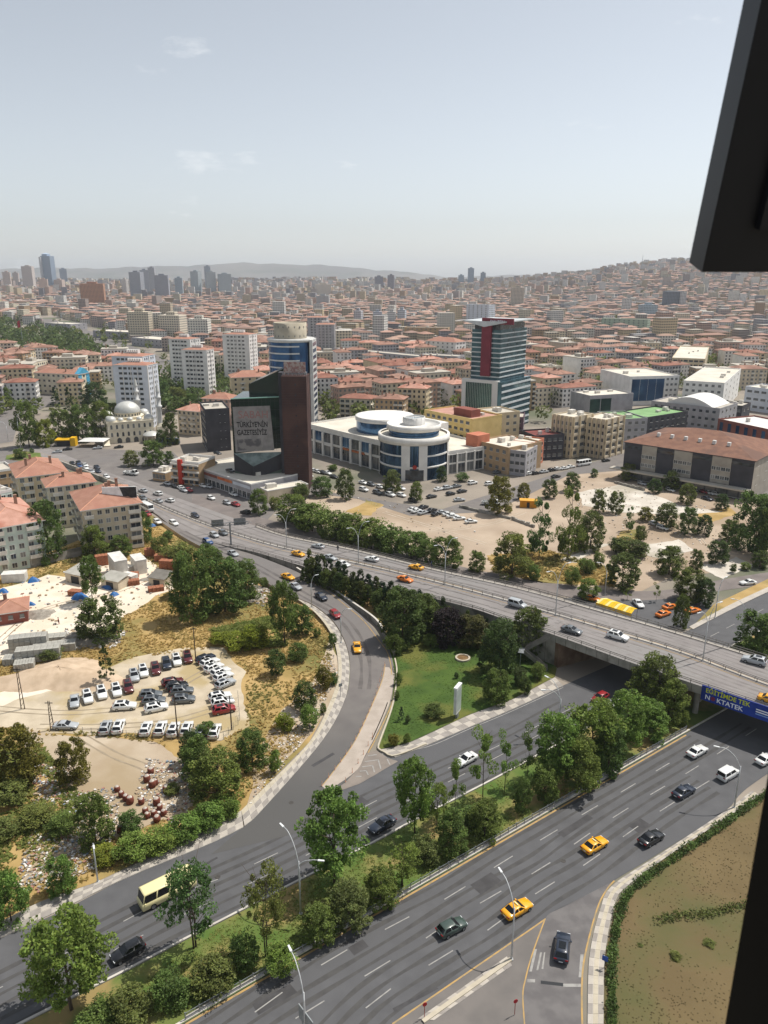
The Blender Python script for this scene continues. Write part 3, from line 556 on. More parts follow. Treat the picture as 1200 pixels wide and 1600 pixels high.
for t in [
 # median
 (112, 1578, 1408, 150, 'broad', 'bright', 'big bright green plane tree at the lower end of the grassy median'), (305, 1486, 1345, 112, 'wispy', 'wisp', 'feathery acacia hiding the tail of the cream minibus'), (205, 1597, 1532, 80, 'bush', 'olive'), (268, 1568, 1508, 70, 'bush', 'mid'), (334, 1544, 1484, 80, 'bush', 'olive'), (385, 1510, 1455, 55, 'bush', 'mid'), (420, 1492, 1350, 85, 'wispy', 'olive', 'thin brownish acacia beside the double-armed street lamp'),
 (440, 1520, 1470, 55, 'bush', 'bright'), (160, 1600, 1560, 70, 'bush', 'mid'), (522, 1380, 1230, 118, 'broad', 'bright', 'bright plane tree in front of the dark car on the far carriageway'), (545, 1442, 1372, 84, 'round', 'olive'), (498, 1468, 1408, 72, 'round', 'mid'), (594, 1412, 1352, 66, 'round', 'mid'), (632, 1385, 1315, 66, 'wispy', 'bright', 'small leaning bright tree on the sunny median grass'),
 (648, 1302, 1182, 75, 'broad', 'bright', 'tall plane tree with a bare trunk beside the white dashes'), (685, 1295, 1225, 48, 'wispy', 'bright'), (710, 1275, 1178, 40, 'thin', 'bright'), (754, 1250, 1135, 58, 'thin', 'bright'), (788, 1238, 1150, 42, 'thin', 'bright'), (822, 1228, 1140, 45, 'thin', 'wisp'), (706, 1332, 1264, 64, 'round', 'mid'), (757, 1306, 1248, 62, 'round', 'mid'), (815, 1268, 1215, 36, 'round', 'mid'), (740, 1290, 1250, 50, 'bush', 'mid'), (665, 1345, 1300, 50, 'bush', 'olive'),
 (870, 1222, 1112, 95, 'broad', 'bright'), (905, 1235, 1150, 75, 'round', 'mid'), (922, 1195, 1090, 100, 'broad', 'bright'), (975, 1170, 1078, 92, 'broad', 'bright'), (1012, 1150, 1092, 72, 'round', 'bright'), (1048, 1130, 1062, 62, 'round', 'mid'), (1022, 1105, 1022, 88, 'round', 'dark', 'big dark round tree rising in front of the bridge girder'), (950, 1205, 1130, 60, 'round', 'mid'), (850, 1250, 1190, 50, 'bush', 'mid'),
 # lower left waste ground
 (28, 1222, 1128, 90, 'round', 'autumn'), (118, 1222, 1153, 60, 'round', 'autumn'), (12, 1255, 1222, 70, 'bush', 'olive'), (150, 1315, 1238, 72, 'round', 'mid'), (205, 1302, 1264, 45, 'bush', 'mid'), (98, 1395, 1333, 52, 'round', 'bright'), (18, 1440, 1358, 68, 'round', 'bright'), (5, 1310, 1280, 60, 'bush', 'olive'), (60, 1285, 1255, 60, 'bush', 'olive'), (100, 1300, 1265, 50, 'bush', 'mid'), (165, 1345, 1320, 50, 'bush', 'yellow'),
 (210, 1340, 1298, 60, 'bush', 'bright'), (248, 1327, 1287, 62, 'bush', 'bright'), (288, 1310, 1268, 62, 'bush', 'bright'), (326, 1292, 1250, 60, 'bush', 'bright'), (355, 1276, 1240, 45, 'bush', 'bright'), (340, 1250, 1168, 98, 'round', 'mid'), (312, 1222, 1150, 70, 'round', 'mid'), (300, 1192, 1140, 45, 'round', 'dark'), (395, 1197, 1138, 62, 'round', 'mid'), (322, 1150, 1125, 32, 'bush', 'mid'), (430, 1208, 1170, 22, 'bush', 'bright'), (270, 1240, 1222, 30, 'bush', 'olive'),
 (476, 1108, 1064, 46, 'round', 'dark'), (484, 1138, 1100, 32, 'bush', 'bright'), (506, 1075, 1038, 30, 'bush', 'autumn'), (432, 1055, 1014, 36, 'bush', 'dark'), (466, 1032, 1003, 36, 'bush', 'mid'), (520, 1010, 988, 15, 'bush', 'mid'), (496, 995, 980, 14, 'bush', 'mid'), (522, 1070, 1050, 16, 'bush', 'mid'), (413, 918, 902, 14, 'bush', 'mid'), (445, 1140, 1112, 35, 'bush', 'yellow'), (505, 1115, 1098, 12, 'bush', 'mid'),
 (445, 1005, 908, 58, 'broad', 'mid', 'tall full tree on the dry slope above the slip road'), (472, 990, 943, 42, 'round', 'mid'), (400, 1012, 972, 50, 'bush', 'yellow'), (375, 1015, 985, 50, 'bush', 'yellow'), (345, 1005, 990, 40, 'bush', 'yellow'),
 (303, 968, 862, 80, 'round', 'mid'), (352, 955, 868, 85, 'round', 'mid'), (385, 938, 875, 58, 'round', 'mid'), (328, 905, 850, 62, 'round', 'mid'), (290, 930, 870, 45, 'round', 'dark'), (145, 940, 868, 42, 'broad', 'mid', 'upright tree between the sheds of the stone yard'), (160, 998, 932, 82, 'round', 'dark', 'wide dark tree shading the rubble of the stone yard'), (168, 1068, 1003, 28, 'spruce', 'needle', 'lone young pine beside the sand patch'), (80, 1030, 1008, 38, 'bush', 'olive'),
 (40, 876, 808, 42, 'spruce', 'needle'), (12, 870, 815, 28, 'spruce', 'needle'), (78, 876, 785, 64, 'round', 'mid'), (150, 872, 820, 48, 'round', 'mid'), (190, 868, 836, 42, 'round', 'mid'), (225, 848, 800, 34, 'round', 'mid'), (250, 868, 835, 32, 'bush', 'olive'), (280, 875, 848, 55, 'bush', 'olive'), (60, 800, 770, 40, 'round', 'mid'), (30, 800, 770, 30, 'round', 'mid'), (262, 846, 828, 22, 'bush', 'mid'),
 # wedge between slip road and overpass
 (628, 1005, 918, 86, 'round', 'dark', 'big dark round tree over the bend of the slip road'), (662, 990, 928, 64, 'round', 'dark'), (700, 1005, 950, 66, 'round', 'purple'), (738, 1010, 958, 62, 'round', 'purple'), (778, 1052, 968, 78, 'round', 'dark'), (825, 1022, 950, 68, 'round', 'dark', 'dark tree overhanging the deck at the bridge stairs'), (776, 1098, 1045, 50, 'round', 'mid'), (617, 1020, 986, 36, 'bush', 'mid'), (678, 1120, 1098, 32, 'bush', 'dark'), (627, 1126, 1104, 14, 'spruce', 'blue', 'little blue spruce on the lawn corner'), (637, 1130, 1117, 9, 'bush', 'blue'), (614, 1165, 1145, 20, 'bush', 'autumn'), (636, 1162, 1145, 14, 'bush', 'mid'), (713, 1060, 1050, 8, 'bush', 'dark'), (820, 1085, 1055, 22, 'bush', 'dark'), (812, 1070, 1040, 25, 'bush', 'blue'), (700, 1000, 978, 26, 'spruce', 'blue'), (623, 1070, 1050, 12, 'bush', 'mid'), (620, 1093, 1078, 10, 'bush', 'mid'), (672, 1010, 990, 25, 'bush', 'mid'), (745, 1010, 992, 30, 'bush', 'mid'), (840, 1060, 1035, 24, 'bush', 'mid'),
 # beyond the overpass
 (457, 817, 770, 56, 'bush', 'mid'), (488, 830, 785, 64, 'bush', 'mid'), (518, 840, 793, 64, 'bush', 'mid'), (550, 850, 800, 60, 'bush', 'mid'), (580, 858, 808, 60, 'bush', 'mid'), (612, 865, 818, 60, 'bush', 'mid'), (642, 873, 826, 62, 'bush', 'mid'), (696, 888, 836, 60, 'round', 'mid'), (745, 893, 860, 34, 'round', 'mid'), (668, 880, 842, 40, 'bush', 'mid'), (535, 845, 805, 40, 'bush', 'dark'), (596, 862, 822, 40, 'bush', 'dark'), (475, 824, 785, 36, 'bush', 'dark'), (404, 803, 765, 34, 'round', 'mid'), (430, 795, 775, 22, 'bush', 'olive'), (540, 780, 733, 34, 'round', 'dark'), (503, 775, 745, 40, 'round', 'mid'), (470, 780, 755, 28, 'bush', 'dark'), (612, 770, 735, 36, 'round', 'olive'), (650, 783, 753, 26, 'round', 'mid'), (690, 752, 728, 22, 'round', 'dark'), (722, 752, 738, 22, 'bush', 'mid'), (520, 735, 725, 20, 'bush', 'mid'),
 (800, 900, 832, 72, 'round', 'olive'), (780, 802, 745, 50, 'round', 'autumn'), (842, 870, 780, 40, 'poplar', 'wisp'), (887, 872, 764, 42, 'poplar', 'mid', 'tall full poplar over the dry grass patch'), (922, 858, 800, 52, 'round', 'olive'), (905, 862, 820, 34, 'round', 'mid'), (858, 778, 748, 28, 'round', 'dark'), (893, 768, 738, 32, 'round', 'dark'), (935, 800, 765, 28, 'round', 'dark'), (962, 802, 768, 30, 'round', 'dark'), (818, 780, 755, 24, 'round', 'autumn'), (833, 905, 880, 26, 'bush', 'mid'), (893, 915, 885, 28, 'bush', 'mid'), (915, 895, 870, 30, 'bush', 'mid'), (935, 885, 862, 20, 'bush', 'mid'), (972, 918, 865, 62, 'round', 'dark'), (1045, 897, 853, 56, 'round', 'dark'), (1087, 890, 858, 26, 'round', 'dark'), (1120, 880, 843, 38, 'round', 'dark'), (1100, 836, 805, 28, 'round', 'dark'), (982, 830, 792, 16, 'poplar', 'mid'), (1000, 846, 820, 24, 'bush', 'dark'), (1074, 834, 793, 38, 'round', 'mid'), (1040, 824, 786, 45, 'round', 'olive'), (1008, 814, 792, 28, 'round', 'autumn'), (1023, 770, 748, 26, 'round', 'dark'), (1047, 766, 736, 32, 'round', 'dark'), (1073, 787, 756, 32, 'round', 'dark'), (1127, 796, 772, 26, 'round', 'dark'), (1150, 773, 752, 32, 'round', 'dark'), (982, 750, 724, 36, 'round', 'olive'), (928, 745, 732, 15, 'round', 'mid'), (1170, 862, 768, 76, 'round', 'mid', 'huge dense tree at the edge of the concrete slabs'), (1200, 870, 780, 60, 'round', 'mid'), (1140, 845, 812, 38, 'round', 'dark'), (985, 868, 842, 60, 'bush', 'dark'), (962, 862, 838, 26, 'bush', 'dark'), (1187, 886, 860, 34, 'round', 'dark'), (1145, 895, 880, 13, 'bush', 'dark'), (1165, 890, 878, 18, 'bush', 'mid'),
 (918, 935, 903, 40, 'round', 'bright'), (980, 936, 918, 18, 'thin', 'mid'), (1025, 940, 912, 16, 'thin', 'mid'), (1077, 938, 888, 56, 'round', 'dark'), (1100, 945, 905, 36, 'round', 'dark'), (1063, 980, 930, 30, 'round', 'dark'), (1178, 1020, 953, 74, 'round', 'mid'), (1200, 1010, 960, 50, 'round', 'mid'),
 # junction and mosque
 (46, 698, 626, 48, 'round', 'mid'), (72, 698, 655, 34, 'round', 'yellow'), (98, 688, 640, 44, 'round', 'mid'), (130, 690, 632, 46, 'round', 'mid'), (160, 686, 628, 44, 'round', 'mid'), (88, 640, 605, 18, 'spruce', 'needle'), (110, 650, 605, 18, 'spruce', 'needle'), (148, 640, 598, 48, 'round', 'dark'), (178, 665, 630, 35, 'round', 'mid'), (112, 690, 668, 34, 'round', 'yellow'), (240, 728, 688, 44, 'round', 'mid'), (205, 728, 704, 30, 'round', 'olive'), (268, 695, 645, 30, 'round', 'dark'), (258, 632, 596, 30, 'round', 'mid'), (278, 640, 604, 40, 'round', 'olive'), (300, 640, 615, 30, 'round', 'mid'), (252, 700, 672, 20, 'round', 'dark'), (32, 716, 700, 26, 'bush', 'mid'), (50, 708, 700, 8, 'bush', 'mid'), (10, 640, 605, 30, 'round', 'mid'), (105, 610, 592, 20, 'round', 'dark'), (265, 725, 705, 18, 'round', 'mid'), (20, 600, 580, 22, 'round', 'mid')]:
    tree(*t[:6], desc=t[6] if len(t) > 6 else None)
for k in range(19):
    x = 483+11.5*k+R.uniform(-2, 2); y = lerpt([(480, 908), (560, 938), (640, 965), (700, 985)], x)+R.uniform(-3, 2); tree(x, y, y-R.uniform(40, 50), 24, 'cypress', 'needle', z=.1)
for k in range(20):
    x = 478+11*k+R.uniform(-3, 3); y = lerpt([(480, 912), (560, 942), (640, 972), (700, 990)], x)+R.uniform(-2, 2); tree(x, y, y-R.uniform(34, 46), 26, R.choice(['cypress', 'cypress', 'bush']), R.choice(['needle', 'dark']), z=.1)
for k in range(10):
    x = 700+15*k; y = lerpt([(690, 986), (850, 1014)], x); tree(x, y, y-R.uniform(28, 42), 20, R.choice(['cypress', 'spruce']), R.choice(['needle', 'blue', 'dark']), z=.1)
for x, y, wd in ((1108, 1478, 20), (1055, 1498, 22), (1000, 1480, 12)): tree(x, y, y-wd*.3, wd, 'bush', 'olive', z=-.25, group='weedy shrubs on the dry field')
# hedge along the exit ramp: one clipped row of shrubs
mbh = []
def hedge(name, label, L, w, h, leaf, n, size=.16):
    P = resample(smooth([at(*p) for p in L], 5), 80)
    def gen(r, nn):
        k = r.randint(0, 79, nn); f = r.uniform(0, 1, nn); A = np.array([list(p) for p in P]); C = A[k]*(1-f)[:, None]+A[k+1]*f[:, None]
        lump = 1+.25*np.sin(k*1.3)+.2*np.sin(k*.55)
        C[:, 0] += r.uniform(-.5, .5, nn)*w*lump; C[:, 1] += r.uniform(-.5, .5, nn)*w*lump; C[:, 2] = h*lump*r.uniform(0, 1, nn)**.6; return C, r.uniform(.7, 1.3, nn)*(.8+.25*np.sin(k*.9))
    me = leafmesh('foliage', gen, n, size, 5); me.materials[0] = LEAF[leaf]
    g = P[0]; r = root(name, label, 'hedge', (0, 0, 0)); ob('foliage', me, r)
    mb = MB()
    for p in P[::2]: mb.tube([(p.x, p.y, 0), (p.x+.05, p.y, h*.6)], .04, .02, 5)
    mb.build('stems', m_bark, r, kind='stuff'); return r
hedge('hedge', 'long low dark hedge curving along the exit ramp pavement', [(957, 1640), (957, 1493), (973, 1415), (995, 1385), (1050, 1345), (1100, 1312), (1155, 1272), (1200, 1240)], 1.05, .8, 'mid', 7000)
hedge('hedge', 'dark rambling hedge crossing the dry field by the window', [(1028, 1440), (1060, 1432), (1110, 1428), (1160, 1415), (1210, 1408)], 1.3, .45, 'olive', 1100)
# grass and weeds
def tufts(name, label, poly, n, h, w, m, seed=1, avoid=()):
    r = random.Random(seed); xs = [p[0] for p in poly]; ysx = [p[1] for p in poly]; mb = MB(); c = 0; tries = 0
    W_ = [at(*p) for p in poly]; wx = [p.x for p in W_]; wy = [p.y for p in W_]
    while c < n and tries < n*12:
        tries += 1; x = r.uniform(min(wx), max(wx)); y = r.uniform(min(wy), max(wy)); q = pix((x, y, 0))
        if not inpoly(q[0], q[1], poly) or any(inpoly(q[0], q[1], a) for a in avoid): continue
        dens = math.sin(x*.23+y*.11)+math.sin(y*.31-x*.17)+math.sin(x*.71+y*.53)
        if dens < r.uniform(-2.5, 1.2): continue
        c += 1
        for k in range(3):
            a = r.uniform(0, PI); s = r.uniform(.6, 1.4); dx, dy = math.cos(a)*w*s/2, math.sin(a)*w*s/2; lx, ly = r.uniform(-1.1, 1.1)*h, r.uniform(-1.1, 1.1)*h; hh = h*r.uniform(.2, .85)
            mb.add([(x-dx, y-dy, .05), (x+dx, y+dy, .05), (x+dx*.4+lx, y+dy*.4+ly, .05+hh), (x-dx*.6+lx, y-dy*.6+ly, .05+hh*.9)], [(0, 1, 2, 3)])
    o = mb.build(name, m); return tag(o, label, 'grass', kind='stuff')
m_tuft = mat('dry_tuft', '#c2aa70', '#ab955c', .8, .9, world=True, trans=.45, c3='#8b8650', s3=.06); m_tuftg = mat('green_tuft', '#768344', '#8a8f4e', .5, .9, world=True, trans=.45); m_tuftl = mat('lawn_blade', '#3f5220', '#4a5a24', .5, .9, world=True, trans=.45)
YARD = [(-20, 925), (75, 898), (225, 872), (282, 915), (195, 962), (160, 1005), (60, 1010), (-20, 1040)]; LOT = [(-30, 1082), (60, 1050), (130, 1055), (200, 1030), (350, 1012), (385, 1050), (385, 1135), (345, 1155), (-30, 1135)]; DUMP = [(60, 1150), (150, 1150), (250, 1163), (300, 1200), (300, 1260), (215, 1300), (130, 1320), (100, 1250)]
tufts('dry_grass', 'tall straw-coloured grass on the waste ground', [(-60, 905), (60, 870), (230, 815), (330, 870), (400, 912), (460, 940), (515, 985), (520, 1057), (505, 1103), (470, 1160), (380, 1250), (340, 1275), (150, 1370), (0, 1435), (-80, 1470)], 15000, .38, .45, m_tuft, 3, (YARD, LOT, DUMP))
tufts('weeds', 'green weeds scattered over the waste ground', [(-60, 1150), (60, 1160), (130, 1250), (60, 1380), (-60, 1450)], 3500, .5, .5, m_tuftg, 4)
tufts('weeds', 'green weeds on the slope above the slip road', [(330, 985), (420, 965), (450, 1010), (360, 1015)], 1500, .8, .5, m_tuftg, 5)
tufts('median_grass', 'patchy green grass on the median strip', [(140, 1595), (360, 1440), (673, 1276), (820, 1200), (830, 1280), (627, 1395), (400, 1525), (290, 1590)], 6000, .28, .4, m_tuftg, 6)
tufts('lawn_grass', 'mown green grass of the triangular lawn', [(612, 1000), (700, 990), (850, 1012), (862, 1050), (733, 1112), (640, 1155), (595, 1165), (615, 1100)], 5000, .12, .45, m_tuftl, 7)
tufts('field_grass', 'short dry grass on the field below the window', [(965, 1600), (970, 1430), (1060, 1350), (1160, 1280), (1220, 1260), (1220, 1600)], 1300, .05, .22, mat('field_blade', '#75664a', '#675f40', .5, .9, world=True, trans=.45, c3='#565e34', s3=.1), 8)
tufts('dry_grass', 'straw-coloured grass along the far side of the overpass', [(760, 868), (850, 858), (960, 890), (960, 915), (830, 905), (770, 892)], 1800, .6, .6, m_tuft, 9)
# ------------------------------------------------------------------ vehicles
PAINT = {k: mat('paint_'+k, c, None, rough=.32, spec=.5, coat=.5) for k, c in dict(white='#d9dad8', silver='#a4a8ab', grey='#5d6266', black='#17191d', navy='#232b3a', red='#8c1f24', maroon='#551a1e', yellow='#e0a012', orange='#d9761c', green='#3c4a44', cream='#e2d7a2', blue='#2c4a78', brown='#6a4b33').items()}
m_glass = mat('car_glass', '#0d1114', None, rough=.08, spec=.6); m_tyre = mat('tyre', '#141414', None, rough=.9); m_rim = mat('rim', '#8d9093', None, rough=.35, metal=.8)
m_hl = mat('headlamp', '#dfe3e6', None, rough=.1, spec=.6); m_tl = mat('tail_lamp', '#7a0f10', None, rough=.2); m_plate = mat('plate', '#d5d8da', None, rough=.5); m_trim = mat('trim', '#1c1d1f', None, rough=.6)
CARS = dict(sedan=(4.5, 1.78, 1.45, .95, .78, .05, -.98, -1.62), hatch=(4.1, 1.74, 1.5, .98, .85, .15, -1.5, -1.92), suv=(4.5, 1.86, 1.68, 1.08, .9, .2, -1.72, -2.12), van=(4.4, 1.82, 1.86, 1.12, 1.3, .6, -2.02, -2.13), minibus=(7.6, 2.2, 2.75, 1.4, 3.65, 3.37, -3.65, -3.73), bus=(11.5, 2.5, 3.1, 1.3, 5.6, 5.45, -5.6, -5.68), truck=(6.5, 2.2, 2.5, 1.3, 2.9, 2.5, 1.2, 1.1))
def carproto(kind, full):
    L, Wd, Ht, bz, f0, f1, r1_, r0_ = CARS[kind]; w = Wd/2; mb = MB(); boxy = kind in ('minibus', 'bus'); x1 = L/2
    st = [(-x1, .8, .42, bz-.12), (-x1+.1, .95, .28, bz), (-x1+.55, 1, .22, bz+.02), (r1_ if r1_ < 0 else -1, 1, .2, bz), (0, 1, .2, bz-.02), (f0, 1, .2, bz), (f0+.25*(x1-f0), .985, .2, bz-.05), (x1-.22, .93, .24, bz-.19), (x1, .78, .34, bz-.34)]
    if boxy: st = [(-x1, .95, .4, bz), (-x1+.08, 1, .3, bz), (0, 1, .3, bz), (x1-.1, 1, .3, bz), (x1, .95, .4, bz-.1)]
    if kind == 'truck': st = [(-x1, .9, .6, .8), (-x1+.1, 1, .5, .9), (1.0, 1, .5, .9), (1.1, 1, .4, bz), (x1-.1, 1, .4, bz), (x1, .95, .5, bz-.1)]
    st.sort(); rings = []
    for x, k, a, b in st:
        W2 = w*k; half = [(W2*.82, a), (W2, a+.13), (W2*1.0, a+(b-a)*.62), (W2*.95, b-.05), (W2*.88, b)]
        rings.append([(x, y, z) for y, z in half]+[(x, -y, z) for y, z in half[::-1]])
    b0 = len(mb.v); nr = 10
    for r_ in rings: mb.v += r_
    for i in range(len(rings)-1):
        for j in range(nr): mb.f.append((b0+i*nr+j, b0+(i+1)*nr+j, b0+(i+1)*nr+(j+1) % nr, b0+i*nr+(j+1) % nr)); mb.m.append(0)
    mb.f += [tuple(b0+j for j in range(nr)), tuple(b0+(len(rings)-1)*nr+j for j in range(nr))[::-1]]; mb.m += [0, 0]
    wb, wt, zt = w*.9, w*(.93 if boxy else .74), Ht-.03
    if kind == 'van': wt = w*.84
    lowz = bz-.03; Bq = [(r0_, -wb, lowz), (f0, -wb, lowz), (f0, wb, lowz), (r0_, wb, lowz)]; Tq = [(r1_, -wt, zt-.05), (f1, -wt, zt-.05), (f1, wt, zt-.05), (r1_, wt, zt-.05)]
    mx_ = (f1+r1_)/2
    Rq = [(r1_+.15, -wt*.8, zt), (mx_, -wt*.8, Ht), (f1-.2, -wt*.8, zt), (f1-.2, wt*.8, zt), (mx_, wt*.8, Ht), (r1_+.15, wt*.8, zt)]
    mb.add(Bq+Tq+Rq, [(0, 1, 5, 4), (1, 2, 6, 5), (2, 3, 7, 6), (3, 0, 4, 7), (4, 5, 10, 9, 8), (6, 7, 13, 12, 11), (5, 6, 11, 10), (7, 4, 8, 13), (8, 9, 12, 13), (9, 10, 11, 12)])
    if kind == 'truck':
        for q in ((-x1, .95, -w, w, .9, 1.02),): mb.box(*q)
        mb.box(-x1, .95, -w, -w+.05, .9, 1.5); mb.box(-x1, .95, w-.05, w, .9, 1.5); mb.box(.9, .95, -w, w, .9, 1.5); mb.box(-x1, -x1+.05, -w, w, .9, 1.5)
    parts = [('body', mb.mesh('body', PAINT['white'], True), None, 'paint')]
    def pane(name, q, t=.015, m=m_glass, ins=.1):
        c = sum((Vector(p) for p in q), Vector())/4; q = [c+(Vector(p)-c)*(1-ins) for p in q]; s = MB(); s.slab(q, t); parts.append((name, s.mesh(name, m), None, 'x'))
    B, T = Bq, Tq
    pane('windshield', [B[1], B[2], T[2], T[1]]); pane('rear_window', [B[3], B[0], T[0], T[3]])
    if full and not boxy:
        for sgn in (0, 1):
            b_, f_, tb, tf = (B[0], B[1], T[0], T[1]) if not sgn else (B[3], B[2], T[3], T[2])
            lp = lambda a, c, t: tuple(a[i]+(c[i]-a[i])*t for i in range(3))
            for u0, u1 in ((.06, .5), (.5, .94)):
                q = [lp(b_, f_, u0), lp(b_, f_, u1), lp(tb, tf, u1), lp(tb, tf, u0)]; pane('side_window', q if not sgn else q[::-1], ins=.13)
    else:
        nseg = {'minibus': 4, 'bus': 7}.get(kind, 1)
        for k in range(nseg):
            for sgn in (0, 1):
                b_, f_, tb, tf = (B[0], B[1], T[0], T[1]) if not sgn else (B[3], B[2], T[3], T[2]); lp = lambda a, c, t: tuple(a[i]+(c[i]-a[i])*t for i in range(3)); u0, u1 = k/nseg, (k+1)/nseg
                q = [lp(b_, f_, u0), lp(b_, f_, u1), lp(tb, tf, u1), lp(tb, tf, u0)]; pane('side_window', q if not sgn else q[::-1], ins=.1)
    rw = .33 if not boxy and kind != 'truck' else .46; wm = MB()
    wm.lathe([(0, -.1), (rw*.9, -.1), (rw, -.06), (rw, .06), (rw*.9, .1), (rw*.62, .1)], 14, m=0); wm.lathe([(rw*.62, .1), (rw*.55, .085), (0, .09)], 14, m=1)
    wm.v = [(x, -z, y) for x, y, z in wm.v]; me = wm.mesh('wheel', [m_tyre, m_rim], True)
    wm2 = MB(); wm2.v = [(x, -y, z) for x, y, z in wm.v]; wm2.f = [f[::-1] for f in wm.f]; wm2.m = wm.m; me2 = wm2.mesh('wheel', [m_tyre, m_rim], True)
    for x in (-L*.29, L*.31):
        parts.append(('wheel', me, (x, -w+.08, rw), 'x')); parts.append(('wheel', me2, (x, w-.08, rw), 'x'))
    if full:
        hz_ = bz-.32; h1 = MB(); h1.box(-.1, .05, -.18, .18, -.07, .07); hm = h1.mesh('headlight', m_hl); tm = h1.mesh('tail_light', m_tl)
        for s in (-1, 1): parts.append(('headlight', hm, (x1-.14, s*w*.68, hz_), 'x')); parts.append(('tail_light', tm, (-x1+.06, s*w*.72, bz-.14), 'x'))
        mm = MB(); mm.box(-.08, .08, -.1, .1, -.07, .07); me3 = mm.mesh('mirror', PAINT['black'])
        for s in (-1, 1): parts.append(('mirror', me3, (f0-.25, s*(w+.06), bz+.05), 'paint'))
        p1 = MB(); p1.box(-.015, .015, -.26, .26, -.06, .06); parts.append(('number_plate', p1.mesh('number_plate', m_plate), (-x1-.01, 0, .62), 'x'))
        if kind == 'suv':
            rr = MB(); rr.box(r1_+.45, f1-.35, -wt*.62, wt*.62, Ht-.012, Ht+.012); parts.append(('sunroof', rr.mesh('sunroof', m_glass), None, 'roof'))
    return parts
CP = {}
ts = MB(); ts.prism([(-.08, -.35), (.08, -.35), (.08, .35), (-.08, .35)], 0, .16); ts_me = ts.mesh('roof_sign', mat('taxi_sign', '#e9d9a0', None, rough=.4))
ncar = {}
def car(px, py, d, kind='sedan', paint='white', full=False, desc=None, z=.07, group='cars on the roads', taxi=False, roof=None, cat=None, zf=None, auto=None):
    zz = zf((px, py)) if zf else z; g = at(px, py, zz); q = at(px+d[0], py+d[1], zz); v = q-g; rz = math.atan2(v.y, v.x)
    key = (kind, full)
    if key not in CP: CP[key] = carproto(kind, full)
    nm = {'sedan': 'sedan_car', 'hatch': 'hatchback_car', 'suv': 'suv_car', 'van': 'delivery_van', 'minibus': 'minibus', 'bus': 'bus', 'truck': 'pickup_truck'}[kind]
    if taxi: nm = 'taxi'
    o = inst(CP[key], nm, desc, cat or {'van': 'van', 'minibus': 'minibus', 'bus': 'bus', 'truck': 'truck'}.get(kind, 'taxi' if taxi else 'car'), (g.x, g.y, zz), rz, None, group, {'paint': PAINT[paint], 'roof': PAINT[roof] if roof else m_glass})
    if taxi: ob('roof_sign', ts_me, o, (-.25, 0, CARS[kind][2]-.02))
    if not desc: later(o, auto or f'{paint} {"taxi" if taxi else {"sedan":"saloon car","hatch":"hatchback","suv":"tall estate car","van":"small van","minibus":"minibus","bus":"bus","truck":"truck"}[kind]}')
    return o
UP = (34, -20); DNW = (-34, 19); EA = (30, 9); WE = (-30, -8)
car(929, 1325, UP, 'sedan', 'yellow', True, 'yellow taxi in the middle lane behind the black saloons', taxi=True); car(808, 1425, UP, 'sedan', 'yellow', True, 'yellow taxi beside the street lamp of the traffic island', taxi=True)
car(706, 1454, (34, -18), 'hatch', 'green', True, 'dark green compact car with a silver roof at the lamp shadow', roof='silver'); car(878, 1486, (4, -40), 'suv', 'navy', True, 'dark blue estate car with glass roof driving up the exit ramp')
car(1017, 1314, UP, 'sedan', 'black', True, 'black saloon passing the start of the checkered pavement'); car(1068, 1241, UP, 'sedan', 'navy', True, 'dark navy saloon between the bridge shadow and the lamp'); car(1089, 1178, UP, 'sedan', 'white', True, 'white saloon emerging beside the bridge shadow'); car(1137, 1214, UP, 'van', 'white', True, 'small white panel van next to the bent street lamp'); car(1196, 1190, UP, 'sedan', 'white', True, 'white car half hidden by the dark window jamb')
car(597, 1293, DNW, 'sedan', 'navy', True, 'dark blue saloon passing the bright plane tree'); car(200, 1492, DNW, 'hatch', 'black', True, 'black car half hidden behind the big plane tree'); car(262, 1400, (-34, 17), 'minibus', 'cream', True, 'cream-roofed dark minibus on the far carriageway'); car(728, 1191, DNW, 'sedan', 'white', True, 'white saloon seen between the slender median trees'); car(937, 1094, DNW, 'hatch', 'red', True, 'red hatchback coming out from under the bridge'); car(962, 1103, DNW, 'sedan', 'white', True, 'white car mostly hidden under the median tree crowns')
car(558, 1015, (3, 20), 'sedan', 'yellow', True, 'yellow taxi coming down the slip road bend', taxi=True, zf=lambda p: zs(p)+.03); car(524, 963, (14, 12), 'hatch', 'red', True, 'red hatchback on the slip road', zf=lambda p: zs(p)+.03); car(502, 935, (18, 12), 'sedan', 'navy', True, 'dark blue car on the slip road ahead of the red one', zf=lambda p: zs(p)+.03); car(450, 904, (22, 9), 'sedan', 'yellow', True, 'yellow taxi at the top of the slip road', taxi=True, zf=lambda p: zs(p)+.03); car(462, 919, (20, 11), 'sedan', 'silver', False, 'silver car behind the slope tree on the slip road', zf=lambda p: zs(p)+.03)
zdk = lambda p: zd(p)+.03
for x, y, d, k, c, t in ((466, 868, EA, 'sedan', 'yellow', 1), (516, 874, EA, 'sedan', 'silver', 0), (536, 884, EA, 'sedan', 'white', 0), (633, 908, EA, 'sedan', 'orange', 1), (893, 988, EA, 'sedan', 'grey', 0), (965, 998, EA, 'suv', 'white', 0), (497, 856, WE, 'sedan', 'silver', 0), (581, 876, WE, 'sedan', 'white', 0), (650, 889, WE, 'sedan', 'yellow', 1), (808, 948, EA, 'van', 'silver', 0), (1178, 1036, WE, 'suv', 'silver', 0), (1205, 1098, EA, 'sedan', 'yellow', 1)):
    car(x, y, d, k, c, True, taxi=bool(t), zf=zdk, group='cars on the overpass', auto=f'{c} {"taxi" if t else {"sedan":"saloon","suv":"tall estate car","van":"van"}[k]} driving on the overpass')
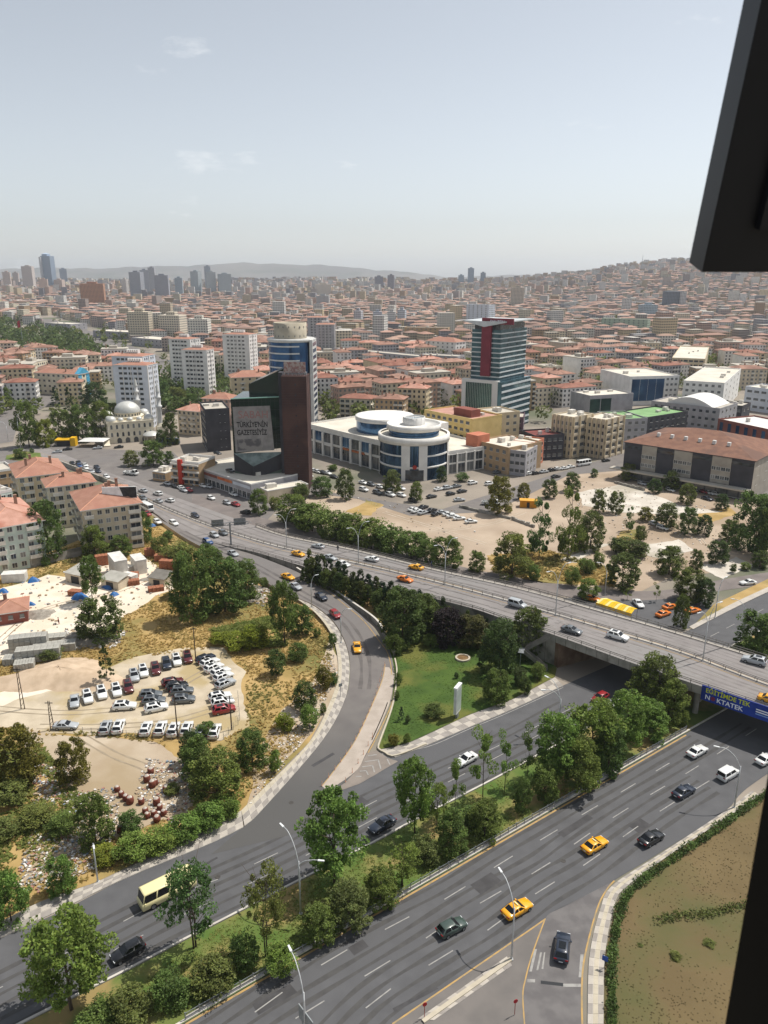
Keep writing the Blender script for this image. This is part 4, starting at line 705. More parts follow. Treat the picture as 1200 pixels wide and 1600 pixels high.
# left highway, crop coordinates of the traffic queue
for i, (x, y) in enumerate([(670, 503), (740, 517), (740, 552), (797, 549), (672, 540), (915, 620), (1047, 702), (1005, 712), (975, 745), (1093, 799), (1158, 858), (815, 657), (738, 650), (500, 437), (455, 392), (690, 612)]):
    car(x/3, 600+y/3+1, WE if i in (0, 1, 2, 3) else (20, 11), R.choice(['sedan', 'hatch', 'suv']), ['silver', 'white', 'silver', 'white', 'grey', 'navy', 'grey', 'silver', 'blue', 'silver', 'silver', 'white', 'white', 'white', 'navy', 'red'][i], False, zf=zdk, group='cars on the highway')
car(230, 797, (20, 11), 'minibus', 'white', False, 'white minibus queueing beside the billboard apartments', zf=zdk)
for i, (x, y) in enumerate([(340, 374), (370, 371), (372, 386), (400, 383), (402, 396), (430, 412), (460, 411), (317, 307), (268, 320), (557, 297), (458, 301)]):
    car(x/3, 600+y/3+1, [(10, 6), (-12, 1)][i > 6], 'sedan', ['black', 'navy', 'blue', 'white', 'white', 'silver', 'navy', 'black', 'silver', 'black', 'silver'][i], False, group='cars at the junction')
car(263, 694, (10, 0), 'bus', 'blue', False, 'blue and white city bus parked beside the mosque'); car(205, 742, (10, 1), 'truck', 'white', False, 'white box lorry waiting at the junction'); car(98, 624, (10, -4), 'minibus', 'white', False, 'white lorry on the road below the tiled houses')
# shop forecourt
for i, (x, y) in enumerate([(785, 470), (822, 482), (850, 490), (885, 463), (905, 470), (935, 472), (952, 480), (980, 484), (990, 537), (1065, 560), (1105, 567), (1095, 520), (1150, 604), (885, 500), (615, 420), (920, 462), (862, 500)]):
    car(x/3, 600+y/3+1, (10, 4) if i not in (12,) else (-14, -3), R.choice(['sedan', 'hatch']), ['silver', 'black', 'white', 'silver', 'white', 'white', 'white', 'silver', 'white', 'silver', 'red', 'white', 'black', 'red', 'white', 'grey', 'silver'][i], False, group='cars parked by the shops', auto=f'small {["silver", "black", "white", "silver", "white", "white", "white", "silver", "white", "silver", "red", "white", "black", "red", "white", "grey", "silver"][i]} car parked at the shops')
# mall parking and dirt lot, crop (400,600)
MP = [(250, 403), (272, 408), (290, 413), (312, 417), (335, 420), (365, 437), (248, 432), (502, 465), (540, 473), (582, 485), (623, 492), (680, 492), (505, 498), (570, 512), (630, 522), (682, 524), (857, 495), (898, 489), (940, 481), (823, 530), (912, 517), (735, 548), (1015, 466), (1095, 470), (965, 505), (1130, 415)]
DL = [(735, 590), (752, 598), (785, 580), (782, 606), (825, 595), (845, 612), (875, 606), (903, 614), (922, 623), (953, 633), (1008, 648), (953, 546)]
for i, (x, y) in enumerate(MP):
    c = R.choice(['white', 'white', 'silver', 'white', 'black', 'blue', 'grey']); car(400+x/3, 600+y/3+1, (10, 3) if x < 750 else (10, -2), R.choice(['sedan', 'hatch', 'sedan', 'suv']), c, False, group='cars parked at the mall', auto=f'{c} car parked by the mall')
for i, (x, y) in enumerate(DL):
    c = ['white', 'white', 'black', 'silver', 'black', 'black', 'silver', 'white', 'white', 'white', 'white', 'silver'][i]; car(400+x/3, 600+y/3+1, (12, -1) if i > 5 else (12, -4), 'sedan', c, False, group='cars on the dirt lot', auto=f'{c} car parked on the bare lot')
car(400+1100/3, 600+568/3, (12, 1), 'truck', 'white', False, 'white pickup lorry by the rubble wall of the dirt lot')
for i, (x, y) in enumerate([(80, 422), (110, 420), (150, 413), (187, 405), (215, 400), (245, 397), (275, 390), (205, 436), (898, 508), (925, 513), (960, 520), (915, 540), (870, 500), (705, 678), (670, 660), (610, 470), (740, 500), (1050, 530), (440, 360), (545, 372)]):
    c = ['white', 'black', 'silver', 'black', 'white', 'white', 'white', 'black', 'red', 'white', 'white', 'navy', 'black', 'white', 'silver', 'silver', 'white', 'white', 'black', 'white'][i]
    car(800+x/3, 600+y/3+1, (12, -2) if y < 450 else (10, 3), R.choice(['sedan', 'hatch']), c, False, group='cars parked on the far lots', auto=f'{c} car parked on the far lot')
car(800+335/3, 600+382/3, (12, -2), 'minibus', 'white', False, 'white minibus parked on the street by the beige offices')
car(1168, 913, (-14, 1), 'sedan', 'white', False, 'white car on the frontage road bend'); car(997, 946, (9, 9), 'sedan', 'white', False, 'white saloon parked behind the yellow canopy')
for x, y, d in ((1036, 962, (14, -5)), (1047, 951, (13, -3)), (1082, 957, (12, -3)), (924, 938, (14, 3))): car(x, y, d, 'sedan', 'orange', False, taxi=True, group='orange taxis at the rank', auto='orange taxi waiting at the rank')
# the dealer's car lot, crop (0,840)
Lz = [(351, 778, 0, 'silver', 'sedan'), (412, 760, 1, 'white', 'suv'), (478, 740, 1, 'white', 'suv'), (547, 728, 1, 'white', 'suv'), (602, 712, 1, 'maroon', 'suv'), (630, 660, 1, 'silver', 'suv'), (673, 638, 1, 'white', 'suv'), (730, 627, 1, 'maroon', 'suv'), (781, 602, 1, 'navy', 'suv'), (829, 586, 1, 'white', 'suv'), (880, 574, 1, 'maroon', 'suv'),
 (965, 578, 2, 'navy', 'suv'), (985, 598, 2, 'white', 'suv'), (1003, 621, 2, 'white', 'suv'), (1035, 642, 2, 'white', 'suv'), (1048, 664, 2, 'white', 'suv'), (1057, 696, 2, 'silver', 'suv'), (1032, 757, 3, 'white', 'suv'), (1045, 785, 3, 'white', 'suv'), (1050, 818, 3, 'red', 'suv'),
 (810, 690, 3, 'maroon', 'suv'), (830, 708, 3, 'black', 'suv'), (855, 730, 4, 'grey', 'suv'), (862, 770, 4, 'grey', 'suv'), (708, 748, 4, 'grey', 'suv'), (722, 776, 4, 'grey', 'suv'), (733, 810, 3, 'white', 'suv'), (585, 802, 4, 'white', 'suv'),
 (497, 902, 5, 'silver', 'suv'), (558, 898, 5, 'white', 'suv'), (687, 908, 5, 'white', 'suv'), (755, 906, 5, 'white', 'suv'), (815, 912, 5, 'white', 'suv'), (877, 908, 5, 'white', 'suv'), (940, 925, 5, 'grey', 'suv'), (1008, 920, 5, 'white', 'suv'), (310, 893, 6, 'silver', 'sedan')]
HD = [(0, 14), (4, 14), (14, -6), (14, -3), (14, -1), (5, -14), (14, 0)]
for x, y, h, c, k in Lz: car(x/3, 840+y/3, HD[h], k, c, True, z=.09, group='cars parked on the gravel lot', roof='black' if c != 'black' else None, auto=f'{c} {"estate" if k=="suv" else "saloon"} {["by the sand","in the outer row","in the fanned row","in the slanted stack","in the middle cluster","along the fence","by the entrance"][h]}')
for x, y in ((975, 377), (1000, 372), (1080, 412), (1020, 330)):    # roof parking over the shops
    car(x/3, 600+y/3, (10, 3), 'sedan', R.choice(['white', 'silver', 'black']), False, z=6.3, group='cars on the shop roof', auto='car parked on the shop roof deck')
# cars on the boulevard far off
for k in range(14):
    f = k/13; car(110+150*f+R.uniform(-5, 5), 515+52*f+R.uniform(-3, 3), (8, 3), 'sedan', R.choice(['white', 'silver', 'black']), False, group='cars on the far boulevard', auto='small car on the far boulevard')
# ------------------------------------------------------------------ lamps, rails, fences, signs
def lamp(px, py, h, arms, label=None, z=.1, zf=None, name='street_lamp'):
    zz = zf((px, py)) if zf else z; g = at(px, py, zz); r = root(name, label, 'lamp', tuple(g), 0, 'street lamps')
    mb = MB(); mb.tube([(0, 0, 0), (0, 0, h*.55), (0, 0, h*.8)], .13, .08, 8); mb.box(-.2, .2, -.2, .2, 0, .12); mb.build('pole', m_lamp, r, True)
    for ax, ay, hh in arms:      # arm end offset in metres and its height
        P = smooth([(0, 0, h*.5), (0, 0, h*.72), (ax*.25, ay*.25, h*.72+(hh-h*.72)*.62), (ax*.65, ay*.65, hh-.12), (ax, ay, hh)], 5); mb = MB(); mb.tube(P, .075, .05, 7); mb.build('arm', m_lamp, r, True)
        v = Vector((ax, ay, 0)).normalized(); n_ = Vector((-v.y, v.x, 0)); c = Vector((ax, ay, hh)); mb = MB(); mb.slab([c-v*.1-n_*.13-Vector((0, 0, .1)), c+v*.75-n_*.1-Vector((0, 0, .06)), c+v*.75+n_*.1-Vector((0, 0, .06)), c-v*.1+n_*.13-Vector((0, 0, .1))], .14); mb.build('lamp_head', mat('lamp_head', '#d6d8d8', None, rough=.4), r)
    if not label: later(r, f'{"twin" if len(arms)>1 else "single"}-armed street lamp')
    return r
lamp(1147, 1262, 9.5, [(-3.2, 1.2, 10.2)], 'bent street lamp on the checkered pavement near the dry field'); lamp(799, 1499, 9.8, [(-1.2, 3.2, 10.2)], 'street lamp on the traffic island beside the yellow taxi'); lamp(478, 1640, 10, [(-1.6, 3.0, 10.4)], 'street lamp cut off by the bottom of the view')
lamp(470, 1428, 10.5, [(-2.2, 2.6, 11.6), (2.6, -.5, 9.0)], 'double-armed street lamp among the median trees'); lamp(153, 1378, 7.5, [(.8, -1.6, 7.4)], 'street lamp on the pavement below the rubbish dump'); lamp(872, 1150, 9.5, [(-2, 2.4, 10.6), (-3, -.3, 9.6)], 'twin-armed street lamp rising from the dense median trees')
lamp(533, 1004, 8.5, [(1.8, -.6, 8.6)], 'slim street lamp inside the slip road bend', zf=lambda p: .5); lamp(487, 949, 8.0, [(1.2, .6, 8.4)], 'slim street lamp at the top of the slip road', zf=lambda p: 1.0)
for x in (448, 560, 695, 868, 1098): lamp(x, lerpt(DC, x), 10.5, [(2.4, 1.3, 12), (-2.4, -1.3, 11)], zf=lambda p: zd(p))
lamp(33, 702, 17, [(.5, .2, 17)], 'tall grey mast lamp on the roundabout'); lamp(13, 690, 10, [(-2, 0, 10)]); lamp(1117, 965, 9, [(2, 1.5, 10)], 'street lamp at the taxi rank corner'); lamp(1160, 1000, 9, [(-2.5, 1.5, 9.5)]); lamp(103, 640, 9, [(-2, 0, 9)]); lamp(945, 930, 8.5, [(-2, .3, 9)])
def guardrail(label, P, h=.8, n=2, post=2.5, name='guardrail', m=None, panel=False):
    m = m or m_steel; r = root(name, label, 'railing', tuple(P[0])); o = P[0]; Q = [p-o for p in P]
    for k in range(n):
        mb = MB(); zz = h*(1-.45*k)
        up = Vector((0, 0, .12)); mb.strip([q+Vector((0, 0, zz)) for q in Q], [q+Vector((0, 0, zz))+up for q in Q]); mb.strip([q+Vector((0, .06, zz))+up for q in Q], [q+Vector((0, .06, zz)) for q in Q]); mb.strip([q+Vector((0, 0, zz))+up for q in Q], [q+Vector((0, .06, zz))+up for q in Q]); mb.build('rail', m, r)
    mb = MB(); Z = resample(Q, max(3, int(length(Q)/post)))
    for p in Z: mb.box(p.x-.05, p.x+.05, p.y+.01, p.y+.11, p.z-.02, p.z+h+.1)
    mb.build('posts', m, r, kind='stuff'); return r
def sub(L, a, b, n=120, f=0, z=0): return [p+Vector((0, f, z)) for p in dline([p for p in L if a <= p[0] <= b], n)]
m_rail = mat('rail_grey', '#75716c', '#8b8680', .6, .7, .2, world=True)
guardrail('steel guardrail along the near edge of the overpass', sub(DN, 347, 1700), .75, 2, 3.2, m=m_rail); guardrail('grey parapet rail along the far edge of the overpass', sub(DF, 400, 1700), 1.0, 2, 2.4, m=m_rail)
guardrail('first of the paired central guardrails of the highway', sub(DC, 180, 1700, f=-.35), .7, 1, 3, m=m_rail); guardrail('second of the paired central guardrails of the highway', sub(DC, 180, 1700, f=.45), .7, 1, 3, m=m_rail)
mb = MB(); P = sub(DC, 180, 1700); mb.strip([p+Vector((0, -.25, .22)) for p in P], [p+Vector((0, .35, .22)) for p in P][:]); mb.strip([p+Vector((0, -.25, 0)) for p in P], [p+Vector((0, -.25, .22)) for p in P]); mb.strip([p+Vector((0, .35, .22)) for p in P], [p+Vector((0, .35, 0)) for p in P]); mb.build('central_kerb', m_kerb, deck)
P = sub(DF, 400, 1700); Q = [p+Vector((.3, -1.4, 0)) for p in P]; mb = MB(); up = Vector((0, 0, .2)); mb.strip([p+up for p in Q], [p+up for p in P]); mb.strip(Q, [p+up for p in Q]); mb.build('walkway', m_slab[0], deck)
guardrail('inner parapet rail of the overpass walkway', [p+Vector((0, .1, .2)) for p in Q], .6, 1, 3.2, m=m_rail)
# low retaining wall on the slip road bend
P = resample(smooth([at(x, y, 1.0) for x, y in [(463, 892), (483, 904), (513, 920), (550, 944), (587, 970), (603, 995), (616, 1020)]], 5), 50); r = root('retaining_wall', 'low concrete retaining wall around the slip road bend', 'wall', (0, 0, 0))
mb = MB(); w0 = [Vector((p.x, p.y, .0)) for p in P]; zt = [p.z+1.0-.9*i/49 for i, p in enumerate(P)]; T = [Vector((p.x, p.y, z)) for p, z in zip(P, zt)]; T2 = [t+Vector((.25, .2, 0)) for t in T]; mb.strip(T, w0); mb.strip(T2, T); mb.strip([w+Vector((.25, .2, 0)) for w in w0], T2); mb.build('wall', m_concw, r)
mb = MB(); mb.strip([t+Vector((.32, .26, .1)) for t in T], [t+Vector((-.07, -.06, .1)) for t in T]); mb.strip([t+Vector((-.07, -.06, .1)) for t in T], [t+Vector((-.07, -.06, .0)) for t in T]); mb.build('coping', m_kerb, r)
# white kerb round the lawn
kerb('kerb', [p for p in resample(smooth([at(x, y, .08) for x, y in [(616, 1030), (619, 1053), (613, 1100), (592, 1160), (590, 1171), (600, 1177), (617, 1183), (667, 1164)]], 5), 50)], .3, .3, m=m_slab[2])
# median fence: posts and pickets
P = pl([(x, y-3) for x, y in NE[1:6]], .2, 200); r = root('fence', 'long grey metal fence between median grass and the near carriageway', 'fence', tuple(P[0])); o0 = P[0]; Q = [p-o0 for p in P]
for zz in (.25, 1.0):
    mb = MB(); mb.tube([q+Vector((0, 0, zz)) for q in Q], .035, n=5); mb.build('rail', m_steel, r)
pm = MB(); pm.box(-.05, .05, -.05, .05, 0, 1.15); pm_ = pm.mesh('post', m_steel)
for p in resample(Q, 58): ob('post', pm_, r, tuple(p))
mb = MB()
for p in resample(Q, 900): mb.box(p.x-.013, p.x+.013, p.y-.013, p.y+.013, .25, 1.0)
mb.build('pickets', m_steel, r, kind='stuff')
pb = MB()
mb = MB(); mb.strip([q+Vector((0, .02, .0)) for q in Q], [q+Vector((0, .02, .34)) for q in Q]); mb.strip([q+Vector((0, .3, .34)) for q in Q], [q+Vector((0, .3, 0)) for q in Q]); mb.strip([q+Vector((0, .02, .34)) for q in Q], [q+Vector((0, .3, .34)) for q in Q]); mb.build('plinth', m_kerb, r)
# bollards
bm_ = MB(); bm_.lathe([(.1, 0), (.1, .05), (.05, .07), (.05, .9), (.03, .95), (0, .96)], 8); bmesh_ = bm_.mesh('post', mat('bollard_orange', '#b0552f', '#c9b7a0', 6, .6), True)
for k, p in enumerate(pl([(601, 1040), (592, 1070), (580, 1105), (556, 1155), (527, 1198), (503, 1228)], .11, 19)):
    o = root('bollard', None, 'bollard', tuple(p), 0, 'bollards beside the slip road'); ob('post', bmesh_, o); o['label'] = f'slim orange lane bollard, {ordn(k+1)} from the top of the hatched strip'
for k, p in enumerate(pl([(582, 1152), (570, 1175), (552, 1205), (540, 1222)], .11, 6)):
    o = root('bollard', None, 'bollard', tuple(p), 0, 'bollards beside the chevrons'); ob('post', bmesh_, o); o['label'] = f'slim orange lane bollard beside the chevrons, {ordn(k+1)} from the lawn corner'
# gantry
g = at(361, 851, 1.6); r = root('sign_gantry', 'T-shaped overhead sign gantry seen from behind on the highway split', 'gantry', tuple(g), rad(14)); mb = MB(); mb.box(-.25, .25, -.25, .25, 0, 7.2); mb.build('column', m_steel, r)
mb = MB()
for zz in (6.2, 7.0): mb.box(-5.6, 5.6, -.12, .12, zz, zz+.15)
for k in range(12): mb.tube([(-5.5+k, 0, 6.3), (-5.0+k, 0, 7.05), (-4.5+k, 0, 6.3)], .05, n=4)
mb.build('truss', m_steel, r)
for x0 in (-5.4, 1.2):
    mb = MB(); mb.box(x0, x0+3.6, .15, .25, 6.0, 8.2); s_ = mb.build('sign_panel', mat('sign_back', '#8d9194', '#7d8184', 1, .5, .5), r); mb = MB()
    for k in range(4): mb.box(x0+.3+k*.95, x0+.4+k*.95, .05, .148, 5.9, 8.3)
    mb.build('bracket', m_steel, s_)
# totem on the lawn
g = at(714, 1121, .1); r = root('totem_sign', 'tall white totem sign standing on the lawn', 'sign', tuple(g), rad(62)); mb = MB(); mb.box(-1.15, 1.15, -.28, .28, 1.2, 6.6); mb.build('panel', mat('totem_white', '#c9cdc9', '#b9beb8', .8, .5), r); mb = MB(); mb.box(-1.25, 1.25, -.34, .34, 6.6, 6.85); mb.build('cap', mat('totem_cap', '#e2e4e2', None, rough=.5), r)
mb = MB(); mb.box(-.35, .35, -.2, .2, -.1, 1.2); mb.build('post', m_steel, r); mb = MB(); mb.box(-1.0, 1.0, -.295, -.281, 1.6, 6.2); mb.build('sign_face', mat('totem_face', '#a7b0aa', '#98a39a', .5, .4), r)
g = at(723, 1029, .12); r = root('flower_ring', 'round white-rimmed flower bed on the lawn', 'flower bed', tuple(g)); mb = MB(); mb.lathe([(1.25, 0), (1.25, .35), (1.65, .35), (1.65, 0)], 26); mb.build('rim', m_slab[2], r); mb = MB(); mb.lathe([(0, .22), (1.26, .2)], 20); mb.build('soil', mat('soil', '#6a5135', '#7a6242', 2, .95), r)
# bridge stairs
g = at(858, 992, 7.2); r = root('steel_stairs', 'zigzag steel staircase climbing to the overpass deck', 'stairs', (g.x, g.y, 0), rad(-18)); mb = MB()
st_ = MB(); st_.box(-.15, .15, -.6, .6, -.03, .03); stm = st_.mesh('tread', m_steel)
for k in range(18): ob('tread', stm, r, (-4.6+.27*k, -1.0, 3.6+.2*k))
for k in range(18): ob('tread', stm, r, (.2-.27*k, -2.4, .1+.2*k))
mb = MB(); mb.box(-6, -4.7, -3, -.4, 3.5, 3.6); mb.build('landing', m_steel, r)
for y in (-1.6, -.4): mb = MB(); mb.slab([(-4.7, y, 3.3), (.2, y, 6.9), (.2, y, 7.9), (-4.7, y, 4.3)], .04); mb.build('side_panel', m_rail, r)
for y in (-3, -1.8): mb = MB(); mb.slab([(.3, y, 0), (-4.7, y, 3.4), (-4.7, y, 4.4), (.3, y, 1)], .04); mb.build('side_panel', m_rail, r)
mb = MB(); mb.box(-5.5, -5.3, -2.8, -2.6, 0, 3.5); mb.build('column', m_steel, r)
# banner with its lettering on the bridge girder
def text(body, size, m, parent, loc, rot, name='lettering', align='LEFT', sx=1.0, bold=0):
    c = bpy.data.curves.new(name, 'FONT'); c.body = body; c.size = size; c.extrude = .012; c.align_x = align; c.offset = bold
    t_ = bpy.data.objects.new(name, c); COL.objects.link(t_); me = bpy.data.meshes.new_from_object(t_.evaluated_get(bpy.context.evaluated_depsgraph_get())); bpy.data.objects.remove(t_); me.materials.clear(); me.materials.append(m); o = ob(name, me, parent, loc); o.rotation_euler = rot; o.scale = (sx, 1, 1); return o
A = at(1098, 1073, 7.2); B = at(1330, 1151, 7.2); v = B-A; L_ = v.length; r = root('bridge_banner', 'long blue advertising banner with yellow and white lettering on the bridge', 'banner', (A.x, A.y, 7.2), math.atan2(v.y, v.x))
mb = MB(); mb.box(0, L_, -.45, -.3, -2.35, .55); mb.build('banner_cloth', mat('banner_blue', '#1f3f9e', '#1a3688', .3, .5), r)
m_by = mat('banner_yellow', '#c8cf2f', None, rough=.5); m_bw = mat('banner_white', '#e8ecf2', None, rough=.5)
text('EĞİTİMDE TEK', 1.25, m_by, r, (.75, -.46, -.62), (PI/2, 0, 0), sx=.92, bold=.02); text('N', 1.25, m_bw, r, (.75, -.46, -1.95), (PI/2, 0, 0), bold=.02); text('KTATEK', 1.25, m_bw, r, (2.85, -.46, -1.95), (PI/2, 0, 0), bold=.02)
mb = MB(); mb.lathe([(0, 0), (.42, 0), (.42, .02), (0, .02)], 20); o = mb.build('logo_dot', mat('banner_red', '#7a2a4a', None, rough=.5), r, loc=(2.2, -.46, -1.5)); o.rotation_euler = (PI/2, 0, 0)
mb = MB(); mb.box(0, .8, -.47, -.455, -2.25, .45); mb.build('end_stripe', mat('banner_deep', '#16307c', None, rough=.5), r)
for k, (w_, z_) in enumerate(((3.0, -.7), (3.4, -1.15), (2.8, -1.6))): mb = MB(); mb.box(9.6, 9.6+w_, -.47, -.455, z_, z_+.22); mb.build('small_print', m_bw if k < 2 else mat('banner_pale', '#7f9fd8', None), r)
mb = MB(); mb.poly([(13.6+.8*math.cos(t)*(1+.25*math.sin(3*t)), -.462, -1.0+1.1*math.sin(t)) for t in [2*PI*k/16 for k in range(16)]]); mb.build('printed_figure', mat('banner_figure', '#b98a55', '#5a4030', 2, .6), r)
# taxi rank canopy
c = [at(947, 934.5, 3), at(996, 951.5, 3), at(987, 959, 3), at(931, 941.5, 3)]; o_ = at(960, 952); r = root('yellow_canopy', 'long yellow striped canopy at the taxi rank', 'canopy', (0, 0, 0)); my = mat('canopy_yellow', '#e3b90e', '#d1a80c', 1, .6); my2 = mat('canopy_pale', '#e0cf86', None, rough=.6)
for k in range(12):
    f0, f1 = k/12+.004, (k+1)/12-.004; a, b, e, f = c[0].lerp(c[1], f0), c[0].lerp(c[1], f1), c[3].lerp(c[2], f1), c[3].lerp(c[2], f0); up = Vector((0, 0, .5)); m1, m2 = (a+f)/2+up, (b+e)/2+up; mb = MB(); mb.slab([f, e, m2, m1], .05); mb.slab([m1, m2, b, a], .05); mb.build('panel', my if k % 3 else my2, r)
for p in [c[3].lerp(c[2], t/5) for t in range(6)]+[c[0].lerp(c[1], t/5) for t in range(6)]: mb = MB(); mb.tube([(p.x, p.y, 0), (p.x, p.y, 3)], .06, n=6); mb.build('post', m_steel, r)
mb = MB(); mb.slab([c[3]-Vector((0, 0, .7)), c[2]-Vector((0, 0, .7)), c[2], c[3]], .04); mb.build('valance', my, r)
# poles on the waste ground
def pole(px, py, h, label, lattice=False):
    g = at(px, py, .05); r = root('utility_pole', label, 'pole', tuple(g)); mb = MB()
    if lattice:
        for x in (-.35, .35): mb.tube([(x, 0, 0), (x*.35, 0, h)], .09, .06, 6)
        for k in range(7): zz = h*(k+.5)/8; mb.tube([(-.35+.03*k, 0, zz), (.35-.03*k, 0, zz+h/9)], .04, n=4)
    else: mb.tube([(0, 0, 0), (0, 0, h)], .14, .09, 8)
    mb.build('shaft', mat('pole_wood', '#4a3f36', '#5a4e44', 2, .9), r); mb = MB(); mb.box(-.7, .7, -.05, .05, h-.5, h-.38); mb.build('crossarm', m_dark, r)
pole(306, 1032, 8, 'thin wooden utility pole behind the car lot'); pole(36, 1108, 9, 'lattice utility pole by the sand patch', True); pole(278, 1152, 8.5, 'thin utility pole in the fence row of the car lot'); pole(362, 1140, 7, 'slanting utility pole at the corner of the car lot'); pole(82, 1140, 6, 'short utility pole at the car lot entrance', True)
# posts and signs of the ramp
for x, y, l in ((798-135, 1590, 'small red-topped sign post on the traffic island kerb'), (804, 1585, 'small red sign post on the traffic island beside the ramp')):
    g = at(x, y, .15); r = root('sign_post', l, 'sign', tuple(g), rad(20)); mb = MB(); mb.tube([(0, 0, 0), (0, 0, 2.0)], .04, n=6); mb.build('post', mat('post_red', '#8a3b33', None, rough=.6), r); mb = MB(); mb.lathe([(0, -.02), (.28, -.02), (.28, .02), (0, .02)], 14); o = mb.build('disc', mat('sign_red', '#a3222a', None, rough=.5), r, loc=(0, -.06, 2.0)); o.rotation_euler = (PI/2, 0, 0)
g = at(944, 1512, .2); r = root('sign_post', 'small blue square sign at the hedge by the exit ramp', 'sign', tuple(g), rad(-30)); mb = MB(); mb.tube([(0, 0, 0), (0, 0, 1.6)], .04, n=6); mb.build('post', m_steel, r); mb = MB(); mb.box(-.35, .35, -.08, -.045, 1.1, 1.8); mb.build('panel', mat('sign_blue', '#1d4a9a', None, rough=.5), r)
g = at(480, 1640, .1); r = root('road_sign', 'large rectangular road sign seen from behind at the bottom edge', 'sign', (g.x, g.y, 0), rad(-52)); mb = MB(); mb.box(-1.4, 1.4, -.05, .05, 3.4, 5.3); mb.build('panel', mat('sign_back2', '#9da2a3', '#8b9091', 1, .5, .3), r)
for x in (-.9, .9): mb = MB(); mb.tube([(x, .06, 0), (x, .06, 5.2)], .06, n=6); mb.build('post', m_steel, r)
# painted crossing stripes and worn patches on the ramp
for q in ([(835, 1483), (839, 1483), (831, 1518), (827, 1518)], [(844, 1488), (847, 1488), (841, 1516), (838, 1516)], [(850, 1488), (852, 1488), (849, 1514), (846, 1514)], [(907, 1491), (912, 1491), (909, 1527), (904, 1527)], [(824, 1530), (836, 1530), (836, 1535), (824, 1535)], [(880, 1537), (908, 1537), (908, 1542), (880, 1542)]):
    mb = MB(); mb.poly([at(x, y, .085) for x, y in q[::-1]]); mb.build('crossing_stripe', m_white, ramp)
mb = MB(); mb.poly([at(x, y, .082) for x, y in [(845, 1532), (880, 1536), (880, 1541), (845, 1537)][::-1]]); mb.build('drain_grate', m_dark, ramp)
# ------------------------------------------------------------------ buildings
def wallm(k): return mat('wall_'+k, *{'cream': ('#d8cfba', '#c9bfa9'), 'white': ('#e4e2de', '#d5d3cf'), 'grey': ('#a8a6a9', '#979598'), 'pink': ('#c2a493', '#b39484'), 'beige': ('#cbbea8', '#bbae98'), 'dark': ('#3c3b40', '#47464b'), 'yellow': ('#d6bd80', '#c9b073'), 'coral': ('#c07a60', '#b26d54'), 'bluegrey': ('#cfd4dc', '#c2c7cf'), 'green': ('#9fae9c', '#909f8d'), 'brick': ('#8a5348', '#7c4a40'), 'mint': ('#c3d0c8', '#b3c0b8'), 'plum': ('#5b4654', '#6a5562'), 'tan': ('#b39878', '#a38a6c'), 'sand': ('#d8c7a8', '#c9b899')}[k], .25, .9)
m_roof = mat('roof_tile', '#a67c6a', '#9a705e', .5, .9, c3='#9d7060', s3=.15); m_roof2 = mat('roof_tile_pale', '#bb9080', '#ad8271', .5, .9, c3='#a06a58', s3=.15); m_roof3 = mat('roof_tile_brown', '#946858', '#865c4e', .5, .9, c3='#7d5245', s3=.12)
m_win = mat('window_glass', '#1d2329', '#454c53', .35, .12, spec=.6, rnd='#7b7d7c'); m_winb = mat('window_glass_blue', '#2a4c72', '#45698f', .12, .1, .6); m_wing = mat('window_glass_green', '#2a453e', '#3f5f56', .15, .1, .5)
m_fr = mat('window_frame', '#d5d3cf', None, rough=.6); m_chim = mat('chimney', '#9a7d6b', '#8a6e5e', 1, .9); m_flat = mat('flat_roof', '#b9b2a6', '#aaa397', .15, .9); m_flatw = mat('flat_roof_white', '#d2cbbd', '#c4bdaf', .1, .9); m_balc = mat('balcony', '#d3cec5', '#c2bdb4', .6, .9)
FOOT = []
WM = {}
def winmesh(w, h, g, f):
    k = (round(w, 2), round(h, 2), g.name, f.name)
    if k not in WM:
        mb = MB(); a, b = w/2, h/2; mb.box(-a, a, -.05, .02, -b, b, 0); t = .07
        mb.box(-a-t, a+t, -.1, .02, b, b+t, 1); mb.box(-a-t, a+t, -.14, .02, -b-t, -b, 1); mb.box(-a-t, -a, -.1, .02, -b, b, 1); mb.box(a, a+t, -.1, .02, -b, b, 1); mb.box(-.03, .03, -.08, -.03, -b, b, 1)
        WM[k] = mb.mesh('window', [g, f])
    return WM[k]
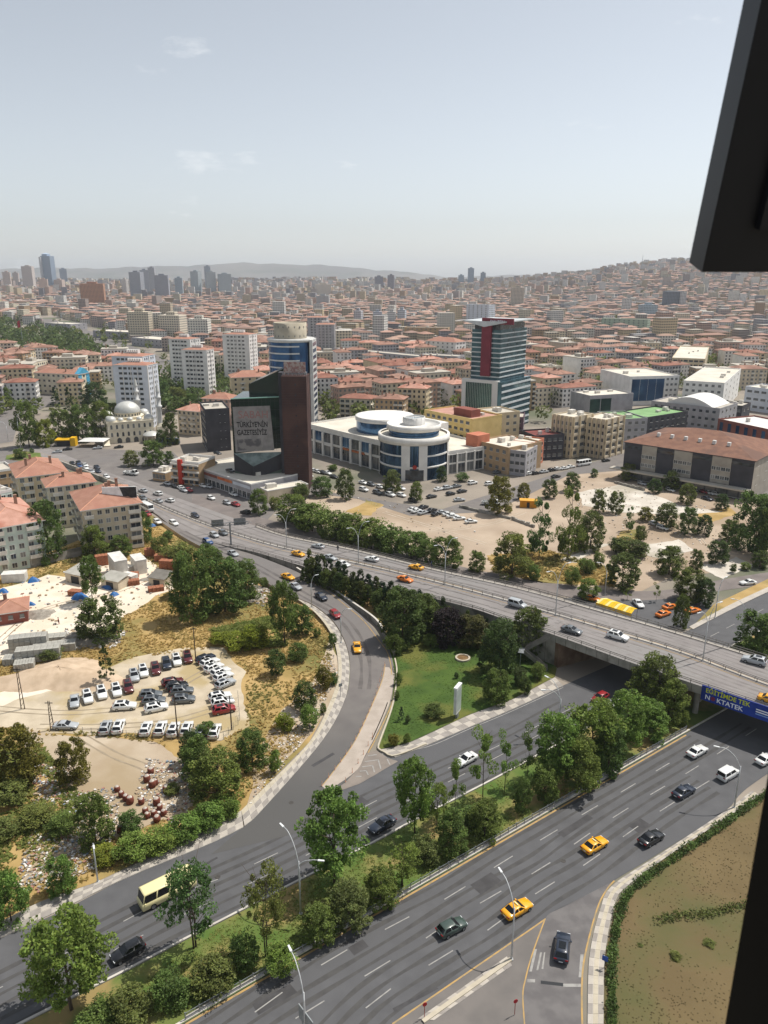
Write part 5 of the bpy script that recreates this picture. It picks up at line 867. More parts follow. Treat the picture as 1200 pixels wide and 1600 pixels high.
class Bld:
    def __init__(s, name, label, cat, A, B, h, C=None, D=None, group=None, world=None):
        a = at(A[0], A[1], h); b = at(B[0], B[1], h); v = b-a; v.z = 0; s.W = v.length; v.normalize(); nb = Vector((-v.y, v.x, 0))
        s.D = D if D else abs((at(C[0], C[1], h)-a).dot(nb)); s.h = h; s.rz = math.atan2(v.y, v.x)
        s.r = root(name, label, cat, (a.x, a.y, 0), s.rz, group); cc = a+v*s.W/2+nb*s.D/2; FOOT.append((cc.x, cc.y, s.W/2+4, s.D/2+4, s.rz))
    def P(s, name, mb, m, sm=False, kind=None, parent=None): return mb.build(name, m, parent or s.r, sm, kind=kind)
    def walls(s, m, z1=None, z0=-.2): s.w = s.P('wall', MB().box(0, s.W, 0, s.D, z0, z1 or s.h), m); return s.w
    def fr(s, face): return {'F': (Vector((0, 0, 0)), Vector((1, 0, 0)), s.W, 0), 'R': (Vector((s.W, 0, 0)), Vector((0, 1, 0)), s.D, PI/2), 'B': (Vector((s.W, s.D, 0)), Vector((-1, 0, 0)), s.W, PI), 'L': (Vector((0, s.D, 0)), Vector((0, -1, 0)), s.D, -PI/2)}[face]
    def wins(s, face, nu, nz, w, h, z0=None, z1=None, u0=.0, u1=1.0, each=False, g=None, f=None, skip=None, proud=0):
        o, d, L, rz = s.fr(face); z0 = 0 if z0 is None else z0; z1 = z1 or s.h; g = g or m_win; f = f or m_fr; mb = MB(); nrm = Vector((d.y, -d.x, 0))
        for i in range(nu):
            u = L*(u0+(u1-u0)*(i+.5)/nu)
            for j in range(nz):
                if skip and skip(i, j): continue
                z = z0+(z1-z0)*(j+.55)/nz; p = o+d*u+nrm*proud
                if each: ob('window', winmesh(w, h, g, f), s.r, (p.x, p.y, z), rz)
                else:
                    q = p+nrm*.0; a = d*(w/2); hh = Vector((0, 0, h/2)); zz = Vector((0, 0, z))
                    mb.slab([q-a-hh+zz, q+a-hh+zz, q+a+hh+zz, q-a+hh+zz], .06, 0)
                    mb.slab([q-a*1.12-hh+zz-Vector((0, 0, .1)), q+a*1.12-hh+zz-Vector((0, 0, .1)), q+a*1.12-hh+zz, q-a*1.12-hh+zz], .12, 1)
        if not each: s.P('window_row', mb, [g, f], kind='stuff')
    def band(s, face, z0, z1, m, u0=0, u1=1, t=.1, name='band', off=0.0):
        o, d, L, rz = s.fr(face); nrm = Vector((d.y, -d.x, 0)); a = o+d*L*u0+nrm*off; b = o+d*L*u1+nrm*off
        mb = MB(); mb.slab([a+Vector((0, 0, z0)), b+Vector((0, 0, z0)), b+Vector((0, 0, z1)), a+Vector((0, 0, z1))], t); return s.P(name, mb, m)
    def balc(s, face, us, zs_, w=3.2, dep=1.2, m=None, roofed=False):
        o, d, L, rz = s.fr(face); m = m or m_balc; k = ('balc', w, dep, m.name)
        if k not in WM:
            mb = MB(); mb.box(-w/2, w/2, -dep, 0, -.12, .06); mb.box(-w/2, w/2, -dep, -dep+.08, .06, 1.0); mb.box(-w/2, -w/2+.08, -dep+.08, 0, .06, 1.0); mb.box(w/2-.08, w/2, -dep+.08, 0, .06, 1.0); WM[k] = mb.mesh('balcony', m)
        for u in us:
            for z in zs_: p = o+d*L*u; ob('balcony', WM[k], s.r, (p.x, p.y, z), rz)
    def hip(s, m=None, over=.7, rise=None, chim=3, ridge=True, fas=None):
        m = m or m_roof; W_, D_, h = s.W+over*2, s.D+over*2, s.h; rise = rise or min(W_, D_)*.2; e = min(W_, D_)/2; mb = MB(); x0, y0 = -over, -over
        E_ = [(x0, y0, h), (x0+W_, y0, h), (x0+W_, y0+D_, h), (x0, y0+D_, h)]
        if W_ >= D_: r0, r1_ = (x0+e, y0+D_/2, h+rise), (x0+W_-e, y0+D_/2, h+rise); fs = [(0, 1, 5, 4), (1, 2, 5), (2, 3, 4, 5), (3, 0, 4)]
        else: r0, r1_ = (x0+W_/2, y0+e, h+rise), (x0+W_/2, y0+D_-e, h+rise); fs = [(0, 1, 4), (1, 2, 5, 4), (2, 3, 5), (3, 0, 4, 5)]
        mb.add(E_+[r0, r1_], fs); mb.add([(p[0], p[1], h-.25) for p in E_]+E_, [(0, 1, 5, 4), (1, 2, 6, 5), (2, 3, 7, 6), (3, 0, 4, 7), (3, 2, 1, 0)], 1)
        ro = s.P('roof', mb, [m, fas or m_fr])
        if ridge:
            rb = MB()
            for a, b in ((r0, r1_), (E_[0], r0), (E_[3], r0 if W_ >= D_ else r1_), (E_[1], r1_ if W_ >= D_ else r0), (E_[2], r1_)): rb.tube([a, b], .12, n=4)
            s.P('ridge_tiles', rb, mat('ridge', '#c79378', None), parent=ro)
        for k in range(chim):
            cx, cy = s.W*R.uniform(.2, .8), s.D*R.uniform(.3, .7); c = MB(); c.box(cx-.4, cx+.4, cy-.35, cy+.35, h, h+rise+.9); c.box(cx-.5, cx+.5, cy-.45, cy+.45, h+rise+.9, h+rise+1.05); s.P('chimney', c, m_chim, parent=ro)
        s.roof = ro; return ro
    def flat(s, m=None, par=.9, pm=None, clutter=3):
        m = m or m_flat; mb = MB(); mb.poly([(.2, .2, s.h+.05), (s.W-.2, .2, s.h+.05), (s.W-.2, s.D-.2, s.h+.05), (.2, s.D-.2, s.h+.05)]); ro = s.P('roof', mb, m); pm = pm or m_fr
        t = .25; p = MB(); p.box(-.03, s.W+.03, -.03, t, s.h, s.h+par); p.box(-.03, s.W+.03, s.D-t, s.D+.03, s.h, s.h+par); p.box(-.03, t, t, s.D-t, s.h, s.h+par); p.box(s.W-t, s.W+.03, t, s.D-t, s.h, s.h+par); s.P('parapet', p, pm, parent=ro)
        for k in range(clutter):
            cx, cy = s.W*R.uniform(.15, .85), s.D*R.uniform(.2, .8); q = R.uniform(.6, 1.6); c = MB(); c.box(cx-q, cx+q, cy-q*.7, cy+q*.7, s.h+.05, s.h+R.uniform(.9, 2.2)); s.P('roof_unit', c, m_balc, parent=ro)
        s.roof = ro; return ro
    def box(s, name, x0, x1, y0, y1, z0, z1, m, parent=None): return s.P(name, MB().box(x0, x1, y0, y1, z0, z1), m, parent=parent)
# apartments in the left middle ground
b = Bld('apartment_block', 'beige five-storey apartment block with red roof and a billboard on top', 'building', (128, 797), (219, 785), 14.2, C=(74, 774)); b.walls(wallm('beige')); b.hip(m_roof)
zf5 = [.3+2.75*k for k in range(5)]
b.balc('F', (.10,), [z+.2 for z in zf5[1:]], 2.6); b.balc('F', (.88,), [z+.2 for z in zf5], 3.6); b.wins('F', 1, 5, 1.3, 1.4, .3, 14, .05, .16, True); b.wins('F', 4, 5, 1.2, 1.3, .3, 14, .22, .76, True); b.wins('F', 1, 5, 2.8, 1.5, .3, 14, .80, .97, True)
b.balc('L', (.25, .7), [z+.2 for z in zf5[1:]], 3.4); b.wins('L', 7, 5, 1.3, 1.4, .3, 14, .03, .97, True)
mb = MB(); mb.slab([(b.W*.42, b.D*.28, b.h+1.0), (b.W*.98, b.D*.10, b.h+1.0), (b.W*.98, b.D*.10, b.h+4.6), (b.W*.42, b.D*.28, b.h+4.6)], .25); b2 = root('billboard', 'black and white advertising billboard on the red apartment roof', 'billboard', b.r.location, b.rz); mb.build('panel', mat('billboard_print', '#f2f2f0', '#dcdcda', .6, .5), b2)
mb = MB(); mb.slab([(b.W*.76, b.D*.171-.27, b.h+1.1), (b.W*.975, b.D*.101-.27, b.h+1.1), (b.W*.975, b.D*.101-.27, b.h+4.5), (b.W*.70, b.D*.19-.27, b.h+4.5)], .02); mb.build('dark_print', mat('billboard_dark', '#222326', '#3a3b3e', .8, .5), b2)
for f in (.5, .7, .9): mb = MB(); x = b.W*f; y = b.D*(.28-.18*(f-.42)/.56)+.3; mb.tube([(x, y, b.h), (x, y, b.h+4)], .07, n=5); mb.tube([(x, y+1.5, b.h+.2), (x, y, b.h+3)], .05, n=5); mb.build('strut', m_dark, b2)
for args in ((('yellowish apartment block with red roof behind the billboard block', (74, 761), (148, 752), 14.5, (48, 751), 'cream', m_roof)), (('cream apartment block with red roof beside the highway wall', (27, 746), (104, 737), 14.5, (6, 727), 'sand', m_roof)), (('white apartment block with pale red roof behind dark conifers', (-25, 828), (66, 812), 13.5, (-40, 790), 'mint', m_roof2))):
    b = Bld('apartment_block', args[0], 'building', args[1], args[2], args[3], C=args[4]); b.walls(wallm(args[5])); b.hip(args[6]); b.wins('F', 6, 5, 1.3, 1.4, .2, args[3], each=True); b.balc('F', (.2, .8), [3+2.8*k for k in range(4)]); b.wins('L', 4, 5, 1.3, 1.4, .2, args[3], each=True); b.balc('L', (.5,), [3+2.8*k for k in range(4)])
b = Bld('apartment_block', 'mint white block cut by the photograph edge above the conifers', 'building', (-10, 774), (19, 768), 15, D=12); b.walls(wallm('mint')); b.flat(); b.wins('F', 3, 5, 1.2, 1.4, each=True); b.wins('R', 3, 5, 1.2, 1.4, each=True)
b = Bld('low_building', 'dark flat-roofed building by the roundabout at the photograph edge', 'building', (-30, 742), (24, 734), 8, D=14); b.walls(wallm('tan')); b.flat(); b.wins('F', 4, 2, 2.2, 1.4)
b = Bld('yard_hut', 'red-roofed brick hut at the edge of the stone yard', 'hut', (-12, 960), (42, 952), 3.2, D=8); b.walls(wallm('brick')); b.hip(m_roof, .5, 1.6, 1); b.wins('F', 3, 1, 1, 1)
# tower slabs
def slab(label, A, B, h, C, m, nf, nfr, nr, side='R', D=None):
    b = Bld('tower_block', label, 'building', A, B, h, C=C, D=D, group='residential tower slabs'); b.walls(m); fl = round(h/2.9)
    b.wins('F', nf, fl, 1.9, 1.25, .6, h-.5, .14, .86); b.wins(side, nr, fl, 1.1, 1.3, .6, h-.5, .1, .9)
    for u in (.28, .52, .72): b.band('F', 0, h, m_fr, u-.008, u+.008, .3, 'rib')
    for u in (.0, .48): b.band(side, 0, h, m_fr, u, u+.05, .35, 'rib')
    b.hip(m_roof, .2, 1.3, 0, False); mb = MB()
    for k in range(6): mb.box(b.W*(.3+.07*k), b.W*(.3+.07*k)+.8, b.D*.4, b.D*.6, h+.3, h+3.0)
    b.P('roof_stacks', mb, m_fr, kind='stuff'); return b
slab('blue-grey thirteen-storey tower slab directly behind the mosque', (176, 570), (229, 571), 34, (253, 567), wallm('bluegrey'), 5, 0, 5); slab('blue-grey tower slab half hidden behind the slab at the mosque', (174, 556), (222, 557), 36, (245, 553), wallm('bluegrey'), 5, 0, 5)
slab('white tower slab with ribbed front among trees', (283, 546), (322, 547), 33, (346, 545), wallm('white'), 5, 0, 4); slab('white tower slab farthest back of the group, behind the ribbed one', (263, 529), (296, 530), 36, (320, 528), wallm('white'), 5, 0, 4); slab('white tower slab closest to the round blue tower', (347, 522), (388, 523), 38, (402, 521), wallm('white'), 5, 0, 4)
slab('tall grey slab beside the round blue tower', (493, 507), (522, 507), 34, (540, 505), wallm('grey'), 4, 0, 4); slab('dark grey slab behind the round blue tower', (480, 496), (510, 496), 36, (536, 494), wallm('grey'), 4, 0, 4)
# mosque
g = at(207, 691); MQ = root('mosque', 'cream stone mosque with grey dome, small domes and two minarets', 'mosque', (g.x, g.y, 0), rad(24)); FOOT.append((g.x, g.y+14, 26, 24, 0))
m_st = mat('mosque_stone', '#ddd5c2', '#cec5b0', .4, .9); m_dome = mat('lead_dome', '#c6c6c1', '#b6b6b1', .3, .5, .2)
mb = MB(); mb.box(-11, 11, 0, 22, 0, 10.2); mb.build('prayer_hall', m_st, MQ); mb = MB(); mb.box(-11.4, 11.4, -.4, 22.4, 10.2, 10.7); mb.box(-11.2, 11.2, -.2, 0, 6.2, 6.5); mb.build('cornice', m_st, MQ)
mb = MB(); mb.lathe([(7.6, 10.7), (7.6, 11.7), (7.9, 11.7), (7.9, 12.0), (6.4, 12.1)], 32, 0, 11); mb.lathe([(6.3, 12.0), (6.3, 13.5), (6.7, 13.6), (6.7, 13.9)], 32, 0, 11); dr = mb.build('drum', m_st, MQ, True)
mb = MB(); mb.lathe([(6.4*math.cos(t), 13.9+5.2*math.sin(t)) for t in [PI/2*k/12 for k in range(13)]], 40, 0, 11); mb.tube([(0, 11, 19), (0, 11, 20.6)], .15, .03, 6); dm = mb.build('dome', m_dome, MQ, True)
mb = MB()
for k in range(24): a = 2*PI*k/24; x, y = 6.32*math.cos(a), 11+6.32*math.sin(a); mb.box(x-.3, x+.3, y-.1, y+.1, 12.3, 13.3, rz=a+PI/2)
mb.build('drum_windows', m_win, dr, kind='stuff')
for x, y, rr in ((-9, 2.2, 2.6), (9, 2.2, 2.4), (-9, 19.5, 2.6), (9, 19.5, 2.6), (-4.5, 1.6, 1.5), (0, 1.4, 1.5), (4.5, 1.6, 1.5), (-9.6, 8, 1.6), (9.6, 8, 1.6), (9.6, 13, 1.6)):
    mb = MB(); mb.lathe([(rr, 10.7), (rr, 11.3)], 18, x, y, 1); mb.lathe([(rr*math.cos(t), 11.3+rr*.85*math.sin(t)) for t in [PI/2*k/7 for k in range(8)]], 18, x, y, 0); mb.build('small_dome', [m_dome, m_st], MQ, True)
aw = MB(); aw.poly([(-.5, -.03, 0), (.5, -.03, 0), (.5, -.03, 1.6), (.35, -.03, 2.0), (0, -.03, 2.2), (-.35, -.03, 2.0), (-.5, -.03, 1.6)]); aw.box(-.62, .62, -.14, -.02, -.15, 0, 1); awm = aw.mesh('window', [m_win, m_st])
for z in (3.4, 7.2):
    for k in range(8): ob('window', awm, MQ, (-9.3+18.6*k/7, 0, z))
    for k in range(7): ob('window', awm, MQ, (11, 2+18*k/6, z), PI/2); ob('window', awm, MQ, (-11, 2+18*k/6, z), -PI/2)
ad = MB(); ad.poly([(-1.1, -.04, 0), (1.1, -.04, 0), (1.1, -.04, 1.7), (.7, -.04, 2.4), (0, -.04, 2.7), (-.7, -.04, 2.4), (-1.1, -.04, 1.7)]); adm = ad.mesh('arched_door', m_win)
for x in (-6, -2, 2, 6): ob('arched_door', adm, MQ, (x, 0, .1))
mb = MB(); mb.lathe([(4.2, 4.0), (3.4, 4.8), (1.5, 5.5), (0, 5.7)], 20, 9, -4, 0); mb.lathe([(4.2, 3.7), (4.2, 4.0)], 20, 9, -4, 0); mb.build('fountain_roof', m_dome, MQ, True); mb = MB()
for k in range(8): a = 2*PI*k/8; mb.tube([(9+3.6*math.cos(a), -4+3.6*math.sin(a), 0), (9+3.6*math.cos(a), -4+3.6*math.sin(a), 3.8)], .2, n=6)
mb.build('fountain_columns', m_st, MQ, kind='stuff')
def minaret(x, y, sc=1.0):
    mb = MB(); mb.box(x-2.1, x+2.1, y-2.1, y+2.1, 0, 7); mb.lathe([(2.1, 7), (1.3, 8.6)], 12, x, y); mn = mb.build('minaret', m_st, MQ); mb = MB(); mb.lathe([(1.2, 8.5), (1.15, 16), (1.6, 16.7), (1.6, 17.4), (1.05, 17.5), (1.0, 20.6), (1.4, 21.2), (1.4, 21.9), (.9, 22), (.85, 24.4)], 14, x, y); mb.build('shaft', mat('minaret_white', '#c5c5c3', '#b5b5b3', .5, .7), mn, True)
    mb = MB(); mb.lathe([(1.05, 24.4), (.1, 28.6), (.05, 29.6), (0, 29.7)], 14, x, y); mb.build('spire', m_dome, mn, True)
minaret(14.5, 1.5); minaret(7, 27.5)
mb = MB(); mb.slab([(-14, -6, .1), (-11, -6, .1), (-11, 1, 3.2), (-14, 1, 3.2)], .4); mb.build('entrance_steps', m_st, MQ)
# dark office cube, shops, glass media building
b = Bld('office_building', 'dark grey windowless-sided office block beside the glass media building', 'building', (320, 642), (358, 640), 19.6, C=(280, 632)); b.walls(wallm('dark')); b.flat(m_flat, .8, wallm('dark')); b.wins('L', 7, 6, 1.8, 1.5); b.wins('F', 2, 5, .5, .5, u0=.5, u1=.9)
b = Bld('shop_row', 'long low shopping row with grey shopfronts and roof parking', 'shops', (299, 728), (392, 758), 6, D=22); b.walls(wallm('grey')); b.flat(m_flatw, .5)
for k in range(14): ob('shop_front', winmesh(b.W/14*.8, 2.4, m_win, m_fr), b.r, (b.W*(k+.5)/14, 0, 1.6)); 
b.band('F', 4.2, 5.3, wallm('brick'), .02, .45, .12, 'fascia_sign'); b.band('F', 4.2, 5.3, mat('sign_orange', '#b5552f', '#c87a4a', .5, .6), .46, .7, .12, 'fascia_sign'); b.band('F', 4.2, 5.3, wallm('bluegrey'), .72, .99, .12, 'fascia_sign')
b = Bld('restaurant', 'small three-storey restaurant with a red sign fin and stacked balconies', 'building', (268, 722), (310, 726), 9, D=12); b.walls(wallm('tan')); b.flat()
for z in (2.6, 5.4, 8.2): b.band('F', z, z+.7, m_balc, 0, 1, 1.0, 'balcony'); b.band('L', z, z+.7, m_balc, 0, 1, .8, 'balcony')
b.band('F', .5, 10.5, mat('sign_red2', '#b5382a', None, rough=.5), .28, .42, 1.2, 'sign_fin'); b.wins('F', 5, 3, 1.6, 1.6)
g = at(272, 746); r = root('red_awning', 'red cafe awning in front of the restaurant', 'awning', tuple(g), rad(-8)); mb = MB(); mb.slab([(-6, -3, 2.6), (6, -3, 2.6), (6, 3, 3.4), (-6, 3, 3.4)], .1); mb.build('cloth', mat('awning_red', '#b0222e', '#9d1d28', 1, .7), r)
for x in (-5.8, 5.8): mb = MB(); mb.tube([(x, -2.8, 0), (x, -2.8, 2.6)], .07, n=6); mb.build('post', m_steel, r)
b = Bld('cafe_pavilion', 'low cafe pavilion with cream flat roof by the forecourt kerb', 'building', (238, 737), (258, 740), 3.6, D=9); b.walls(wallm('tan')); b.flat(m_flatw, .3); b.wins('F', 4, 1, 1.4, 1.8)
# glass media building: angled curtain wall, folded base, printed poster and a brown service tower
g0 = at(368, 763); g1 = at(446, 764); v = g1-g0; GB = root('media_building', 'dark green glass office block with a giant newspaper poster and brown brick tower', 'building', (g0.x, g0.y, 0), math.atan2(v.y, v.x), scale=(1, 1, 1.06)); Wg = v.length; FOOT.append((g0.x+16, g0.y+10, 24, 20, 0))
m_cur = mat('green_curtain_glass', '#0f1d18', '#1a2e26', .08, .1, spec=.35, c3='#33483d', s3=.05)
hL, hM = 33, 44
mb = MB(); mb.add([(0, .5, 13), (Wg, 3, 15), (Wg, 22, 15), (0, 22, 13), (0, .5, hL), (Wg, 3, 33.5), (Wg, 22, 33.5), (0, 22, hL)], [(0, 1, 5, 4), (1, 2, 6, 5), (2, 3, 7, 6), (3, 0, 4, 7), (4, 5, 6, 7), (3, 2, 1, 0)]); mb.build('glass_volume', m_cur, GB)
mb = MB(); mb.add([(Wg*.28, 8, 33), (Wg, 6, 33.4), (Wg, 24, 33.4), (Wg*.28, 24, 33), (Wg*.28, 8, 37.5), (Wg, 6, 43.5), (Wg, 24, 43.5), (Wg*.28, 24, 37.5)], [(0, 1, 5, 4), (1, 2, 6, 5), (2, 3, 7, 6), (3, 0, 4, 7), (4, 5, 6, 7)]); mb.build('upper_glass_volume', m_cur, GB)
mb = MB(); xk = Wg*.42
mb.add([(0, .3, 13.2), (xk, -3.5, 9.2), (Wg, 2.8, 13.5), (0, .3, 7.0), (xk, -3.5, 4.6), (Wg, 2.8, 7.5)], [(3, 4, 1, 0), (4, 5, 2, 1)]); mb.build('folded_band', mat('charcoal_panel', '#2c2c31', '#35353a', .3, .6), GB)
mb = MB(); mb.add([(0, .3, 13.2), (xk, -3.5, 9.2), (Wg, 2.8, 13.5)], [(0, 1, 2)]); mb.build('sloped_skylight', mat('skylight', '#7e8a86', '#5c6966', .4, .2), GB)
mb = MB(); mb.add([(0, .6, 0), (xk, -3.0, 0), (Wg, 3, 0), (0, .6, 7), (xk, -3.0, 4.6), (Wg, 3, 7.6)], [(0, 1, 4, 3), (1, 2, 5, 4)]); mb.build('base_glass', mat('base_glass', '#3a4a42', '#566459', .12, .15, spec=.6), GB)
mg = MB()
for k in range(1, 12): x = Wg*k/12; y = .5+2.5*k/12; mg.box(x-.03, x+.03, y-.08, y, 14, 33)
for k in range(1, 7): mg.slab([(0, .42, 13+k*3.2), (Wg, 2.92, 13.6+k*3.1), (Wg, 2.92, 13.68+k*3.1), (0, .42, 13.08+k*3.2)], .05)
mg.build('mullions', m_dark, GB, kind='stuff')
mb = MB(); mb.tube([(0, .3, 33.2), (Wg, 2.8, 33.8)], .22, n=6); mb.build('roof_edge', mat('edge_green', '#7fa89c', None, rough=.4), GB)
# poster
def pp(u, z): return (Wg*u, .5+2.5*u-.22, z)
mb = MB(); mb.slab([pp(.04, 13.6), pp(.79, 14.2), pp(.74, 30.6), pp(.03, 30.3)], .06); mb.build('poster', mat('newsprint', '#8f8c8a', '#7e7b7a', .5, .7), GB)
mb = MB(); mb.slab([pp(.08, 14.2), pp(.55, 14.6), pp(.54, 18.6), pp(.08, 18.4)], .1); mb.build('poster_photo', mat('newsprint_photo', '#5a585a', '#85827f', .35, .7, lo=.45, hi=.55), GB)
ay = math.atan2(2.5, Wg); m_ink = mat('ink', '#1c1b1d', None, rough=.8); m_inkr = mat('faded_red_ink', '#93706d', None, rough=.8)
text("TÜRKİYE'NİN", 2.7, m_ink, GB, (Wg*.09, .5+.25-.32, 22.9), (PI/2, 0, ay), sx=.70, bold=.06); text('GAZETESİYİZ', 2.7, m_ink, GB, (Wg*.09, .5+.25-.32, 20.0), (PI/2, 0, ay), sx=.68, bold=.06); text('SABAH', 3.8, m_inkr, GB, (Wg*.13, .5+.32-.32, 26.2), (PI/2, 0, ay), sx=.98, bold=.03)
for x0 in (0,):
    mb = MB(); mb.box(Wg+.1, Wg+9.6, -1.0, 8.5, -.2, 41.5); st_ = mb.build('service_tower', mat('brown_brick', '#46302c', '#3d2a27', .4, .9, c3='#523a34', s3=.1), GB)
    mb = MB(); mb.box(Wg-1.4, Wg+.1, 1.5, 8, -.2, 42.5); mb.build('dark_edge', wallm('dark'), GB)
    mb = MB()
    for k in range(46): z = .9*k+.4; mb.box(Wg+.1, Wg+9.6, -1.03, -1.0, z, z+.05)
    mb.build('brick_joints', wallm('dark'), st_, kind='stuff')
    mb = MB()
    for k in range(10): mb.box(Wg+5.2, Wg+5.7, -1.06, -1.0, 5+k*3.7, 5.6+k*3.7)
    mb.build('slit_windows', m_win, st_, kind='stuff')
    mb = MB(); mb.box(Wg+.8, Wg+9.0, 2.0, 2.3, 42.4, 46.2); mb.build('roof_sign', mat('roof_sign', '#a79a94', '#8d6a66', 1.2, .6, lo=.45, hi=.55), GB)
    mb = MB()
    for k in range(6): mb.tube([(Wg+1+k*1.5, 2.4, 41.5), (Wg+1+k*1.5, 2.4, 43)], .12, n=5); mb.lathe([(.6, 41.5), (.6, 42.4), (0, 42.6)], 8, Wg+1.5+k*1.4, 5)
    mb.build('sign_supports', m_steel, GB, kind='stuff')
b = Bld('guard_annex', 'low concrete annex wall in front of the brown brick tower', 'building', (418, 768), (482, 757), 4.5, D=6); b.walls(wallm('beige')); b.flat(m_flatw, .3)
# round blue glass tower
g = at(455, 668); r = root('blue_tower', 'round-fronted blue glass tower with cream cylinder top', 'building', (g.x, g.y+13, 0), rad(-3)); FOOT.append((g.x, g.y+12, 17, 17, 0)); RT = 12.3; HT = 46
mb = MB(); mb.lathe([(RT, 0), (RT, HT)], 40, 0, 0, 0, rad(190), rad(325)); mb.box(-RT+.2, RT-.6, -1, 10, 0, HT); mb.build('glass_body', mat('blue_curtain', '#234a77', '#3b6494', .15, .1, .65), r)
wv = mat('tower_white', '#c9c9c6', '#bbbbb8', .4, .6)
for k in range(12): z = 2+k*3.75; mb = MB(); mb.lathe([(RT+.05, z), (RT+.3, z), (RT+.3, z+.75), (RT+.05, z+.75)], 40, 0, 0, 0, rad(192), rad(300)); mb.build('floor_band', wv, r)
mb = MB(); mb.lathe([(RT+.1, HT-.3), (RT+.6, HT-.3), (RT+.6, HT+1.4), (RT+.1, HT+1.4), (0, HT+1.0)], 40); mb.build('crown_ring', wv, r, True)
mb = MB(); mb.box(RT-1.2, RT+.5, -7, 9, 0, HT+.8); sd = mb.build('side_wall', wv, r); mb = MB()
for k in range(13): mb.box(RT+.45, RT+.55, -5.5, 7, 1.2+k*3.5, 3.2+k*3.5)
mb.build('side_windows', m_winb, sd, kind='stuff')
mb = MB()
for k in range(13): mb.box(RT-5.5, RT-1.5, -RT+2.1, -RT+2.4, 1+k*3.5, 1.4+k*3.5)
mb = MB(); mb.lathe([(9, HT+1), (9, HT+9.6), (8.6, HT+9.6), (8.6, HT+9), (0, HT+9)], 36, -.5, 1.5); tp = mb.build('penthouse_drum', mat('drum_cream', '#b3aa98', '#a59c8a', .3, .85), r, True); mb = MB()
for k in range(9):
    a = rad(195+20*k)
    for z in (HT+2.2, HT+7): x, y = -.5+9.03*math.cos(a), 1.5+9.03*math.sin(a); mb.box(x-.25, x+.25, y-.06, y+.06, z, z+.9, rz=a+PI/2)
mb.build('drum_windows', m_win, tp, kind='stuff')
# mall
b = Bld('shopping_mall', 'white two-storey shopping mall with glass bays and round corner rotunda', 'mall', (478, 664), (596, 692), 12.5, D=38); m_ml = mat('mall_panel', '#e2dfd9', '#d5d2cc', .3, .7); W1 = b.W; ox = None; b.walls(m_ml); b.flat(m_flatw, .9, m_ml, 2); nb_ = 8
for k in range(nb_):
    u = (k+.5)/nb_; ob('display_window', winmesh(W1/nb_*.88, 4.4, m_winb if k in (1, 4, 6) else m_win, m_fr), b.r, (W1*u, 0, 8.9)); ob('display_window', winmesh(W1/nb_*.88, 5.2, m_win, m_fr), b.r, (W1*u, 0, 3.0)); b.band('F', 0, 11, m_ml, k/nb_-.012, k/nb_+.012, .7, 'pilaster')
b.band('F', 6.0, 6.4, m_ml, 0, 1, .3, 'string_course'); b.band('F', 5.4, 6.4, mat('mall_sign_orange', '#b86a3c', '#a15a34', .5, .6), .52, .8, .36, 'shop_sign'); b.band('F', 5.2, 6.6, m_fr, .26, .38, .36, 'shop_sign')
mb = MB(); mb.lathe([(13, 12.5), (13, 17.5)], 30, W1*.62, 20, 0); mb.build('roof_drum_glass', m_winb, b.r, True); mb = MB(); mb.lathe([(13.4, 17.5), (13.4, 19.4), (12.6, 19.4), (0, 19.2)], 30, W1*.62, 20); mb.build('roof_drum', m_ml, b.r, True)
mb = MB(); mb.box(W1*.62, W1*1.15, 14, 32, 12.6, 18.6); mb.build('roof_storey', m_ml, b.r)
g = at(648, 752); RTD = root('mall_rotunda', 'white cylindrical glass rotunda at the mall corner with a skylight ring', 'mall', (g.x, g.y+14.6, 0), 0); FOOT.append((g.x, g.y+25, 26, 24, 0)); m_rg = m_winb
mb = MB(); mb.lathe([(14.2, 0), (14.2, 15)], 48); mb.build('glass_drum', mat('rotunda_glass', '#26415f', '#41607e', .12, .1, .6), RTD, True)
for z0, z1, rr in ((5.0, 5.8, 14.5), (14.6, 17.4, 15.0)): mb = MB(); mb.lathe([(14.1, z0), (rr, z0), (rr, z1), (14.0, z1)], 48); mb.build('ring_band', m_ml, RTD, True)
mb = MB(); mb.lathe([(14.1, 9.8), (14.6, 9.8), (14.6, 10.4), (14.1, 10.4)], 24, 0, 0, 0, rad(195), rad(250)); mb.lathe([(14.1, 9.8), (14.6, 9.8), (14.6, 10.4), (14.1, 10.4)], 24, 0, 0, 0, rad(285), rad(345)); mb.build('string_course', m_ml, RTD)
mb = MB(); mb.lathe([(15, 16.6), (0, 16.8)], 48); mb.build('terrace', m_flatw, RTD)
mb = MB(); mb.lathe([(10.6, 16.8), (10.6, 19.6)], 40); mb.build('upper_glass', m_rg, RTD, True); mb = MB(); mb.lathe([(10.5, 19.2), (11.4, 19.2), (11.4, 21.4), (10.8, 21.4), (10.8, 20.8), (0, 21.0)], 40); mb.build('upper_ring', m_ml, RTD, True)
mb = MB(); mb.lathe([(4.6, 20.9), (4.6, 24), (4.3, 24), (4.3, 23.2)], 28); cr = mb.build('skylight_ring', m_fr, RTD, True); mb = MB(); mb.lathe([(4.4, 23.3), (0, 23.9)], 24); mb.build('skylight_glass', mat('sky_pane', '#8fa0ab', '#a8b5bd', .5, .2), cr)
mb = MB()
for k in range(14): a = 2*PI*k/14; mb.tube([(0, 0, 24.0), (4.4*math.cos(a), 4.4*math.sin(a), 23.45)], .07, n=4); mb.tube([(4.62*math.cos(a), 4.62*math.sin(a), 21), (4.62*math.cos(a), 4.62*math.sin(a), 24)], .08, n=4)
mb.build('skylight_bars', m_fr, cr, kind='stuff')
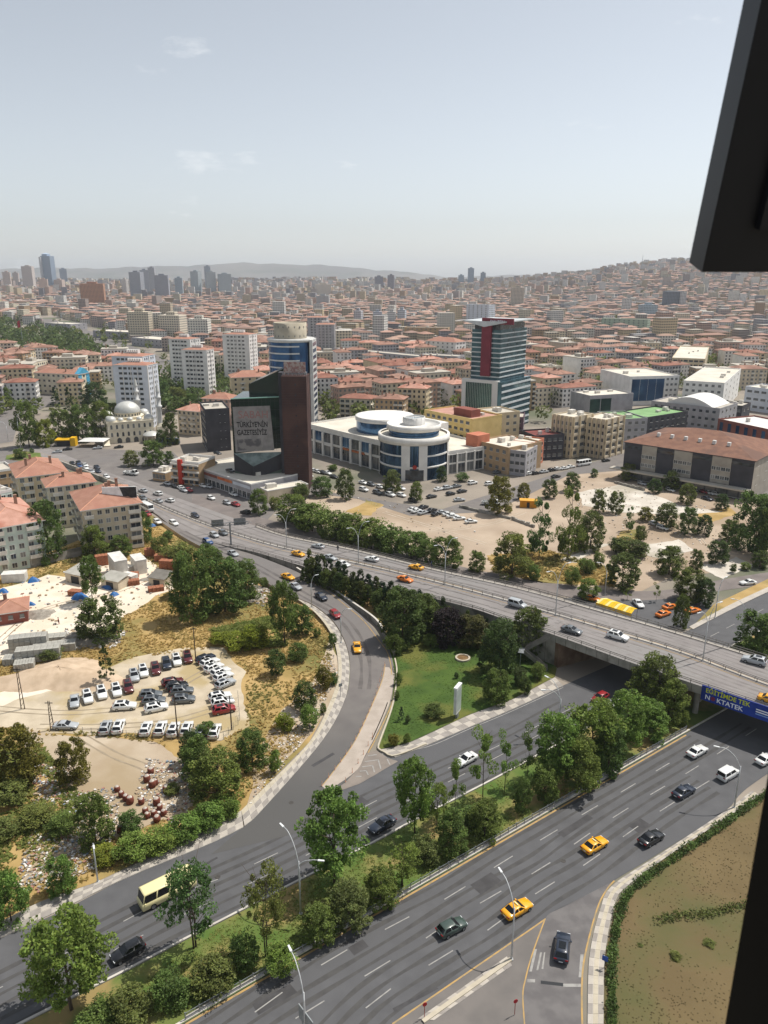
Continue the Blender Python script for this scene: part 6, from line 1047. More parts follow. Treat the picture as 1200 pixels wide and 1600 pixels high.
for a0, a1 in ((248, 262), (276, 290), (186, 192), (340, 352)): mb = MB(); mb.lathe([(14.1, 0), (14.75, 0), (14.75, 14.8), (14.1, 14.8)], 5, 0, 0, 0, rad(a0), rad(a1)); mb.build('wall_panel', m_ml, RTD)
mb = MB()
for k in range(40): a = rad(190+160*k/39); mb.tube([(14.24*math.cos(a), 14.24*math.sin(a), 0), (14.24*math.cos(a), 14.24*math.sin(a), 14.6)], .04, n=4)
mb.build('mullions', m_dark, RTD, kind='stuff')
mb = MB(); mb.lathe([(14.3, .2), (14.9, .2), (14.9, 4.6), (14.3, 4.6)], 6, 0, 0, 0, rad(255), rad(284)); mb.build('entrance', m_win, RTD); mb = MB(); mb.lathe([(0, 0), (.9, 0), (.9, .1), (0, .1)], 12); o = mb.build('emblem', mat('emblem_red', '#a3362a', None), RTD, loc=(-.1, -15.0, 5.9)); o.rotation_euler = (PI/2, 0, 0)
b = Bld('mall_wing', 'white right wing of the mall with shop windows', 'mall', (700, 708), (768, 698), 9.2, D=36); b.walls(m_ml); b.flat(m_flatw, .8, m_ml, 3)
for k in range(5):
    ob('display_window', winmesh(b.W/5*.88, 3.4, m_win, m_fr), b.r, (b.W*(k+.5)/5, 0, 6.5)); ob('display_window', winmesh(b.W/5*.88, 3.8, m_win, m_fr), b.r, (b.W*(k+.5)/5, 0, 2.2)); b.band('F', 0, 8.6, m_ml, max(0, k/5-.012), k/5+.014, .6, 'pilaster')
# red-striped tower
b = Bld('office_tower', 'green glass office tower with a red vertical fin and curved roof canopy', 'tower', (738, 514), (783, 516), 53, C=(817, 511)); b.walls(mat('tower_glass', '#34505a', '#4a6a74', .2, .1, .5)); mw = mat('tower_band', '#c3c8ca', '#b5babc', .3, .5); FL = 10
for k in range(FL):
    z = 28.4+k*(25/FL)
    for fc in ('F', 'R'): b.band(fc, z, z+.6, mw, 0, 1, .25, 'floor_band')
b.box('red_fin', b.W*.38, b.W*.70, -1.6, .1, 29, 59, mat('fin_red', '#6e2230', '#7b2a38', .3, .6)); b.box('red_beam', b.W*.64, b.W*1.45, -1.6, -.9, 56, 59, mat('fin_red', '#6e2230'))
text('DALTEN', 2.2, m_bw, b.r, (b.W*.66, -1.62, 56.6), (PI/2, 0, 0))
b.box('crown_storey', 1, b.W-1, 1, b.D-1, 53, 56, m_win); mb = MB(); mb.add([(-4, -2.5, 57), (b.W*.5, -3, 54.5), (b.W+4, -2.5, 57), (-4, b.D, 57.2), (b.W*.5, b.D, 55), (b.W+4, b.D, 57.2), (-4, -2.5, 57.6), (b.W*.5, -3, 57.3), (b.W+4, -2.5, 57.6), (-4, b.D, 57.8), (b.W*.5, b.D, 57.5), (b.W+4, b.D, 57.8)], [(0, 1, 7, 6), (1, 2, 8, 7), (6, 7, 10, 9), (7, 8, 11, 10), (0, 3, 4, 1), (1, 4, 5, 2), (2, 5, 11, 8), (0, 6, 9, 3)]); b.P('roof_canopy', mb, mw)
b.box('podium', -4, b.W+.8, -2.6, -.1, 0, 27, m_fr); b.box('podium_glass', -1.4, b.W-2.6, -2.75, -2.6, 0, 25.4, m_wing); mb = MB()
for k in range(16): mb.box(-1.3+k*(b.W-1.4)/15, -1.22+k*(b.W-1.4)/15, -2.85, -2.75, 0, 25.4)
b.P('podium_mullions', mb, m_fr, kind='stuff'); b.box('podium_side', b.W+.8, b.W+3, -2.6, b.D+2, 0, 26.5, mat('tower_glass', '#16262a'))
for k in range(8): b.box('podium_band', b.W+3, b.W+3.25, -2.4, b.D+1.9, 1+k*3.3, 2.0+k*3.3, mw)
# office row right of the mall
def office(label, A, B, h, C, wm_, nf, nl, fl, sideface='R', D=None, roof=None, hipm=None, w=1.7, each=False, cat='building', name='office_building'):
    b = Bld(name, label, cat, A, B, h, C=C, D=D); b.walls(wallm(wm_) if isinstance(wm_, str) else wm_)
    if hipm: b.hip(hipm, .5, None, 1, False)
    else: b.flat(roof, .7, wallm(wm_) if isinstance(wm_, str) else wm_)
    if nf: b.wins('F', nf, fl, w, 1.4, .3, h, .03, .97, each)
    if nl: b.wins(sideface, nl, fl, w, 1.4, .3, h, .05, .95, each)
    return b
b = office('yellow six-storey office block with a red plant room behind the mall', (663, 642), (738, 657), 17.5, (759, 645), 'yellow', 8, 0, 5, roof=mat('roof_pinkish', '#b98f80', '#a98072', .2, .9), w=2.2); b.box('plant_room', b.W*.5, b.W*.85, 4, 10, 17.6, 21, wallm('brick')); b.box('lower_storey', -.2, b.W*.9, -2, 0, 0, 4, wallm('grey'))
b = office('ochre building with coral stair tower beside the mall wing', (742, 690), (795, 702), 11, (838, 690), 'tan', 5, 3, 3, roof=m_flatw); b.box('coral_tower', -3, 4, -2.5, 5, 0, 14.5, wallm('coral')); office('grey-blue office cube between coral and red blocks', (796, 705), (822, 708), 10, None, 'grey', 3, 3, 3, D=14)
office('coral red office block with white window grid', (800, 690), (835, 694), 10.5, None, 'coral', 3, 3, 3, D=12, roof=m_flatw); office('dark grey block with red roof terrace beside the beige offices', (836, 683), (882, 680), 11, None, 'dark', 5, 3, 3, D=14, roof=mat('roof_terrace_red', '#7d4640', '#6d3c38', .3, .9))
office('plum and cream block below the red-striped tower', (766, 652), (818, 654), 14, None, 'plum', 5, 3, 4, D=14); office('cream curved block with plum corner behind the yellow offices', (745, 640), (775, 648), 17, None, 'sand', 4, 3, 5, D=14)
# beige ribbed pair
for lab, A, B, C, h in (('beige ribbed concrete office block with scalloped cornice', (896, 654), (926, 648), (848, 652), 18.5), ('beige ribbed concrete office block nearer the green roofs', (947, 658), (975, 651), (925, 650), 17.5)):
    b = office(lab, A, B, h, C, 'beige', 0, 0, 5, roof=m_flatw); b.wins('F', 3, 5, 3.2, 1.5, .5, h-1.2); b.wins('L', 5, 5, .9, 1.6, .5, h-1.2)
    for k in range(4): b.band('F', 0, h+.6, wallm('sand'), max(0, k/3-.02), min(1, k/3+.02), .8, 'rib')
    for k in range(6): b.band('L', 0, h+.6, wallm('sand'), max(0, k/5-.02), min(1, k/5+.02), .8, 'rib')
    for k in range(5): b.band('F', .2+k*3.4, 1.2+k*3.4, wallm('beige'), 0, 1, .5, 'spandrel')
# green roofs
b = office('grey complex with bright green flat roofs', (968, 657), (1012, 655), 14, (935, 645), 'grey', 4, 3, 4, 'L', roof=mat('green_roof', '#7fa470', '#719562', .2, .8)); b.wins('L', 5, 4, 1.6, 1.5); b2_ = office('dark wing of the green-roofed complex', (1012, 654), (1075, 644), 13.5, None, 'dark', 7, 3, 4, D=20, roof=mat('green_roof', '#7fb56a'))
b = office('grey box building with dark glass corner beside the green roofs', (922, 620), (990, 616), 13, None, 'grey', 0, 0, 3, D=20, roof=m_flatw); b.wins('F', 2, 1, 7, 8, 2, 12, 0, .5, g=m_wing)
# long hall with brown roof
b = Bld('long_hall', 'long dark and white panelled hall with a broad brown tiled roof', 'building', (977, 690), (1180, 720), 15.5, D=40); b.walls(wallm('dark')); b.hip(mat('hall_roof', '#82604f', '#745446', .4, .9, c3='#6a5045', s3=.1), .6, 5.5, 0, False, wallm('dark')); m_hp = mat('hall_panel', '#a49d92', '#958e84', .3, .9)
for k, (u0, u1) in enumerate(((.15, .27), (.41, .55), (.70, .84))):
    b.band('F', 5, 15.1, m_hp, u0, u1, .3, 'white_panel')
    for z in (6.2, 9.6): 
        for q in range(4): u = u0+(u1-u0)*(q+.5)/4; ob('window', winmesh(b.W*(u1-u0)/4*.85, 1.3, m_win, m_fr), b.r, (b.W*u, -.3, z+1))
b.band('F', 13, 14.2, m_win, .0, 1, .05, 'clerestory'); b.box('canopy', -4, b.W, -4, 0, 4.2, 4.8, m_flat); b.wins('F', 12, 1, 3.6, 3.2, 0, 4); b.wins('R', 4, 3, 2, 1.4, 4, 15); b.band('R', 0, 15, m_hp, 0, 1, .08, 'end_wall')
for k in range(6): c = MB(); x = b.W*(.2+.11*k); c.box(x-.6, x+.6, 8, 9.2, 16.5, 19.2); b.P('roof_vent', c, m_fr, parent=b.roof)
# white offices, vaulted roof, brick block
b = office('white office block with tall blue glass bays', (985, 590), (1062, 588), 18, (1072, 575), 'white', 0, 4, 5, roof=m_flatw); b.wins('F', 4, 1, 5.5, 14, 1, 17, .04, .7, g=m_winb); b.wins('F', 3, 5, 1.6, 1.4, .5, 18, .72, .98)
office('long white hospital-like block with blank walls', (1068, 596), (1132, 600), 18, (1170, 578), 'white', 6, 4, 5, roof=m_flatw); office('cream slab with strip windows behind the white offices', (1050, 560), (1102, 562), 17, (1172, 545), 'sand', 6, 8, 5, roof=m_flatw, w=3)
b = office('grey building under a white vaulted roof', (1018, 628), (1125, 640), 12, None, 'grey', 10, 4, 3, D=26); mb = MB(); n_ = 12
V_ = [(b.W*(.2+.7*k/n_), y, 12.2+4.5*math.sin(PI*k/n_)) for y in (1, 25) for k in range(n_+1)]; mb.add(V_, [(k, k+1, n_+2+k, n_+1+k) for k in range(n_)]+[tuple(range(n_+1))[::-1], tuple(range(n_+1, 2*n_+2))]); b.P('vault', mb, m_fr)
b = office('red brick building with blue windows and white roof', (1122, 656), (1215, 676), 12, None, 'brick', 0, 0, 2, D=24, roof=mat('white_roof', '#d6d4d0', '#c6c4c0', .3, .8)); b.wins('F', 7, 2, 2, 4.2, 1, 11.5, g=m_winb)
office('blue and white block behind the red brick building', (1165, 605), (1225, 612), 14, None, 'bluegrey', 5, 3, 3, D=20, roof=m_flatw, w=3); office('dark low block with a red box sign by the vaulted roof', (1120, 632), (1160, 636), 10, None, 'dark', 5, 2, 2, D=16)
office('pale green office block on the far slope', (940, 498), (1012, 500), 20, None, 'green', 9, 4, 6, D=18); office('long grey school building with many windows', (520, 545), (655, 558), 13, None, 'grey', 18, 4, 4, D=14); office('dark blue-grey block behind the school', (655, 555), (715, 558), 14, None, 'grey', 8, 3, 4, D=16); office('white mansion-like block with red roof beside the tower', (665, 532), (712, 535), 18, None, 'white', 6, 3, 5, D=18, hipm=m_roof)
office('olive and blue striped block behind the school', (632, 512), (700, 513), 18, None, 'tan', 9, 3, 5, D=16); office('dark high-rise block behind the red-striped tower', (729, 476), (764, 477), 36, None, 'bluegrey', 5, 4, 11, D=18); office('cream block behind the tower', (833, 570), (858, 574), 12, None, 'cream', 4, 3, 4, D=14)
# turquoise gabled house
b = office('turquoise-gabled apartment house with red roof', (122, 585), (139, 582), 15, (65, 580), 'cream', 3, 8, 4, 'L', hipm=m_roof); b.band('F', 0, 15, mat('turquoise', '#4f9fc0', '#4590b0', .3, .7), 0, .3, .1, 'turquoise_panel'); b.band('F', 0, 15, mat('turquoise', '#4f9fc0'), .7, 1, .1, 'turquoise_panel'); mb = MB(); mb.add([(-.3, -.35, 15), (b.W+.3, -.35, 15), (b.W/2, -.35, 19), (-.3, 3, 15), (b.W+.3, 3, 15), (b.W/2, 3, 19)], [(0, 1, 2), (3, 5, 4), (0, 2, 5, 3), (1, 4, 5, 2)]); b.P('gable', mb, mat('turquoise', '#4f9fc0'))
# long roofs beside the boulevard
for lab, A, B, h in (('flat-roofed dark showroom beside the boulevard', (145, 517), (205, 520), 9), ('white vaulted showroom beside the boulevard', (205, 528), (255, 532), 9), ('dark glass showroom at the boulevard start', (70, 505), (110, 507), 9)): office(lab, A, B, h, None, 'grey', 8, 3, 2, D=30, roof=m_flatw)

# houses tucked between the tower slabs and the glass media building
for lab, A, B, h, D_, wk, rm in (('cream gabled house with red roof and flag behind the glass media building', (362, 590), (418, 588), 16, 16, 'sand', m_roof), ('small red-roofed house behind the dark office cube', (277, 640), (312, 643), 13, 12, 'beige', m_roof2), ('red-roofed house above the dark office cube', (316, 622), (358, 624), 15, 12, 'pink', m_roof), ('low red-roofed house beside the tower slabs', (385, 622), (420, 620), 10, 12, 'cream', m_roof2)):
    b = Bld('apartment_house', lab, 'house', A, B, h, D=D_); b.walls(wallm(wk)); b.hip(rm); b.wins('F', 5, round(h/3), 1.3, 1.4); b.wins('R', 3, round(h/3), 1.3, 1.4); b.balc('F', (.3, .7), [3+2.9*k for k in range(round(h/3)-1)])
g = at(532, 1088, .2); r = root('sign_post', 'small dark sign post on the slip road pavement', 'sign', tuple(g), rad(30)); mb = MB(); mb.tube([(0, 0, 0), (0, 0, 2.9)], .05, n=6); mb.build('post', m_steel, r); mb = MB(); mb.box(-.4, .4, -.09, -.05, 2.2, 2.9); mb.build('panel', mat('sign_back2', '#9da2a3'), r)
# ------------------------------------------------------------------ the town: 300 nearest houses as things, the rest as one mass
FRONT = [(-200, 648), (0, 645), (130, 640), (175, 600), (260, 585), (400, 605), (490, 668), (660, 662), (700, 645), (830, 655), (900, 640), (980, 622), (1200, 605), (1500, 605)]
PARK = [(-200, 500), (30, 502), (110, 528), (180, 560), (165, 580), (60, 560), (-200, 552)]; BLVD = [(35, 493), (85, 493), (160, 515), (300, 570), (240, 595), (120, 540)]; GREEN = [(230, 585), (345, 585), (360, 640), (230, 640)]
def freecell(x, y, m=9):
    q = pix((x, y, hill(x, y)))
    if q[1] > lerpt(FRONT, q[0]): return False
    if inpoly(q[0], q[1], PARK) or inpoly(q[0], q[1], BLVD) or inpoly(q[0], q[1], GREEN): return False
    for cx, cy, hw, hd, rz in FOOT:
        dx, dy = x-cx, y-cy; c, s_ = math.cos(-rz), math.sin(-rz); u, v = dx*c-dy*s_, dx*s_+dy*c
        if abs(u) < hw+m and abs(v) < hd+m: return False
    return True
HP = []
def houseproto(W_, D_, fl, style, seed):
    r = random.Random(seed); h = fl*2.9+.6; parts = []
    mb = MB(); mb.box(-W_/2, W_/2, -D_/2, D_/2, -.3, h)
    wmesh = mb.mesh('wall', wallm('cream')); parts.append(('wall', wmesh, None, 'wall'))
    ov = .6; a, b = W_/2+ov, D_/2+ov; e = b if W_ >= D_ else a; rise = min(a, b)*.3; mb = MB(); E_ = [(-a, -b, h), (a, -b, h), (a, b, h), (-a, b, h)]
    if style == 'flat':
        mb.box(-W_/2-.1, W_/2+.1, -D_/2-.1, D_/2+.1, h, h+.7); mb.box(-W_*.2, W_*.1, -D_*.2, D_*.2, h+.7, h+3)
    else:
        mb.add(E_+[(-(a-e), 0, h+rise), (a-e, 0, h+rise)], [(0, 1, 5, 4), (1, 2, 5), (2, 3, 4, 5), (3, 0, 4)]); mb.add([(p[0], p[1], h-.2) for p in E_]+E_, [(0, 1, 5, 4), (1, 2, 6, 5), (2, 3, 7, 6), (3, 0, 4, 7)])
    ch = MB()
    for k in range(r.randint(2, 4)): x, y = r.uniform(-.35, .35)*W_, r.uniform(-.25, .25)*D_; ch.box(x-.45, x+.45, y-.4, y+.4, h+.2, h+rise+r.uniform(.6, 1.4))
    parts.append(('roof', mb.mesh('roof', m_roof), None, 'roof', None, [('chimney_group', ch.mesh('chimney_group', m_chim), None, 'x', 'stuff')]))
    wb = MB(); bb = MB()
    def face(o, d, L, nrm):
        n = max(2, int(L/2.9)); bal = r.sample(range(n), max(1, n//3))
        for i in range(n):
            u = L*(i+.5)/n
            for j in range(fl):
                z = .9+j*2.9; p = o+d*u; w_ = 1.0 if i in bal else .65
                wb.slab([p-d*w_+Vector((0, 0, z)), p+d*w_+Vector((0, 0, z)), p+d*w_+Vector((0, 0, z+1.45)), p-d*w_+Vector((0, 0, z+1.45))], .05)
                if i in bal and j > 0:
                    q = p+nrm*.0; s0 = q-d*1.3; s1 = q+d*1.3; zz = z-.95
                    bb.slab([s0+Vector((0, 0, zz)), s1+Vector((0, 0, zz)), s1+Vector((0, 0, zz+.12)), s0+Vector((0, 0, zz+.12))], 1.2); bb.slab([s0+nrm*1.12+Vector((0, 0, zz+.13)), s1+nrm*1.12+Vector((0, 0, zz+.13)), s1+nrm*1.12+Vector((0, 0, zz+.95)), s0+nrm*1.12+Vector((0, 0, zz+.95))], .08)
    face(Vector((-W_/2, -D_/2, 0)), Vector((1, 0, 0)), W_, Vector((0, -1, 0))); face(Vector((W_/2, -D_/2, 0)), Vector((0, 1, 0)), D_, Vector((1, 0, 0))); face(Vector((-W_/2, D_/2, 0)), Vector((0, -1, 0)), D_, Vector((-1, 0, 0)))
    parts.append(('window_row', wb.mesh('window_row', m_win), None, 'x', 'stuff')); parts.append(('balcony_row', bb.mesh('balcony_row', m_balc), None, 'x', 'stuff')); return parts, fl, style
for i in range(20): HP.append(houseproto(R.choice([R.uniform(14, 20), R.uniform(18, 30)]), R.uniform(12, 14), R.choice([4, 4, 5, 5, 6]), 'hip', 100+i))
for i in range(5): HP.append(houseproto(R.uniform(16, 26), R.uniform(12, 16), R.choice([4, 5, 6]), 'flat', 200+i))
cells = []
m_roofa = mat('old_tile', '#a07a69', '#8f6b5c', .4, .9, c3='#7f6256', s3=.12); m_roofb = mat('weathered_tile', '#a98675', '#937162', .4, .9, c3='#85695d', s3=.12); m_roofc = mat('brown_tile', '#8f6c5d', '#7d5e51', .4, .9, c3='#a17c6b', s3=.12)
rr = random.Random(5)
def district(x, y): k = (math.floor((x+40*math.sin(y*.004))/260), math.floor((y+30*math.sin(x*.006))/230)); q = random.Random(k[0]*7919+k[1]*104729); return q.uniform(-.5, .5), q.uniform(26, 31), q.uniform(23, 28)
y = 400
while y < 4600:
    step = 24.5 if y < 1100 else 20.5
    x = -(.60*y+40)
    while x < .60*y+40:
        jx, jy = x+rr.uniform(-5, 5), y+rr.uniform(-4, 4)
        if rr.random() < .93: cells.append((jx, jy))
        x += 27 if y < 1100 else 22
    y += step
cells = [c for c in cells if freecell(*c)]
cells.sort(key=lambda c: c[1]); near = cells[:300]; far = cells[300:]
WN = {'cream': 'cream', 'white': 'white', 'pink': 'pinkish', 'beige': 'beige', 'grey': 'grey', 'sand': 'sandy', 'tan': 'tan'}; FLN = {3: 'three', 4: 'four', 5: 'five', 6: 'six'}
for x, y in near:
    ps, fl, style = rr.choice(HP[:20]) if rr.random() < .84 else rr.choice(HP[20:]); wk = rr.choice(['cream', 'white', 'pink', 'beige', 'white', 'cream', 'sand', 'grey', 'tan']); rm = rr.choice([m_roofa, m_roofb, m_roofc, m_roof3, m_roof2]); s_ = rr.uniform(.88, 1.08)
    o = inst(ps, 'apartment_house', None, 'house', (x, y, 0), district(x, y)[0]+(PI/2 if rr.random() < .25 else 0), (s_, s_, 1), 'apartment houses of the town', {'wall': wallm(wk), 'roof': rm if style == 'hip' else m_flat}); later(o, f'{WN[wk]} {FLN[fl]}-storey {"red-roofed" if style=="hip" else "flat-roofed"} house')
# far mass
m_fw = bpy.data.materials.new('far_wall'); m_fw.use_nodes = True; t = m_fw.node_tree; b = t.nodes['Principled BSDF']; b.inputs['Roughness'].default_value = .9
uv = t.nodes.new('ShaderNodeUVMap'); sx = t.nodes.new('ShaderNodeSeparateXYZ'); t.links.new(uv.outputs[0], sx.inputs[0])
def mth(op, a, b_=None):
    n_ = t.nodes.new('ShaderNodeMath'); n_.operation = op
    for i, v_ in enumerate((a, b_)):
        if v_ is None: continue
        if isinstance(v_, (int, float)): n_.inputs[i].default_value = v_
        else: t.links.new(v_, n_.inputs[i])
    return n_.outputs[0]
fu = mth('FRACT', mth('DIVIDE', sx.outputs[0], 3.1)); fv = mth('FRACT', mth('DIVIDE', sx.outputs[1], 2.9))
mask = mth('MULTIPLY', mth('MULTIPLY', mth('GREATER_THAN', fu, .22), mth('LESS_THAN', fu, .74)), mth('MULTIPLY', mth('GREATER_THAN', fv, .32), mth('LESS_THAN', fv, .82)))
at1 = t.nodes.new('ShaderNodeAttribute'); at1.attribute_name = 'tint'; mxx = t.nodes.new('ShaderNodeMix'); mxx.data_type = 'RGBA'; t.links.new(mask, mxx.inputs['Factor']); t.links.new(at1.outputs['Color'], mxx.inputs['A']); mxx.inputs['B'].default_value = (.045, .05, .06, 1); t.links.new(mxx.outputs['Result'], b.inputs['Base Color'])
m_frf = mat('far_roof', (1, 1, 1), None, rough=.9, attr='tint')
def massmesh(name, items):
    """items: (x, y, z, w, d, h, rot, rooftype, wallcol, roofcol)"""
    V = []; Fc = []; MI = []; TI = []; UV = []
    for x, y, z, w, d, h, rot, rt, wc, rc in items:
        c, s_ = math.cos(rot), math.sin(rot); bi = len(V); loc = lambda u, v, zz: (x+u*c-v*s_, y+u*s_+v*c, z+zz)
        cs = [(-w/2, -d/2), (w/2, -d/2), (w/2, d/2), (-w/2, d/2)]; V += [loc(u, v, -4) for u, v in cs]+[loc(u, v, h) for u, v in cs]
        for i in range(4):
            j = (i+1) % 4; L = w if i % 2 == 0 else d; Fc.append((bi+i, bi+j, bi+4+j, bi+4+i)); MI.append(0); TI.append(wc); UV += [(0, -4), (L, -4), (L, h), (0, h)]
        if rt == 0:
            Fc.append((bi+4, bi+5, bi+6, bi+7)); MI.append(1); TI.append(rc); UV += [(0, 0)]*4
        else:
            a, b_ = w/2+.6, d/2+.6; e = min(a, b_); ri = e*.3; bj = len(V)
            if w >= d: V += [loc(-a, -b_, h), loc(a, -b_, h), loc(a, b_, h), loc(-a, b_, h), loc(-(a-e), 0, h+ri), loc(a-e, 0, h+ri)]; fs = [(0, 1, 5, 4), (1, 2, 5), (2, 3, 4, 5), (3, 0, 4)]
            else: V += [loc(-a, -b_, h), loc(a, -b_, h), loc(a, b_, h), loc(-a, b_, h), loc(0, -(b_-e), h+ri), loc(0, b_-e, h+ri)]; fs = [(0, 1, 4), (1, 2, 5, 4), (2, 3, 5), (3, 0, 4, 5)]
            for f in fs: Fc.append(tuple(bj+k for k in f)); MI.append(1); TI.append(rc); UV += [(0, 0)]*len(f)
    me = bpy.data.meshes.new(name); me.from_pydata(V, [], Fc); me.materials.append(m_fw); me.materials.append(m_frf); me.polygons.foreach_set('material_index', MI)
    a = me.attributes.new('tint', 'FLOAT_COLOR', 'FACE'); a.data.foreach_set('color', [q for c in TI for q in (c[0], c[1], c[2], 1)]); u = me.uv_layers.new(name='UVMap'); u.data.foreach_set('uv', [q for p in UV for q in p]); me.update(); return me
WC = [lin(c)[:3] for c in ('#d9d7d2', '#d2cfc9', '#c9bfa8', '#cfccc6', '#c2a493', '#bcae96', '#98969a', '#cbb795', '#d6d2c8', '#a89a92', '#b39878')]; RC = [lin(c)[:3] for c in ('#9c7b6c', '#a68979', '#866a5e', '#937466', '#a28274', '#80695f', '#8f766b')]; GC = [lin(c)[:3] for c in ('#aaa397', '#c6c1b8', '#8c8a88')]
jit = lambda c, k: tuple(max(0, q*k) for q in c)
items = []
for x, y in far:
    z = hill(x, y); k = rr.uniform(.8, 1.15); ro = district(x, y)[0]+(PI/2 if rr.random() < .25 else 0); big = math.sin(x*.0031+1.3)*math.sin(y*.0027+.4)
    tall = rr.random() < (.035+.07*max(0, big)+(.10 if y > 2300 else 0))
    if rr.random() < .05+.12*(math.sin(x*.011)*math.sin(y*.013) > .55): continue
    if tall: items.append((x, y, z, rr.uniform(14, 22), rr.uniform(12, 16), rr.choice([6, 7, 8, 9, 10, 12])*2.9, ro, 0, jit(rr.choice(WC), k), rr.choice(GC)))
    else:
        flat = rr.random() < .24; items.append((x, y, z, rr.uniform(24, 38) if rr.random() < .12 else rr.uniform(12, 19), rr.uniform(10, 14), rr.choice([3, 4, 4, 5, 5, 6, 6])*2.9, ro, 0 if flat else 1, jit(rr.choice(WC), k), rr.choice(GC) if flat else jit(rr.choice(RC), rr.uniform(.85, 1.15))))
o = ob('distant_houses', massmesh('distant_houses', items)); tag(o, 'mass of distant red-roofed houses reaching up to the horizon', 'houses', kind='stuff')
# skyline towers: (centre px, top py, width px, base distance, colour, extra)
SK = [(80, 400, 18, 3300, '#7b8a9b'), (48, 416, 16, 3000, '#b1a8a2'), (14, 425, 12, 3000, '#b3a49a'), (28, 426, 9, 3200, '#a79c95'), (102, 420, 12, 3300, '#8d98a4'), (147, 443, 38, 1900, '#9c7358'), (216, 425, 20, 2300, '#8f9299'), (240, 418, 10, 2700, '#97999e'), (255, 430, 22, 2300, '#8b8d94'), (228, 422, 14, 2500, '#9a9da3'), (281, 434, 12, 2500, '#8f99a0'), (308, 424, 16, 2700, '#9aa3a6'), (326, 416, 10, 3200, '#8a929b'), (331, 425, 16, 2700, '#a3a9aa'), (352, 428, 22, 2700, '#9ba3a6'), (197, 436, 10, 2500, '#b5b0ab'), (470, 440, 10, 3000, '#aaa8a6'), (492, 439, 10, 3000, '#a5a39f'), (505, 444, 26, 2600, '#b8aea1'), (592, 432, 13, 3000, '#76747b'), (611, 430, 11, 3000, '#75737a'), (540, 440, 9, 3300, '#aaaaa9'), (560, 440, 12, 3300, '#a4a4a4'), (572, 441, 12, 3300, '#a8a7a5'), (635, 440, 8, 3400, '#a7a6a6'), (655, 440, 12, 3400, '#a4a1a0'), (720, 430, 9, 3500, '#7f8c98'), (735, 419, 9, 3600, '#7b8997'), (754, 426, 8, 3500, '#6f7c88'), (774, 435, 10, 3300, '#a9a09b'), (783, 433, 8, 3300, '#a9a4a0'), (808, 449, 22, 1800, '#aba091'), (1050, 455, 26, 1700, '#5e646d'), (1012, 476, 26, 1450, '#8f9ba2'), (70, 436, 14, 2700, '#b8a294'), (95, 437, 14, 2700, '#b0a096'), (372, 441, 10, 2900, '#a8a6a4'), (400, 440, 12, 3100, '#a5a4a3'), (430, 441, 10, 3100, '#a9a6a3'), (690, 440, 10, 3400, '#a8a6a4'), (220, 487, 34, 1000, '#b1a795'), (270, 492, 40, 1000, '#b9b0a0'), (312, 498, 32, 950, '#bcb8ae'), (1085, 480, 18, 1500, '#9b9693'), (560, 485, 14, 1250, '#aaa9ad'), (590, 487, 14, 1250, '#a3a8b0'), (612, 487, 14, 1250, '#b3b1ae'), (628, 484, 14, 1250, '#a9aeb4'), (505, 462, 20, 1900, '#9d9c9b'), (870, 452, 16, 2200, '#a8a09a'), (905, 446, 12, 2500, '#a7a19c'), (950, 432, 10, 2900, '#aaa6a1'), (965, 436, 10, 2800, '#a5a3a2'), (985, 416, 8, 3300, '#b4b2ae'), (1002, 414, 9, 3300, '#b0aeab'), (890, 432, 10, 3000, '#a4a2a3'), (930, 430, 10, 3000, '#aeaaa6'), (850, 436, 12, 3000, '#a49fa0')]
CN = lambda c: ('blue-grey' if c[0] < '8' else 'grey') if c[0] in '678' else 'brown' if c == '#9c7358' else 'pale'
for px, py, wp, Y, col in SK:
    dd = Y*CT+60*ST; x = (px-600)/F*dd; w = wp*dd/F; z = hill(x, Y); h = hgt_at(py, Y)-z; c = tuple(q*1.35 for q in lin(col)[:3])
    o = root('high_rise', None, 'building', (x, Y, z), 0, 'high-rises of the skyline'); ro = rr.uniform(-.4, .4); ww = w/(math.cos(ro)+.6*abs(math.sin(ro)))
    main = (0, 0, 0, ww, ww*.7, h, ro, 0, c, jit(c, .9)); ob('tower', massmesh('tower', [main]), o)
    if px == 80: me = massmesh('crown', [(-ww*.1, 0, h, ww*.55, ww*.5, h*.06, ro, 1, jit(c, 1.5), jit(c, 1.6))]); ob('crown', me, o); ob('white_edge', massmesh('white_edge', [(-ww*.52, -ww*.3, 0, ww*.18, ww*.3, h*.97, ro, 0, (.6, .62, .64), (.6, .6, .6))]), o); o['label'] = 'tall curved glass tower with a white edge on the skyline'; continue
    if px == 1050: ob('pale_wing', massmesh('pale_wing', [(ww*.45, -ww*.2, 0, ww*.35, ww*.6, h*.96, ro, 0, (.5, .5, .5), (.4, .4, .4))]), o); o['label'] = 'dark twin tower with a white wing on the hillside'; continue
    ob('plant_room', massmesh('plant_room', [(0, 0, h-3, ww*.4, ww*.3, 7, ro, 0, jit(c, .85), jit(c, .8))]), o)
    later(o, f'{CN(col[1:] if col != "#9c7358" else col)} high-rise {"slab" if wp > 18 else "tower"} on the skyline')
# hilltop mast
g = (hill(1000, 3250)); x = (984-600)/F*3250*1.0; o = root('radio_mast', 'thin radio mast on the hilltop', 'mast', (x, 3250, hill(x, 3250))); mb = MB(); hm = hgt_at(399, 3250)-hill(x, 3250); mb.tube([(-3, 0, 0), (-1, 0, hm*.5), (0, 0, hm)], 1.6, .6, 6); mb.build('mast', m_steel, o); mb = MB(); mb.box(-8, 8, -5, 5, -2, 9); mb.build('hut', wallm('white'), o)
